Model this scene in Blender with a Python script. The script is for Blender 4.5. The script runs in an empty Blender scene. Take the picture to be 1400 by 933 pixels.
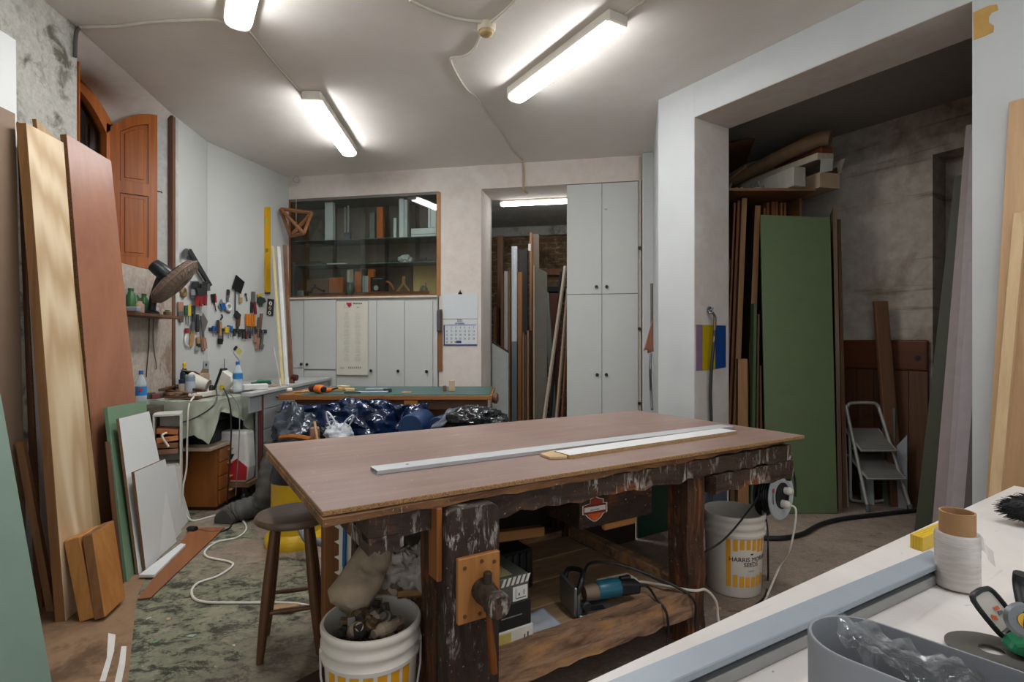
import bpy, bmesh, math, random
from mathutils import Vector as V, Matrix, noise
random.seed(7)
PI = math.pi
C = bpy.context.scene.collection
CAMZ, FOC, CX, CY = 1.36, 750.0, 700.0, 466.5

# ---------------------------------------------------------------- measuring
def D(px, py, Y):            # point seen at a pixel of the photograph, Y metres in front of the camera
    return V(((px-CX)/FOC*Y, Y, CAMZ+(CY-py)/FOC*Y))
def H(px, py, z=0.0):        # ... at height z
    return D(px, py, (CAMZ-z)*FOC/(py-CY))
def PL(px, py, p0, n):       # ... on a plane
    d = V(((px-CX)/FOC, 1, (CY-py)/FOC)); o = V((0, 0, CAMZ))
    return o + d*((p0-o).dot(n)/d.dot(n))

class Fr:                    # a vertical reference plane: x along it, y away behind it
    def __init__(s, o, far):
        s.o = V((o[0], o[1], 0)); s.x = (V((far[0], far[1], 0))-s.o); s.L = s.x.length; s.x.normalize()
        s.y = V((-s.x.y, s.x.x, 0))
        s.M = Matrix(((s.x.x, s.y.x, 0, s.o.x), (s.x.y, s.y.y, 0, s.o.y), (0, 0, 1, 0), (0, 0, 0, 1)))
    def pt(s, a, b, z): return s.o+s.x*a+s.y*b+V((0, 0, z))
    def at(s, px, py, t=0.0): return PL(px, py, s.o+s.y*t, s.y)
    def sz(s, px, py, t=0.0):
        q = s.at(px, py, t); return (q-s.o).dot(s.x), q.z
    def rng(s, x0, x1, y0, y1, t):
        xm, ym = (x0+x1)/2, (y0+y1)/2
        return s.sz(x0, ym, t)[0], s.sz(x1, ym, t)[0], s.sz(xm, y1, t)[1], s.sz(xm, y0, t)[1]

# ---------------------------------------------------------------- mesh builder
class MB:
    def __init__(s, M=None): s.v = []; s.f = []; s.mi = []; s.M = M
    def add(s, vs, fs, mi=0):
        b = len(s.v)
        s.v += [(s.M @ V(q) if s.M else V(q)) for q in vs]
        s.f += [tuple(b+i for i in f) for f in fs]; s.mi += [mi]*len(fs); return s
    def hexa(s, q, mi=0, mi2=None):       # q: front bl br tr tl, back bl br tr tl
        s.add(q, [(0, 1, 2, 3)], mi)
        b = len(s.v)-8
        fs = [(7, 6, 5, 4), (0, 4, 5, 1), (1, 5, 6, 2), (2, 6, 7, 3), (3, 7, 4, 0)]
        m2 = mi if mi2 is None else mi2
        s.f += [tuple(b+i for i in f) for f in fs]; s.mi += [mi]+[m2]*4; return s
    def box(s, x0, x1, y0, y1, z0, z1, mi=0, mi2=None):
        return s.hexa([(x0, y0, z0), (x1, y0, z0), (x1, y0, z1), (x0, y0, z1), (x0, y1, z0), (x1, y1, z0), (x1, y1, z1), (x0, y1, z1)], mi, mi2)
    def slab(s, x0, x1, y0, y1, z0, z1, mi=0, mi2=1):      # a sheet: mi on its two faces, mi2 on the edges
        return s.prism([(x0, y0, z1), (x1, y0, z1), (x1, y1, z1), (x0, y1, z1)], (0, 0, z0-z1), mi, mi2)
    def cbox(s, c, d, R=None, mi=0):
        q = [V((sx*d[0]/2, sy*d[1]/2, sz*d[2]/2)) for (sx, sy, sz) in ((-1,-1,-1),(1,-1,-1),(1,-1,1),(-1,-1,1),(-1,1,-1),(1,1,-1),(1,1,1),(-1,1,1))]
        if R is not None: q = [R @ p for p in q]
        return s.hexa([V(c)+p for p in q], mi)
    def prism(s, pts, d, mi=0, mi2=None):
        n = len(pts); d = V(d); pts = [V(p) for p in pts]
        s.add(pts+[p+d for p in pts], [tuple(range(n)), tuple(range(2*n-1, n-1, -1))], mi)
        b = len(s.v)-2*n
        s.f += [(b+i, b+n+i, b+n+(i+1) % n, b+(i+1) % n) for i in range(n)]; s.mi += [mi if mi2 is None else mi2]*n; return s
    def tube(s, pts, r, n=8, mi=0, closed=False, flat=1.0):
        pts = [V(p) for p in pts]; m = len(pts)
        rs = r if isinstance(r, (list, tuple)) else [r]*m
        vs = []; fs = []; up = None
        for i, p in enumerate(pts):
            a = pts[(i-1) % m] if (closed or i > 0) else p
            b = pts[(i+1) % m] if (closed or i < m-1) else p
            t = (b-a)
            t = t.normalized() if t.length > 1e-9 else V((0, 0, 1))
            if up is None:
                up = V((0, 0, 1)) if abs(t.z) < .9 else V((1, 0, 0))
            up = (up-t*up.dot(t))
            up = up.normalized() if up.length > 1e-6 else t.orthogonal().normalized()
            sd = t.cross(up)
            for k in range(n):
                an = 2*PI*k/n
                vs.append(p+(sd*math.cos(an)+up*math.sin(an)*flat)*rs[i])
        for i in range(m if closed else m-1):
            j = (i+1) % m
            for k in range(n): fs.append((i*n+k, i*n+(k+1) % n, j*n+(k+1) % n, j*n+k))
        if not closed: fs += [tuple(range(n-1, -1, -1)), tuple((m-1)*n+k for k in range(n))]
        return s.add(vs, fs, mi)
    def cyl(s, a, b, r, r2=None, n=16, mi=0): return s.tube([a, b], [r, r if r2 is None else r2], n, mi)
    def lathe(s, prof, c=(0, 0, 0), ax=(0, 0, 1), n=24, mi=0, cap=True):
        ax = V(ax).normalized(); x = ax.orthogonal().normalized() if abs(ax.z) < .999 else V((1, 0, 0)); y = ax.cross(x); c = V(c)
        vs = []; fs = []; m = len(prof)
        for r, z in prof:
            for k in range(n):
                a = 2*PI*k/n; vs.append(c+ax*z+(x*math.cos(a)+y*math.sin(a))*max(r, 1e-4))
        for i in range(m-1):
            for k in range(n): fs.append((i*n+k, i*n+(k+1) % n, (i+1)*n+(k+1) % n, (i+1)*n+k))
        if cap: fs += [tuple(range(n-1, -1, -1)), tuple((m-1)*n+k for k in range(n))]
        return s.add(vs, fs, mi)
    def ell(s, c, r, nu=16, nv=10, fn=None, mi=0, R=None):
        vs = [];
        for j in range(nv+1):
            th = PI*j/nv
            for i in range(nu):
                ph = 2*PI*i/nu
                d = V((math.sin(th)*math.cos(ph), math.sin(th)*math.sin(ph), math.cos(th)))
                k = fn(d) if fn else 1.0
                p = V((d.x*r[0]*k, d.y*r[1]*k, d.z*r[2]*k))
                if R is not None: p = R @ p
                vs.append(V(c)+p)
        fs = [(j*nu+i, (j+1)*nu+i, (j+1)*nu+(i+1) % nu, j*nu+(i+1) % nu) for j in range(nv) for i in range(nu)]
        return s.add(vs, fs, mi)
    def grid(s, fn, nu, nv, mi=0, th=None):
        vs = [V(fn(i/nu, j/nv)) for j in range(nv+1) for i in range(nu+1)]
        fs = [(j*(nu+1)+i, j*(nu+1)+i+1, (j+1)*(nu+1)+i+1, (j+1)*(nu+1)+i) for j in range(nv) for i in range(nu)]
        s.add(vs, fs, mi)
        return s
    def text(s, t, size, o, xd, yd, mi=0, align='CENTER', wrap=None, ext=0.0):   # raised lettering lying on the plane (xd, yd)
        for (vs, fs) in glyphs(t, align):
            for bx, by in ((-.014, 0), (.014, 0), (0, .012)):      # a bold weight
                q = []
                for p in vs:
                    if wrap: q.append(wrap((p[0]+bx)*size, (p[1]+by)*size))
                    else: q.append(V(o)+V(xd)*((p[0]+bx)*size)+V(yd)*((p[1]+by)*size))
                s.add(q, fs, mi)
        return s
_gc = {}
def glyphs(t, align):
    if (t, align) in _gc: return _gc[(t, align)]
    cu = bpy.data.curves.new('lettering', 'FONT'); cu.body = t; cu.size = 1; cu.align_x = align; cu.resolution_u = 2
    ob = bpy.data.objects.new('lettering', cu); C.objects.link(ob)
    dg = bpy.context.evaluated_depsgraph_get(); me = bpy.data.meshes.new_from_object(ob.evaluated_get(dg))
    r = [([tuple(v.co) for v in me.vertices], [tuple(p.vertices) for p in me.polygons])]
    bpy.data.objects.remove(ob); bpy.data.curves.remove(cu); bpy.data.meshes.remove(me)
    _gc[(t, align)] = r; return r

def cr(pts, k=6, closed=False):          # smooth curve through points
    pts = [V(p) for p in pts]; n = len(pts); out = []
    for i in range(n if closed else n-1):
        p0 = pts[(i-1) % n] if (closed or i > 0) else pts[0]; p1 = pts[i]; p2 = pts[(i+1) % n]
        p3 = pts[(i+2) % n] if (closed or i+2 < n) else pts[-1]
        for j in range(k):
            t = j/k
            out.append(.5*((2*p1)+(p2-p0)*t+(2*p0-5*p1+4*p2-p3)*t*t+(3*p1-p0-3*p2+p3)*t**3))
    if not closed: out.append(pts[-1])
    return out

# ---------------------------------------------------------------- objects
def mesh_obj(name, mb, mats, origin=None, bevel=0, smooth=False, seg=1, solid=0, sub=0, recalc=True):
    me = bpy.data.meshes.new(name)
    if origin is None:
        xs = [p.x for p in mb.v]; ys = [p.y for p in mb.v]; zs = [p.z for p in mb.v]
        origin = V(((min(xs)+max(xs))/2, (min(ys)+max(ys))/2, min(zs)))
    me.from_pydata([tuple(p-origin) for p in mb.v], [], mb.f)
    ms = mats if isinstance(mats, (list, tuple)) else [mats]
    for m in ms: me.materials.append(m)
    for p, i in zip(me.polygons, mb.mi): p.material_index = i
    if recalc:
        bm = bmesh.new(); bm.from_mesh(me); bmesh.ops.recalc_face_normals(bm, faces=bm.faces); bm.to_mesh(me); bm.free()
    me.update()
    if smooth:
        for p in me.polygons: p.use_smooth = True
        me.set_sharp_from_angle(angle=math.radians(40 if smooth is True else smooth))
    o = bpy.data.objects.new(name, me); C.objects.link(o); o.location = origin
    if solid:
        md = o.modifiers.new('thickness', 'SOLIDIFY'); md.thickness = solid; md.offset = 0
    if sub:
        md = o.modifiers.new('subdivision', 'SUBSURF'); md.levels = sub; md.render_levels = sub
    if bevel:
        md = o.modifiers.new('bevel', 'BEVEL'); md.width = bevel; md.segments = seg; md.limit_method = 'ANGLE'; md.angle_limit = math.radians(40)
    return o
def tag(o, label, cat, group=None, kind=None):
    o['label'] = label; o['category'] = cat
    if group: o['group'] = group
    if kind: o['kind'] = kind
    return o
def T(name, label, cat, loc, group=None):
    o = bpy.data.objects.new(name, None); C.objects.link(o); o.location = V(loc); o.empty_display_size = .05
    return tag(o, label, cat, group)
def wl(o):
    q = V(o.location)
    while o.parent: o = o.parent; q = q+V(o.location)
    return q
def P(name, mb, mats, par, label=None, **k):
    w = wl(par)
    o = mesh_obj(name, mb, mats, **k); o.parent = par; o.location = V(o.location)-w
    if label: o['label'] = label
    return o
def O(name, mb, mats, label, cat, group=None, **k): return tag(mesh_obj(name, mb, mats, **k), label, cat, group)
def S(name, mb, mats, **k):
    o = mesh_obj(name, mb, mats, origin=V((0, 0, 0)), **k); o['kind'] = 'structure'; return o

# ---------------------------------------------------------------- materials
def lin(h):
    if not isinstance(h, str): return tuple(h)+(1,) if len(h) == 3 else h
    c = [int(h[i:i+2], 16)/255 for i in (0, 2, 4)]
    return tuple((x/12.92 if x <= .04045 else ((x+.055)/1.055)**2.4) for x in c)+(1,)
class NT:
    def __init__(s, name):
        s.m = bpy.data.materials.new(name); s.m.use_nodes = True; s.t = s.m.node_tree
        s.b = s.t.nodes['Principled BSDF']; s.co = s.t.nodes.new('ShaderNodeTexCoord').outputs['Object']
    def n(s, k, **a):
        x = s.t.nodes.new('ShaderNode'+k)
        for q, v in a.items():
            if hasattr(x, q) and q not in x.inputs: setattr(x, q, v)
            else: x.inputs[q].default_value = v
        return x
    def l(s, a, b): s.t.links.new(a, b)
    def map(s, scale=(1, 1, 1), axis=None, co=None):
        co = co or s.co
        if axis is not None:
            R = V(axis).rotation_difference(V((0, 0, 1))).to_euler()
            m0 = s.n('Mapping'); m0.inputs['Rotation'].default_value = R; s.l(co, m0.inputs['Vector']); co = m0.outputs[0]
        m = s.n('Mapping'); m.inputs['Scale'].default_value = scale; s.l(co, m.inputs['Vector']); return m.outputs[0]
    def noise(s, co, scale, detail=4, rough=.6, dist=0):
        x = s.n('TexNoise'); x.inputs['Scale'].default_value = scale; x.inputs['Detail'].default_value = detail
        x.inputs['Roughness'].default_value = rough; x.inputs['Distortion'].default_value = dist
        s.l(co, x.inputs['Vector']); return x.outputs[0]
    def ramp(s, f, lo, hi):
        x = s.n('MapRange'); x.inputs[1].default_value = lo; x.inputs[2].default_value = hi; s.l(f, x.inputs[0]); return x.outputs[0]
    def mix(s, f, a, b):
        x = s.n('Mix', data_type='RGBA')
        if isinstance(f, float): x.inputs[0].default_value = f
        else: s.l(f, x.inputs[0])
        for i, c in ((6, a), (7, b)):
            if isinstance(c, (str, tuple, list)): x.inputs[i].default_value = lin(c)
            else: s.l(c, x.inputs[i])
        return x.outputs[2]
    def mul(s, a, b, op='MULTIPLY'):
        x = s.n('Math', operation=op)
        for i, c in ((0, a), (1, b)):
            if isinstance(c, (int, float)): x.inputs[i].default_value = c
            else: s.l(c, x.inputs[i])
        return x.outputs[0]
    def out(s, col, rough=.6, metal=0, bump=None, bs=.2, bd=.01, spec=.4):
        if isinstance(col, (str, tuple, list)): s.b.inputs['Base Color'].default_value = lin(col)
        else: s.l(col, s.b.inputs['Base Color'])
        s.b.inputs['Roughness'].default_value = rough; s.b.inputs['Metallic'].default_value = metal
        s.b.inputs['Specular IOR Level'].default_value = spec
        if bump is not None:
            x = s.n('Bump'); x.inputs['Strength'].default_value = bs; x.inputs['Distance'].default_value = bd
            s.l(bump, x.inputs['Height']); s.l(x.outputs[0], s.b.inputs['Normal'])
        return s.m
_mc = {}
def mt(h, rough=.6, metal=0, var=.12, vs=14, bump=.0, name=None, spec=.4):   # a plain coloured surface with a little unevenness
    key = (h, rough, metal, var, vs, bump)
    if key in _mc: return _mc[key]
    t = NT(name or 'surface '+h)
    c = lin(h); c2 = tuple(x*(1-var) for x in c[:3])+(1,)
    f = t.noise(t.co, vs, 5, .65)
    m = t.out(t.mix(t.ramp(f, .35, .7), c, c2), rough, metal, f if bump else None, bump, .004, spec)
    _mc[key] = m; return m
def wood(c1, c2, axis=(0, 0, 1), sc=9, st=.05, rough=.55, dark=None, knots=False, name='wood', con=(.3, .7), bump=.05):
    key = ('w', c1, c2, tuple(axis), sc, st, rough, dark, con)
    if key in _mc: return _mc[key]
    t = NT(name+' '+c1)
    co = t.map((sc, sc, sc*st), axis)
    f = t.noise(co, 1.3, 5, .6, .8)
    g = t.noise(t.map((sc*9, sc*9, sc*st*4), axis), 1.0, 3, .6)
    col = t.mix(t.ramp(f, *con), c1, c2)
    col = t.mix(t.mul(t.ramp(g, .45, .75), .35), col, dark or c2)
    m = t.out(col, rough, 0, g, bump, .003); _mc[key] = m; return m
def chip(c1='b08a5c', c2='7d5a36', sc=190):
    key = ('chip', c1, c2, sc)
    if key in _mc: return _mc[key]
    t = NT('chipboard edge '+c1); f = t.noise(t.co, sc, 4, .7)
    m = t.out(t.mix(t.ramp(f, .38, .62), c1, c2), .85, 0, f, .5, .003); _mc[key] = m; return m
def glass(h='ffffff', rough=0.0, name='glass', ior=1.45, alpha=None):
    t = NT(name); t.b.inputs['Transmission Weight'].default_value = 1; t.b.inputs['IOR'].default_value = ior
    return t.out(h, rough, 0)
def film(h, alpha, rough=.2, name='thin clear plastic', spec=.5, streak=0):
    t = NT(name)
    t.b.inputs['Alpha'].default_value = alpha
    if streak:
        f = t.noise(t.co, streak, 4, .6, 1.0); a = t.ramp(f, .42, .66)
        t.l(t.mul(t.mul(a, .55), alpha, 'ADD'), t.b.inputs['Alpha'])
    return t.out(h, rough, 0, spec=spec)
def emis(h, s, name='lamp light'):
    t = NT(name); t.b.inputs['Emission Color'].default_value = lin(h); t.b.inputs['Emission Strength'].default_value = s
    return t.out('ffffff', .4)

def pane(tint='eef2f0', dirt=0.0, name='glass pane', ior=1.5):      # thin window glass: clear, mirrors a little at glancing angles
    t = NT(name); t.t.nodes.remove(t.b); o = t.t.nodes['Material Output']
    fr = t.n('Fresnel'); fr.inputs[0].default_value = ior; tr = t.n('BsdfTransparent'); tr.inputs[0].default_value = lin(tint)
    gl = t.n('BsdfGlossy'); gl.inputs['Roughness'].default_value = .03; mx = t.n('MixShader'); t.l(fr.outputs[0], mx.inputs[0]); t.l(tr.outputs[0], mx.inputs[1]); t.l(gl.outputs[0], mx.inputs[2])
    last = mx
    if dirt:
        df = t.n('BsdfDiffuse'); df.inputs[0].default_value = lin('a9aaa2'); m2 = t.n('MixShader'); f = t.noise(t.co, 3, 5, .6); t.l(t.mul(t.ramp(f, .3, .8), dirt), m2.inputs[0]); t.l(mx.outputs[0], m2.inputs[1]); t.l(df.outputs[0], m2.inputs[2]); last = m2
    t.l(last.outputs[0], o.inputs['Surface']); return t.m
# ================================================================ frames of the place
BM = Fr((-2.727, 6.70), (1.378, 5.906))       # back wall
OM = Fr((1.215, 4.55), (1.754, 3.708))        # wall with the big opening on the right
LW1 = Fr((-3.049, 5.484), (-2.727, 6.70))     # white panel, far half
LW2 = Fr((-2.99, 4.854), (-3.049, 5.484))     # white panel, near half
LWN = Fr((-2.764, 3.484), (-2.99, 4.854))     # plaster under the window
LW0 = Fr((-2.42, -2.0), (-2.764, 3.484))      # rough wall near the camera
CEIL = 3.36; BEAM = 3.09
UX = V((.8515, .5243, 0)); UY = V((-.5243, .8515, 0))
TF = Fr((-.5395, 1.559), (-.5395+.8515, 1.559+.5243))   # the long workbench: a along the front edge, b to the back
AX = tuple(UX); AY = tuple(UY); AZ = (0, 0, 1)

# ================================================================ materials of the place
def plaster_mat(name, c1, c2, c3, s1=2.2, lo=.5, hi=.66, bump=.25, rough=.9, streak=False):
    t = NT(name); f = t.noise(t.co, s1, 8, .68, .4); g = t.noise(t.co, s1*6, 5, .7)
    k = t.noise(t.map((1, 1, .6)), s1*.55, 4, .6)
    col = t.mix(t.ramp(g, .35, .75), c1, c2)
    col = t.mix(t.mul(t.ramp(f, lo, hi), t.ramp(k, .38, .6)), col, c3)
    if streak:
        h = t.noise(t.map((.6, .6, 9)), 1.0, 5, .7, .3); col = t.mix(t.mul(t.ramp(h, .56, .70), .75), col, streak)
    return t.out(col, rough, 0, g, bump, .01, .2)
m_white = mt('b7b9b8', .7, var=.05, vs=3, name='white paint')
m_pink = plaster_mat('pinkish plaster', 'cdc4bc', 'c3b6ab', 'd3cfc9', 1.6, .45, .6, .08)
m_ceil = plaster_mat('ceiling paint', 'e6e1db', 'dfd9d2', 'dbd4cc', .6, .4, .7, .03)
m_panel = mt('bfc0bc', .55, var=.04, vs=2, name='white wall panel')
m_rough = plaster_mat('stained old plaster', 'bbb9b1', '9f9c93', '625d50', 5.5, .50, .62, .6)
m_raw = plaster_mat('raw plaster', 'b8aca0', '9d8f82', '7c6253', 4.5, .5, .58, .5)
m_niche = plaster_mat('niche plaster', 'c0b6ae', 'b3a9a0', 'cbc4bd', 2.0, .5, .7, .15)
m_nichew = plaster_mat('whitewashed plaster', 'b5b4b0', 'a4a29d', 'c6c5c0', 4, .5, .6, .5)
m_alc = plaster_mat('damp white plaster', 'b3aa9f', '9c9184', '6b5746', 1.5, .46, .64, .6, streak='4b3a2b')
m_store = None
def brick_mat():
    t = NT('old brick'); b = t.n('TexBrick'); b.inputs['Scale'].default_value = 1.0
    co = t.map((1, 1, 1)); s = t.n('SeparateXYZ'); t.l(co, s.inputs[0]); cb = t.n('CombineXYZ')
    t.l(s.outputs[0], cb.inputs[0]); t.l(s.outputs[2], cb.inputs[1]); t.l(cb.outputs[0], b.inputs['Vector'])
    b.inputs['Brick Width'].default_value = .27; b.inputs['Row Height'].default_value = .085; b.inputs['Mortar Size'].default_value = .012
    b.inputs['Color1'].default_value = lin('7b5f3e'); b.inputs['Color2'].default_value = lin('6b4e33'); b.inputs['Mortar'].default_value = lin('8a7a62')
    f = t.noise(t.co, 7, 6, .7); g = t.noise(t.map((2, 2, 7)), 3, 5, .7)
    col = t.mix(t.mul(t.ramp(f, .35, .6), .85), b.outputs[0], '6f5638'); col = t.mix(t.ramp(g, .56, .62), col, 'a39a8c'); col = t.mix(t.ramp(t.noise(t.co, 3, 6, .7), .52, .64), col, '4a3826')
    return t.out(col, .9, 0, g, .6, .02)
m_brick = brick_mat()
def floor_mat():
    t = NT('worn workshop floor')
    f = t.noise(t.co, 1.3, 6, .62, .5); g = t.noise(t.co, 9, 6, .7, .6); h = t.noise(t.map((1, 3, 1), None), 7, 5, .7, 1.2); k = t.noise(t.co, 60, 3, .6)
    base = t.mix(t.ramp(g, .35, .7), '958577', '7c6d60'); base = t.mix(t.mul(t.ramp(k, .4, .75), .5), base, '63574b')
    base = t.mix(t.mul(t.ramp(h, .58, .68), .7), base, '453c33')
    w1 = t.noise(t.map((1, 1.5, 1)), 7.5, 9, .8, .4); w2 = t.noise(t.co, 38, 4, .7)
    mat = t.mix(t.ramp(g, .35, .65), '8a8972', '6f705d'); mat = t.mix(t.ramp(w1, .49, .56), mat, '37372f'); mat = t.mix(t.mul(t.ramp(w2, .45, .7), .45), mat, '45463c')
    cr_ = t.ramp(t.noise(t.co, 3.1, 6, .7, .8), .56, .62); mat = t.mix(t.mul(cr_, .8), mat, '8e8874')
    s = t.n('SeparateXYZ'); t.l(t.co, s.inputs[0])
    fx = t.mul(t.mul(f, .9), t.mul(s.outputs[0], 1, 'ADD'), 'ADD')          # patchy green-black coating on the left half of the floor
    mx = t.ramp(fx, .85, .15); fy = t.mul(t.mul(f, 1.6), s.outputs[1], 'ADD'); my = t.ramp(fy, 4.3, 3.9)
    t1 = t.mul(mx, my)
    m2 = t.ramp(t.noise(t.co, 2.2, 5, .6, .4), .52, .56); far = t.mul(m2, t.ramp(s.outputs[0], -.6, -.9))
    col = t.mix(t.mul(t1, far, 'MAXIMUM'), base, mat)
    dust = t.noise(t.co, 23, 3, .55); col = t.mix(t.ramp(dust, .735, .75), col, 'b9b2a2')
    return t.out(col, .85, 0, g, .25, .01, .25)
m_floor = floor_mat()
m_edge = mt('6a4a38', .7, name='brown board edge')

# ================================================================ setting
S('floor', MB().box(-5, 6, -2.5, 10, -.2, 0), m_floor)
S('ceiling', MB().box(-3.28, 6, -2.5, 7.2, CEIL, CEIL+.2), m_ceil)
S('wall_back', MB(BM.M).box(-.6, 4.5, 0, .513, BEAM, CEIL), m_pink)
S('wall_back_pier', MB(BM.M).box(1.917, 2.421, 0, .513, 0, BEAM), m_pink)
mb = MB(BM.M)
mb.box(-.6, 1.917, .45, .55, 0, BEAM, 0); mb.box(-.6, -.002, .02, .5, 0, BEAM, 0)
S('wall_back_panel', mb, m_white); S('wall_back_right', MB(BM.M).box(4.205, 4.7, 0, .5, 0, BEAM), m_white)
S('trim_1', MB(BM.M).box(4.203, 4.33, -.1, -.001, 0, CEIL), m_white, bevel=.012)
mb = MB(BM.M)
mb.box(1.3, 5.4, 2.45, 2.6, 0, 3.3); S('wall_store_back', mb, m_brick)
mb = MB(BM.M); mb.box(1.6, 1.8, .513, 2.5, 0, 3.3); mb.box(4.3, 4.5, .513, 2.5, 0, 3.3); mb.box(1.8, 2.421, .45, .52, 0, 3.2)
mb.box(3.39, 4.5, .52, .6, 0, 3.2); S('wall_store_side', mb, m_nichew)
S('ceiling_store', MB(BM.M).box(1.5, 4.6, .513, 2.6, 3.15, 3.3), m_nichew)
S('trim_2', MB(BM.M).box(1.8, 4.4, 2.38, 2.45, 3.0, 3.15), m_rough, bevel=.01)
mb = MB(OM.M)
mb.box(0, .361, 0, .4225, 0, CEIL-.001); mb.box(2.089, 6.6, 0, .4225, 0, CEIL-.001)
mb.box(.361, 2.089, .001, .4225, 3.095, CEIL-.001)
S('wall_right', mb, [m_white])
# inner faces of the opening: bare pinkish render, a skin on the jamb and the soffit
mb = MB(OM.M); mb.box(.3605, .364, .004, .4215, 0, 3.092); mb.box(.3605, 2.089, .004, .4215, 3.092, 3.0955)
S('trim_3', mb, m_pink)
mb = MB(); mb.prism([(1.215, 4.55, 0), (1.505, 5.85, 0), (1.8, 5.8, 0), (1.57, 4.78, 0)], (0, 0, CEIL-.002))
S('wall_column_side', mb, m_white)
mb = MB(OM.M); mb.box(-.9, 1.286, 1.75, 2.2, 0, 3.3); mb.box(1.286, 3.6, 2.0, 2.2, 0, 3.3); mb.box(1.286, 3.6, 1.75, 2.01, 2.86, 3.3)
S('wall_alcove_back', mb, m_alc)
mb = MB(OM.M); mb.box(-.9, -.7, 1.02, 1.8, 0, 3.3); mb.box(3.4, 3.6, .4, 2.2, 0, 3.3)
S('wall_alcove_side', mb, m_alc)
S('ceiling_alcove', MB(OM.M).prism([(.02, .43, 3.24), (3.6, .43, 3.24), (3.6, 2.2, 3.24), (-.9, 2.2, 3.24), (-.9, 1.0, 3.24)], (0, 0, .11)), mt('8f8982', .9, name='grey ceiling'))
# left walls
S('wall_left', MB(LW0.M).box(0, LW0.L, 0, .3, 0, CEIL-.001), m_rough)
mb = MB(LWN.M); mb.box(0, LWN.L, 0, .3, 0, 1.93); S('wall_left_sill', mb, m_raw)
mb = MB(LW2.M); mb.box(0, LW2.L+.02, .03, .3, 0, CEIL-.001); mb.M = LW1.M; mb.box(-.02, LW1.L, .03, .3, 0, CEIL-.001); S('wall_left_rear', mb, m_white)
mb = MB(LW2.M); mb.box(.004, LW2.L, 0, .03, 0, CEIL-.002); mb.M = LW1.M; mb.box(.002, LW1.L, 0, .03, 0, CEIL-.002)
S('wall_left_panel', mb, m_panel)
S('trim_4', MB(LW2.M).box(-.045, .003, -.012, .032, 0, CEIL-.02), m_edge, bevel=.002)
# window niche
WX, WY0, WY1, SPR, RISE = -3.25, 3.55, 4.456, 3.10, .235
def warch(u): return V((WX, WY0+(WY1-WY0)*u, SPR+RISE*(1-(2*u-1)**2)))
def wfront(u): return LWN.pt(LWN.L*u, 0, CEIL-.004)
mb = MB(); mb.grid(lambda u, v: wfront(u).lerp(warch(u), v)+V((0, 0, .0))+V((0, 0, -.05*math.sin(PI*v)*(0 if v in (0, 1) else 1))), 20, 6)
S('ceiling_niche', mb, m_niche, smooth=True)
mb = MB(); a, b = LWN.pt(0, 0, 0), LWN.pt(LWN.L, 0, 0)
for (p, q) in ((a, V((WX, WY0, 0))), (b, V((WX, WY1, 0)))):
    mb.prism([V((p.x, p.y, 1.9)), V((q.x, q.y, 1.9)), V((q.x, q.y, SPR)), V((p.x, p.y, CEIL-.004))], V((0, -.06 if p is a else .06, 0)))
S('wall_niche_side', mb, m_nichew)
S('trim_5', MB().box(-3.75, -3.3, 3.2, 5.0, 1.8, 1.93), m_raw)
S('light_block_outside', MB().box(-3.85, -3.75, 3.0, 5.2, 1.5, 3.5), mt('3d3f40', .9, name='dark facade'))  # dark backing added behind the window to block stray outside light
# arched window: frame, pane and shutters
m_pine = wood('b8661d', '8b4711', AZ, 7, .05, .35, '5d280a', name='varnished pine')
m_pined = mt('3a2212', .5, name='dark wood')
w = T('window_1', 'arched varnished window with its shutters folded back in the niche', 'window', (WX, (WY0+WY1)/2, 1.93)); w['kind'] = 'structure'
def arch_ring(inset, x0, x1, u0=0, u1=1, w_=.07, n=18, zb=1.94, stiles=True):
    mb = MB(); ys = (WY1-WY0)
    def arc(i_):
        return [V((0, WY0+i_+(ys-2*i_)*k/n, SPR-i_+RISE*(1-(2*k/n-1)**2))) for k in range(n+1)]
    A, B = arc(inset), arc(inset+w_)
    for k in range(n):
        q = [A[k], A[k+1], B[k+1], B[k]]
        mb.hexa([V((x1, p.y, p.z)) for p in q]+[V((x0, p.y, p.z)) for p in q])
    if stiles:
        mb.box(x0, x1, WY0+inset, WY0+inset+w_, zb, A[0].z); mb.box(x0, x1, WY1-inset-w_, WY1-inset, zb, A[-1].z)
        mb.box(x0, x1, WY0+inset, WY1-inset, zb, zb+w_)
    return mb
P('window_frame', arch_ring(.0, WX-.05, WX+.02, w_=.085), m_pine, w)
mb = MB(); mb.box(WX-.045, WX+.005, (WY0+WY1)/2-.03, (WY0+WY1)/2+.03, 1.95, 3.25); P('mullion', mb, m_pine, w, bevel=.006)
mb = MB(); pts = [V((WX-.025, WY0+.05, 1.98))]+[V((WX-.025, WY0+.05+(WY1-WY0-.1)*k/16, SPR-.05+RISE*(1-(2*k/16-1)**2))) for k in range(17)]+[V((WX-.025, WY1-.05, 1.98))]
mb.prism(pts, (-.004, 0, 0)); P('pane', mb, pane('dfe6e6'), w)
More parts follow.
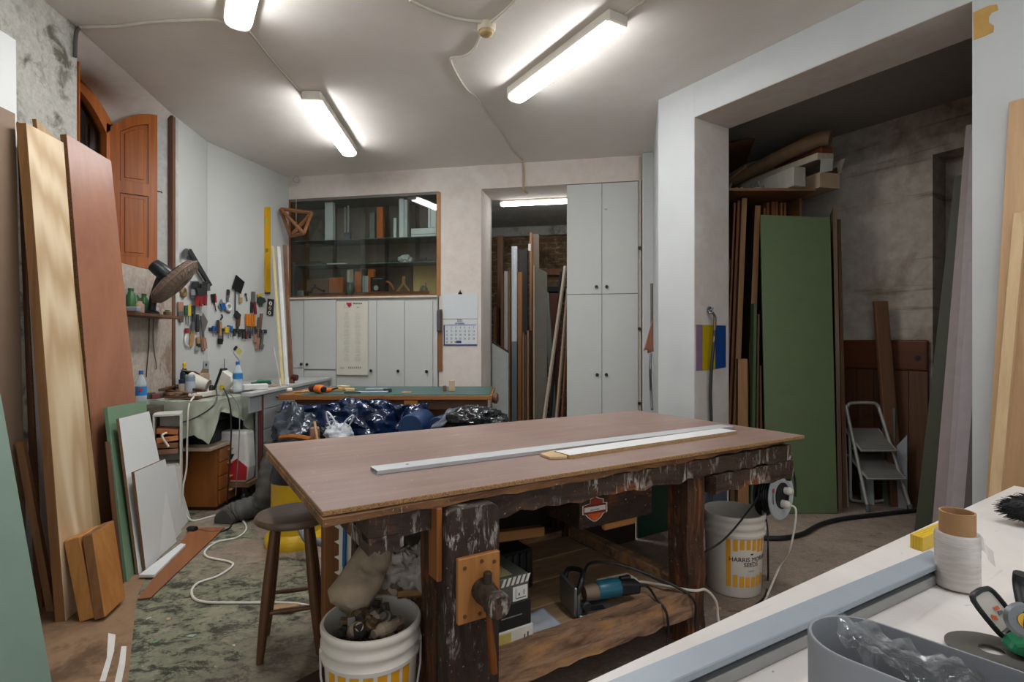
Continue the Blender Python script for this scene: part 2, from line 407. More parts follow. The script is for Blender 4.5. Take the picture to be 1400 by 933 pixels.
def shutter(hinge, free, par):
    h, f = V(hinge+(0,)), V(free+(0,)); e = (f-h); L = e.length; e.normalize(); nn = V((-e.y, e.x, 0))
    M = Matrix(((e.x, nn.x, 0, h.x), (e.y, nn.y, 0, h.y), (0, 0, 1, 0), (0, 0, 0, 1)))
    z0, zt = 1.965, lambda x: 3.085+.17*(1-(1-x/L)**2)
    fr = MB(M); n = 10; sw = .062
    for (x0, x1) in ((0, sw), (L-sw, L)):
        fr.hexa([(x0, -.02, z0), (x1, -.02, z0), (x1, -.02, zt(x1)), (x0, -.02, zt(x0)), (x0, .02, z0), (x1, .02, z0), (x1, .02, zt(x1)), (x0, .02, zt(x0))])
    for (za, zb_) in ((z0, z0+.09), (z0+.60, z0+.70)): fr.box(sw, L-sw, -.02, .02, za, zb_)
    for k in range(n):
        x0, x1 = sw+(L-2*sw)*k/n, sw+(L-2*sw)*(k+1)/n
        fr.hexa([(x0, -.02, zt(x0)-.085), (x1, -.02, zt(x1)-.085), (x1, -.02, zt(x1)), (x0, -.02, zt(x0)), (x0, .02, zt(x0)-.085), (x1, .02, zt(x1)-.085), (x1, .02, zt(x1)), (x0, .02, zt(x0))])
    s = P('shutter', fr, m_pine, par)
    for (za, zb_) in ((z0+.09, z0+.60), (z0+.70, None)):
        for (ins, th) in ((0.0, .008), (.03, .014)):
            m_ = MB(M); a, b = sw+ins, L-sw-ins
            q = []
            for x in [a+(b-a)*k/8 for k in range(9)]: q.append((x, -th, (zb_-ins) if zb_ else zt(x)-.085-ins))
            m_.prism([(a, -th, za+ins)]+[(b, -th, za+ins)]+q[::-1], (0, 2*th, 0)); P('panel', m_, m_pine, s, bevel=.004)
    return s, M, L
s1_, M1_, L1_ = shutter((WX+.01, WY1-.03), (-2.985, 4.615), w)
hk = MB(M1_); hk.tube([(L1_+.0, 0, 2.62), (L1_+.03, 0, 2.62), (L1_+.035, 0, 2.61)], .006); P('hook', hk, m_pined, s1_)
shutter((WX+.01, WY0+.03), (-2.945, 3.735), w)
for i, (px, c, wd, lab) in enumerate(((113.5, 'a5201f', .03, 'narrow red strip standing behind the arched window pane'), (116.5, '1b3f9c', .035, 'blue strip standing between red and beige behind the arched window'),
        (123, 'b79a7a', .04, 'beige strip standing right of the blue one behind arched window'), (131, '5c5f58', .05, 'grey strip standing behind the arched window glass'), (137, '8b8d85', .03, 'pale grey strip nearest the window frame behind the glass'))):
    r = (px-CX)/FOC; X = -3.42-.045*i; Y = X/r
    O('strip', MB().box(X-.02, X+.02, Y-wd, Y+wd, 1.93, 3.1-.1*i*.3), mt(c, .6), lab, 'strip', bevel=.004)

# ================================================================ lamps
L_ON = emis('f8fafc', 36.0); L_ON2 = emis('f8fafc', 15.0); m_capl = emis('fff4e6', .8, 'lit end cap')
m_case = mt('cfc9bd', .5, name='lamp housing')
def lamp(a, b, z, label, wd=.16, group=None, on=None):
    a, b = V((a[0], a[1], 0)), V((b[0], b[1], 0)); e = (b-a); L = e.length; e.normalize(); n = V((-e.y, e.x, 0))
    M = Matrix(((e.x, n.x, 0, a.x), (e.y, n.y, 0, a.y), (0, 0, 1, z), (0, 0, 0, 1)))
    t = T('ceiling_light', label, 'light', (a.x+e.x*L/2, a.y+e.y*L/2, z-.1), group)
    P('housing', MB(M).box(0, L, -wd/2, wd/2, -.078, -.002), m_case, t, bevel=.012)
    m_ = MB(M); q = []
    for x0, x1, s0, s1 in ((.03, L-.03, 1, 1),):
        pr = [(wd*.46, -.0785), (wd*.40, -.096), (wd*.26, -.110), (0, -.114), (-wd*.26, -.110), (-wd*.40, -.096), (-wd*.46, -.0785)]
        m_.prism([(x0, y, zz) for y, zz in pr], (x1-x0, 0, 0))
    P('diffuser', m_, on or L_ON, t)
    for x0, x1 in ((.006, .03), (L-.03, L-.006)):
        m_ = MB(M); m_.prism([(x0, y, zz) for y, zz in pr], (x1-x0, 0, 0)); P('end_cap', m_, m_capl, t)
    return t
def cpt(px, py, z=CEIL): q = H(px, py, z-.06); return (q.x, q.y)
lamp(cpt(846, 28), cpt(704, 132), CEIL, 'bright tube light on the ceiling nearest the big opening, single long white batten')
lamp(cpt(425, 133), cpt(478, 208), CEIL, 'short looking bright tube light on ceiling toward the far left corner')
q = H(325, 30, CEIL-.06); lamp((q.x, q.y), (q.x+.67, q.y-1.08), CEIL, 'bright tube light cut by the top edge of the photo, nearest the camera')
a_, b_ = BM.at(684, 283, .62), BM.at(800, 275, .62); lamp((a_.x, a_.y), (a_.x+1.27*BM.x.x, a_.y+1.27*BM.x.y), 3.15, 'tube light glowing under the storeroom ceiling behind the doorway', wd=.1, on=L_ON2)
lamp((.75, 1.55), (1.42, .47), CEIL, 'added tube light, out of view on the ceiling above the white bench')  # unseen fixture, added to light the foreground

# cables and fittings on the ceiling
m_cab = mt('c6bfb2', .6, name='white cable'); m_cabt = mt('b49b7e', .6, name='yellowed cable')
def ceil_cable(pts, label, r=.008, z=CEIL, m=None): return O('ceiling_cable', MB().tube(cr([H(x, y, z-r) for x, y in pts], 5), r, 8), m or m_cab, label, 'cable', smooth=True)
ceil_cable([(106, 38), (128, 37), (160, 36), (200, 31), (240, 28.5), (288, 27), (305, 31), (318, 38)], 'white cable along the ceiling from the plaster wall to the left tube light', .011)
ceil_cable([(338, 40), (348, 52), (372, 82), (398, 112), (416, 132)], 'white cable across the ceiling between the two left tube lights', .008)
ceil_cable([(560, 0), (585, 12), (615, 23), (640, 28), (660, 30)], 'white cable sagging into the junction box from the left', .011)
ceil_cable([(671, 30), (682, 22), (695, 10), (704, 0)], 'white cable running from the junction box up to the right', .009)
ceil_cable([(657, 48), (651, 62), (643, 72), (632, 77.5), (622, 78), (616, 82), (625, 102), (638, 122), (652, 134), (668, 158), (685, 180), (700, 205), (714, 219)], 'white cable from the junction box snaking to the storeroom beam', .008)
ceil_cable([(848, 24), (860, 16), (872, 7), (884, -2)], 'white cable leaving the right tube light upward', .009)
O('ceiling_cable', MB().tube(cr([H(108, 38, CEIL-.01), D(104.5, 44, 3.43), D(103, 58, 3.435), D(102.5, 78, 3.44)], 5), .012, 8), mt('4b4740', .7), 'dark cable dropping at the corner between rough wall and window niche', 'cable', smooth=True)
q0, q1 = BM.at(714.5, 222, -.01), BM.at(715.5, 258, -.01)
O('ceiling_conduit', MB().tube(cr([q0, q0.lerp(q1, .5)+V((.004, 0, 0)), q1, BM.at(721, 264, .1)], 4), .012, 8), m_cabt, 'short white conduit down the face of the storeroom beam', 'conduit', smooth=True)
t = T('ceiling_junction_box', 'round yellowed junction box where three cables meet on the ceiling', 'junction box', H(665, 40, CEIL-.05))
q = H(665, 40, CEIL-.03); P('body', MB().lathe([(.058, 0), (.058, -.03), (.05, -.045)], (q.x, q.y, CEIL), n=24), mt('c9bda4', .5), t, smooth=True)
P('cap', MB().lathe([(.045, 0), (.042, -.018), (.03, -.026), (.012, -.028)], (q.x, q.y, CEIL-.045), n=24), mt('b89d6d', .5), t, smooth=True)
# ================================================================ the long workbench and what is on, in and under it
def top_mat():
    t = NT('worn laminate'); co = t.map((7, 7, .5), AX)
    f = t.noise(co, 1.2, 6, .65, .5); g = t.noise(t.map((60, 60, 1.6), AX), 1, 3, .6); s = t.noise(t.map((34, 34, 5), AX), 1.0, 5, .65, .8); k = t.noise(t.co, 2.3, 3, .5); d = t.noise(t.co, 55, 3, .5)
    col = t.mix(t.ramp(f, .3, .7), '94796d', '7d645a'); col = t.mix(t.mul(t.ramp(g, .4, .75), .45), col, '67504a')
    big = t.noise(t.co, 1.1, 4, .6); col = t.mix(t.mul(t.ramp(big, .45, .7), .55), col, 'a18d84')
    col = t.mix(t.mul(t.ramp(s, .63, .70), t.ramp(k, .40, .6)), col, 'b3a39a')
    col = t.mix(t.mul(t.ramp(d, .70, .74), .8), col, 'c2b6ad')
    return t.out(col, .38, 0, s, .04, .002, .4)
m_top = top_mat()
def oldwood(c1='3a2a20', c2='22170f', c3='7d4320', paint=.62, axis=AX, name='old bench wood', clo=.54):
    t = NT(name); f = t.noise(t.map((9, 9, 1.4), axis), 1.0, 6, .7, .7); g = t.noise(t.map((22, 22, 5), axis), 1.0, 5, .7, .8); k = t.noise(t.co, 3.4, 5, .65); q = t.noise(t.co, 75, 3, .55)
    col = t.mix(t.ramp(g, .35, .65), c1, c2); col = t.mix(t.mul(t.ramp(f, clo, clo+.12), t.ramp(k, .4, .56)), col, c3)
    if paint < 1:
        pw = t.noise(t.map((30, 30, 7.5)), 1.0, 6, .7, .5); k2 = t.noise(t.co, 5, 4, .6)
        col = t.mix(t.mul(t.mul(t.ramp(pw, paint-.02, paint+.05), t.ramp(k2, .44, .6)), .9), col, 'b6ada4'); col = t.mix(t.mul(t.ramp(q, .69, .72), .7), col, 'a99d92')
    return t.out(col, .6, 0, g, .5, .008, .35)
m_old = oldwood('45342a', '271c15', '87502a', paint=.545); m_leg = oldwood('513524', '2c1e16', '99582c', .64, AZ, 'old leg wood', .47)
m_beam = oldwood('a38168', '5a4332', 'b98754', .70, AX, 'worn beam wood', .46); m_jaw = oldwood('3d2e25', '241a14', '69391d', .565, AZ, 'vise jaw wood')
m_shelfw = oldwood('ab9073', '8e7559', 'b8966c', .69, AX, 'dusty shelf wood', .45)
m_chip = chip('a98558', '6f4d2e'); m_ply = wood('9a6d40', '6b4526', AX, 8, .06, .7)
m_dkbr = mt('3c2a1f', .7, var=.3, vs=6, name='dark brown board')
MT = TF.M
def jag(a0, a1, n, z, amp, seed):
    r = random.Random(seed); return [(a0+(a1-a0)*i/n, z+r.uniform(-amp, amp)) for i in range(n+1)]
def plank(a0, a1, b0, b1, zb, zt, amp=.006, n=16, seed=1, M=MT):     # worn beam: ragged lower edge
    mb = MB(M); lo = jag(a0, a1, n, zb, amp, seed); r = random.Random(seed+9)
    up = [(a, zt-abs(r.uniform(0, amp*.5))) for a, _ in lo]
    for i in range(n):
        (x0, z0), (x1, z1), (_, t0), (_, t1) = lo[i], lo[i+1], up[i], up[i+1]
        mb.hexa([(x0, b0, z0), (x1, b0, z1), (x1, b0, t1), (x0, b0, t0), (x0, b1, z0), (x1, b1, z1), (x1, b1, t1), (x0, b1, t0)])
    return mb
O('worktop_board', MB(MT).slab(0, 2.4, 0, 1.2, .859, .875), [m_top, m_chip], 'big scuffed reddish brown worktop board lying over the old workbench', 'board', bevel=.002)
mb = plank(-.004, 2.37, -.022, 1.10, .8345, .8585, .005, 40, 5)
mb.v = [TF.o+TF.x*((v-TF.o).dot(TF.x))+TF.y*((v-TF.o).dot(TF.y)+.075*(v-TF.o).dot(TF.x)/2.4)+V((0, 0, v.z)) for v in mb.v]
O('under_board', mb, oldwood('7d5636', '4a3020', 'a06f40', .64, AX, 'splintered board', .45), 'thin splintered brown board sandwiched right under the reddish worktop', 'board')
wb = T('workbench', 'heavy old dark wooden workbench with paint drips, vise and lower shelf', 'workbench', TF.pt(1.2, .6, 0))
P('slab', plank(.14, 2.318, .025, .16, .752, .8335, .012, 40, 3), m_old, wb)
mb = MB(MT).box(.2, 2.25, .161, 1.1, .765, .833); P('bench_top', mb, m_old, wb)
mb = plank(.14, .25, .02, .6, .715, .765, .008, 6, 8); P('corner_block', mb, m_old, wb)
mb = plank(1.72, 2.318, .012, .15, .672, .752, .01, 14, 21); P('end_block', mb, m_old, wb)
P('bench_dog', MB(MT).lathe([(.028, 0), (.034, .02), (.034, .05), (.02, .055)], (2.318, .08, .76), (1, 0, 0), 16), m_old, wb, smooth=True)
for a0, a1, b0, b1 in ((.37, .49, .05, .17), (1.576, 1.688, .05, .16), (.37, .49, .95, 1.07), (1.576, 1.688, .95, 1.07)):
    mb = MB(MT); n = 10; r = random.Random(int(a0*100+b0*1000))
    lv = [(0 + .752*i/n, r.uniform(-.005, .005), r.uniform(-.005, .005)) for i in range(n+1)]
    for i in range(n):
        z0, p0, q0_ = lv[i]; z1, p1, q1_ = lv[i+1]
        mb.hexa([(a0+p0, b0+q0_, z0), (a1+p0, b0+q0_, z0), (a1+p1, b0+q1_, z1), (a0+p1, b0+q1_, z1), (a0+p0, b1, z0), (a1+p0, b1, z0), (a1+p1, b1, z1), (a0+p1, b1, z1)])
    P('leg', mb, m_leg, wb)
P('front_rail', plank(.50, 1.60, .028, .12, .147, .252, .007, 22, 31), m_beam, wb)
P('rear_rail', plank(.491, 1.575, .97, 1.05, .16, .25, .005, 12, 33), m_beam, wb)
P('side_rail', MB(MT).box(1.60, 1.66, .161, .949, .215, .275), m_beam, wb, bevel=.006)
P('side_rail', MB(MT).box(.40, .46, .171, .949, .17, .24), m_beam, wb, bevel=.006)
for i in range(4): P('shelf_board', MB(MT).box(.47, 1.599, .125+.21*i, .125+.21*i+.205, .195, .218), m_shelfw, wb, bevel=.004)
# leg vise
mb = MB(MT); n = 8; pts = [(.365, .03), (.553, .03), (.553, .80)]+[(.553-.03*(1-math.cos(k*PI/2/n)), .80+.03*math.sin(k*PI/2/n)) for k in range(n+1)]+[(.395-.03*math.sin(k*PI/2/n), .80+.03*math.cos(k*PI/2/n)) for k in range(n+1)]
mb.prism([(a, -.05, z) for a, z in pts], (0, .072, 0)); jw = P('vise_jaw', mb, m_jaw, wb, bevel=.006)
P('guide_strip', MB(MT).box(.345, .364, -.02, .05, .60, .832), wood('9a5f2c', '7d4820', AZ, 12, .05), wb, label='orange brown strip', bevel=.003)
a0, a1, z0, z1 = TF.rng(623, 680, 757, 845, -.052)
m_plate = wood('b27a42', '8f5a2c', AZ, 14, .06)
pl = P('vise_plate', MB(MT).box(a0, a1, -.07, -.0505, z0, z1), m_plate, wb, label='light wooden plate', bevel=.003)
for fa, fz in ((.15, .85), (.55, .9), (.85, .85), (.15, .12), (.5, .1)): P('screw_head', MB(MT).lathe([(.0065, 0), (.0065, -.002), (.003, -.0021)], (a0+(a1-a0)*fa, -.0705, z0+(z1-z0)*fz), (0, 1, 0), 10), mt('5b4020', .5), pl)
ca, cz = (a0+a1)/2+.008, (z0+z1)/2-.005
mb = MB(MT); mb.lathe([(.038, 0), (.040, .02), (.036, .05), (.034, .075), (.041, .085), (.041, .11), (.036, .118), (.012, .12)], (ca, -.07, cz), (0, -1, -.12), 20)
P('vise_screw', mb, oldwood('4a3a30', '2a201a', '6b5546', .56, AZ, 'dusty screw'), wb, smooth=True)
P('screw_nub', MB(MT).tube([(ca, -.105, cz+.03), (ca+.002, -.105, cz+.062), (ca+.002, -.105, cz+.066)], [.014, .014, .01], 12), m_dkbr, wb, smooth=True)
hp = [V((ca+.004, -.105, cz-.03)), V((ca+.008, -.108, cz-.12)), V((ca+.014, -.112, cz-.20)), V((ca+.018, -.115, cz-.25))]
P('vise_handle', MB(MT).tube(hp, [.012, .016, .019, .016], 10, flat=.7), wood('8a4f24', '6a3716', AZ, 16, .05, .4), wb, smooth=True)
# drawer under the top with the shield sticker
mb = MB(MT); mb.box(1.051, 1.463, .15, .60, .587, .745); dr = P('drawer', mb, oldwood('35241a', '20150f', '6d3a1d', .74, AX, 'drawer wood', .5), wb, bevel=.004)
P('drawer_runner', MB(MT).box(1.02, 1.5, .14, .62, .745, .765), m_leg, wb)
SG = lambda x, y, t=.1485: TF.at(770+x/10.77, 660+y/10.77, t)
sh = [(470, 200), (530, 225), (595, 236), (595, 290), (648, 290), (648, 432), (602, 442), (550, 520), (480, 575), (440, 575), (370, 530), (325, 483), (280, 483), (280, 350), (340, 328), (395, 312), (395, 245)]
cx_, cy_ = 462, 390
def poly(pts, t, th, dirv): mb = MB(); mb.prism([SG(x, y, t) for x, y in pts], dirv*th); return mb
em = P('sticker', poly(sh, .1494, -.0006, TF.y), mt('c9bdb0', .5), dr, label='orange and black shield sticker')
P('sticker_field', poly([(cx_+(x-cx_)*.90, cy_+(y-cy_)*.93) for x, y in sh], .1487, -.0006, TF.y), mt('6e2412', .5), em)
P('sticker_tip', poly([(360, 468), (590, 432), (540, 505), (475, 555), (445, 555), (390, 520)], .148, -.0005, TF.y), mt('c04a1a', .5), em)
P('sticker_top', poly([(470, 222), (530, 243), (575, 252), (575, 300), (410, 325), (410, 262)], .148, -.0005, TF.y), mt('8c2d16', .5), em)
P('sticker_bar', poly([(312, 378), (620, 325), (620, 395), (312, 448)], .1474, -.0005, TF.y), mt('cfc8c2', .5), em)
mb = MB(); o_ = SG(466, 402, .1467); xd = (SG(620, 360)-SG(312, 413)).normalized(); mb.text('HARLEY-DAVIDSON', .0075*1.15, o_-V((0, 0, .003)), xd*.62, V((0, 0, 1.15))); P('sticker_lettering', mb, mt('2b2422', .6), em)
mb = MB()
for k in range(6):
    x = 410+k*26; p, q = SG(x, 465-(x-410)*.17, .1473), SG(462+(x-475)*.35, 545, .1473); mb.tube([p, q], .0009, 4)
P('sticker_rays', mb, mt('e07a2c', .5), em)
# stored under the bench top
a0, a1, z0, z1 = TF.rng(827, 871, 712, 722, .2); O('wood_offcut', MB(MT).box(a0, a1, .2, .23, z0, z1+.004), wood('b98247', '9c6733', AX, 14, .05), 'pale round-ended wooden stick tucked under the drawer with the sticker', 'wood', bevel=.012, seg=2)
a0, a1, z0, z1 = TF.rng(681, 745, 724, 741, .45); O('wood_offcut', MB(MT).hexa([(a0-.2, .45, z0+.03), (a1, .45, z0), (a1, .45, z1-.012), (a0-.2, .45, z1+.022), (a0-.2, .49, z0+.03), (a1, .49, z0), (a1, .49, z1-.012), (a0-.2, .49, z1+.022)]), wood('a3743f', '87592c', AX, 14, .05), 'long wooden batten in the dark right of the vise jaw', 'wood', bevel=.003)
O('stored_board', MB(MT).box(TF.sz(872, 720, 1.15)[0], TF.sz(916, 720, 1.15)[0], 1.15, 1.165, .001, .80), mt('0f3a2b', .55, name='dark green board'), 'dark green panel standing behind the right front bench leg', 'board', bevel=.002)
O('stored_board', MB(MT).box(TF.sz(606, 720, 1.13)[0], TF.sz(869, 720, 1.13)[0], 1.13, 1.148, .001, .82), mt('2b1e17', .8, var=.3, vs=6), 'wide dark brown backing added for the shade behind the bench, left of the green one', 'board', bevel=.003)  # added backing, its dark colour stands in for the shade under the bench
O('stored_board', MB(MT).box(.52, .90, .86, .885, .2185, .64), mt('2a211c', .8, var=.3), 'blackish backing added for the shade on the bench shelf behind the box stack', 'board', bevel=.003)  # added too: dark colour in place of the shade deep in the shelf
# ribbed black crate
ct = T('crate', 'black ribbed crate in the shadow at the back of the bench shelf', 'crate', TF.pt(1.0, .6, .219))
P('shell', MB(MT).box(.78, 1.06, .5, .76, .219, .40), mt('191715', .6), ct, bevel=.01)
for k in range(7): P('rib', MB(MT).box(.80+.036*k, .81+.036*k, .49, .5, .23, .39), mt('26221f', .6), ct)
# boxes beside the vise
def carton(M, x0, x1, y0, y1, z0, z1, m, bevel=.002): return MB(M).box(x0, x1, y0, y1, z0, z1)
bx = T('carton', 'white flat carton at the bottom of the stack by the vise', 'box', TF.pt(.69, .26, .219))
P('carton_body', carton(MT, .58, .80, .115, .42, .219, .293, 0), mt('cfcac0', .6), bx, bevel=.003)
P('label_patch', MB(MT).box(.60, .70, .1135, .115, .225, .285), mt('b8a75a', .6), bx); mb = MB(MT); mb.box(.758, .762, .1137, .115, .235, .262); mb.box(.772, .777, .1137, .115, .238, .268); mb.box(.762, .768, .1137, .115, .235, .238); P('printed_mark', mb, mt('35332f', .6), bx)
bx = T('carton', 'black carton in the middle of the stack by the vise', 'box', TF.pt(.69, .26, .294))
P('carton_body', carton(MT, .575, .792, .118, .43, .2935, .388, 0), mt('1b1c1b', .45), bx, bevel=.003); P('printed_mark', MB(MT).box(.66, .75, .1165, .118, .337, .341), mt('77766f', .5), bx)
bx = T('carton', 'grey striped carton with orange dots on top of the stack by vise', 'box', TF.pt(.69, .26, .389))
P('carton_body', carton(MT, .57, .782, .12, .43, .3885, .485, 0), mt('55564f', .5), bx, bevel=.003)
mb = MB(MT)
for k in range(6): mb.prism([(.66+.021*k, .1185, .455), (.672+.021*k, .1185, .455), (.684+.021*k, .1185, .483), (.672+.021*k, .1185, .483)], (0, .0014, 0))
P('stripes', mb, mt('d4d1c8', .5), bx); mb = MB(MT)
for k in range(7): mb.prism([(.60+.022*k, .24+.012*k, .4858), (.612+.022*k, .24+.012*k, .4858), (.64+.02*k, .40, .4858), (.628+.02*k, .40, .4858)], (0, 0, .0006))
P('stripes', mb, mt('d4d1c8', .5), bx); P('label_patch', MB(MT).box(.71, .775, .1180, .1199, .392, .445), mt('d9d8d3', .5), bx); P('label_patch', MB(MT).box(.60, .72, .14, .23, .4852, .4862), mt('a79c6d', .5), bx)
mb = MB(MT); mb.lathe([(.011, 0), (.011, .002)], (.645, .119, .418), (0, -1, 0), 14); P('dot', mb, mt('cf4a22', .5), bx); mb = MB(MT); mb.lathe([(.017, 0), (.017, .002)], (.70, .40, .4855), (0, 0, 1), 14); P('dot', mb, mt('cf4a22', .5), bx)
mb = MB(MT); mb.box(.722, .768, .1172, .1179, .40, .403); mb.box(.722, .724, .1172, .1179, .40, .44); mb.box(.735, .74, .1172, .1179, .41, .42); mb.box(.757, .76, .1172, .1179, .41, .43); P('printed_mark', mb, mt('3b3a37', .5), bx)
mb = MB(MT); rr = random.Random(4); mb.grid(lambda u, v: (.80+.17*u, .14+.16*v, .2215+.012*noise.noise(V((u*4, v*4, 1)))+.01*u*v), 10, 8)
O('paper_sheet', mb, mt('b9c1c9', .6), 'crumpled bluish paper beside the carton stack on the bench shelf', 'paper', solid=.001, smooth=True)
# teal plate joiner
pj = T('power_tool', 'teal and black power tool with metal fence on the bench shelf', 'power tool', TF.pt(1.17, .2, .22))
RZ = Matrix.Translation(TF.pt(1.21, .19, .2185)) @ Matrix.Rotation(math.atan2(UX.y, UX.x)-.25, 4, 'Z')
m_teal = mt('1d5a6b', .35, name='teal plastic'); m_blk = mt('1c1d1f', .45, name='black plastic'); m_alu = mt('8f9191', .35, .8, name='dull aluminium'); m_dusty = mt('7d6a58', .6, .2, name='dusty metal')
P('motor_housing', MB(RZ).lathe([(.034, -.03), (.038, -.02), (.039, .06), (.036, .075)], (0, 0, .075), (1, 0, 0), 20), m_teal, pj, smooth=True)
P('gear_neck', MB(RZ).lathe([(.03, -.09), (.034, -.06), (.034, -.03)], (0, 0, .07), (1, 0, 0), 16), m_dusty, pj, smooth=True)
mb = MB(RZ); mb.hexa([(.07, -.034, .045), (.17, -.03, .042), (.17, -.03, .092), (.07, -.034, .108), (.07, .034, .045), (.17, .03, .042), (.17, .03, .092), (.07, .034, .108)]); P('handle', mb, m_blk, pj, bevel=.012, seg=2)
P('switch', MB(RZ).box(.08, .13, -.012, .012, .108, .118), m_blk, pj, bevel=.003)
P('base_plate', MB(RZ).box(-.15, .02, -.085, .05, .0, .022), m_alu, pj, bevel=.004); P('base_slot', MB(RZ).box(-.12, -.02, -.06, -.03, .0222, .026), m_blk, pj)
P('fence', MB(RZ).box(-.165, -.15, -.07, .09, .01, .13), m_alu, pj, bevel=.004); P('fence_bracket', MB(RZ).hexa([(-.15, -.07, .022), (-.13, -.07, .022), (-.145, -.07, .12), (-.15, -.07, .12), (-.15, -.05, .022), (-.13, -.05, .022), (-.145, -.05, .12), (-.15, -.05, .12)]), m_alu, pj)
P('front_handle', MB(RZ).tube(cr([(-.15, -.06, .10), (-.13, -.06, .15), (-.10, 0, .165), (-.13, .07, .15), (-.15, .07, .10)], 5), .011, 8), m_blk, pj, smooth=True)
P('depth_knob', MB(RZ).lathe([(.02, 0), (.02, .02), (.015, .025)], (-.12, -.075, .06), (0, -1, 0), 12), m_blk, pj)
q = [RZ @ V((.165, 0, .065)), RZ @ V((.21, -.01, .062)), TF.pt(1.39, .06, .265), TF.pt(1.40, .01, .22), TF.pt(1.405, .005, .12), TF.pt(1.37, .0, .03), TF.pt(1.30, -.02, .01)]
P('power_cord', MB().tube(cr(q, 5), .0055, 8), m_blk, pj, smooth=True)
ps = T('socket_strip', 'short white socket strip with orange switch behind the teal tool', 'socket strip', TF.pt(1.40, .3, .22))
RP = Matrix.Translation(TF.pt(1.385, .27, .2185)) @ Matrix.Rotation(math.atan2(UX.y, UX.x)-.12, 4, 'Z'); m_wpl = mt('d6d0c4', .45, name='white plastic')
P('housing', MB(RP).box(-.11, .07, -.04, .04, 0, .055), m_wpl, ps, bevel=.006); P('switch', MB(RP).lathe([(.013, 0), (.012, .006)], (.04, 0, .055), (0, 0, 1), 14), mt('d2691e', .4), ps)
for k in range(2):
    mb = MB(RP); mb.lathe([(.02, 0), (.02, .001)], (-.01-.055*k, 0, .055), n=18); P('socket', mb, mt('9a958b', .5), ps)
q = [RP @ V((.07, 0, .025)), RP @ V((.14, -.01, .012)), TF.pt(1.58, .03, .262), TF.pt(1.66, .02, .25), TF.pt(1.73, .02, .18), TF.pt(1.745, .02, .1), TF.pt(1.75, .0, .006)]
P('power_cord', MB().tube(cr(q, 5), .006, 8), m_wpl, ps, smooth=True)
O('extension_cord', MB().tube(cr([TF.pt(1.22, .35, .23), TF.pt(1.24, .34, .33), TF.pt(1.27, .30, .36), TF.pt(1.36, .22, .35), TF.pt(1.5, .1, .29), TF.pt(1.57, .015, .235), TF.pt(1.585, .012, .13), TF.pt(1.56, -.01, .008)], 6), .006, 8), m_blk, 'thick black cord arching off the bench shelf over the front rail', 'cord', smooth=True)
# ---- on the worktop
def bar(p, q, w, z0, z1, side=1):          # straight strip from p to q (its right-hand edge), w wide
    p, q = V((p.x, p.y, 0)), V((q.x, q.y, 0)); e = (q-p); L = e.length; e.normalize(); n = V((-e.y, e.x, 0))*side
    M = Matrix(((e.x, n.x, 0, p.x), (e.y, n.y, 0, p.y), (0, 0, 1, 0), (0, 0, 0, 1))); return M, L
TZ = .8752
PA, PB = H(516, 650, TZ), H(1003, 587, TZ); M_, L_ = bar(PA, PB, .085, 0, 0)
m_alb = mt('a9abad', .32, .75, var=.06, name='brushed aluminium'); m_alw = mt('c3c5c6', .4, .3, var=.05, name='anodised aluminium')
ap = T('aluminium_profile', 'long silver aluminium box profile lying diagonally on the reddish worktop', 'profile', M_ @ V((L_/2, .03, TZ)))
mb = MB(M_); sec = [(0, 0), (.055, 0), (.055, .027), (0, .027)]
mb.box(0, L_, .004, .085, TZ, TZ+.002); mb.box(0, L_, .004, .006, TZ, TZ+.012); mb.box(0, L_, .083, .085, TZ, TZ+.014); mb.box(0, L_, .0, .085, TZ+.0125, TZ+.0155); mb.box(0, L_, .04, .042, TZ, TZ+.013)
P('extrusion', mb, m_alw, ap); P('drilled_hole', MB(M_).lathe([(.006, 0), (.006, .0012)], (.13, .045, TZ+.0148)), m_blk, ap)
SA, SB = H(779, 628, TZ), H(1008, 593.5, TZ); M_, L_ = bar(SA, SB, .05, 0, 0); pe = (PB-PA).normalized(); pn = V((-pe.y, pe.x, 0)); SW = min((PA-SA).dot(pn), (PA-SB).dot(pn))-.006
O('white_strip', MB(M_).slab(0, L_, 0, SW, TZ, TZ+.016), [mt('dcdcda', .35, var=.03), chip('b89a70', '8a6a45')], 'long white laminated strip next to the silver profile on the worktop', 'strip')
mb = MB(); pts = [H(738, 624, TZ), H(752, 629, TZ), H(775, 628, TZ), H(774, 622, TZ), H(757, 619.5, TZ)]; mb.prism(pts, (0, 0, .012))
O('wood_offcut', mb, wood('cdb08a', 'b08f66', AX, 14, .06), 'small pale wooden offcut at the left end of the white strip', 'wood', bevel=.002)
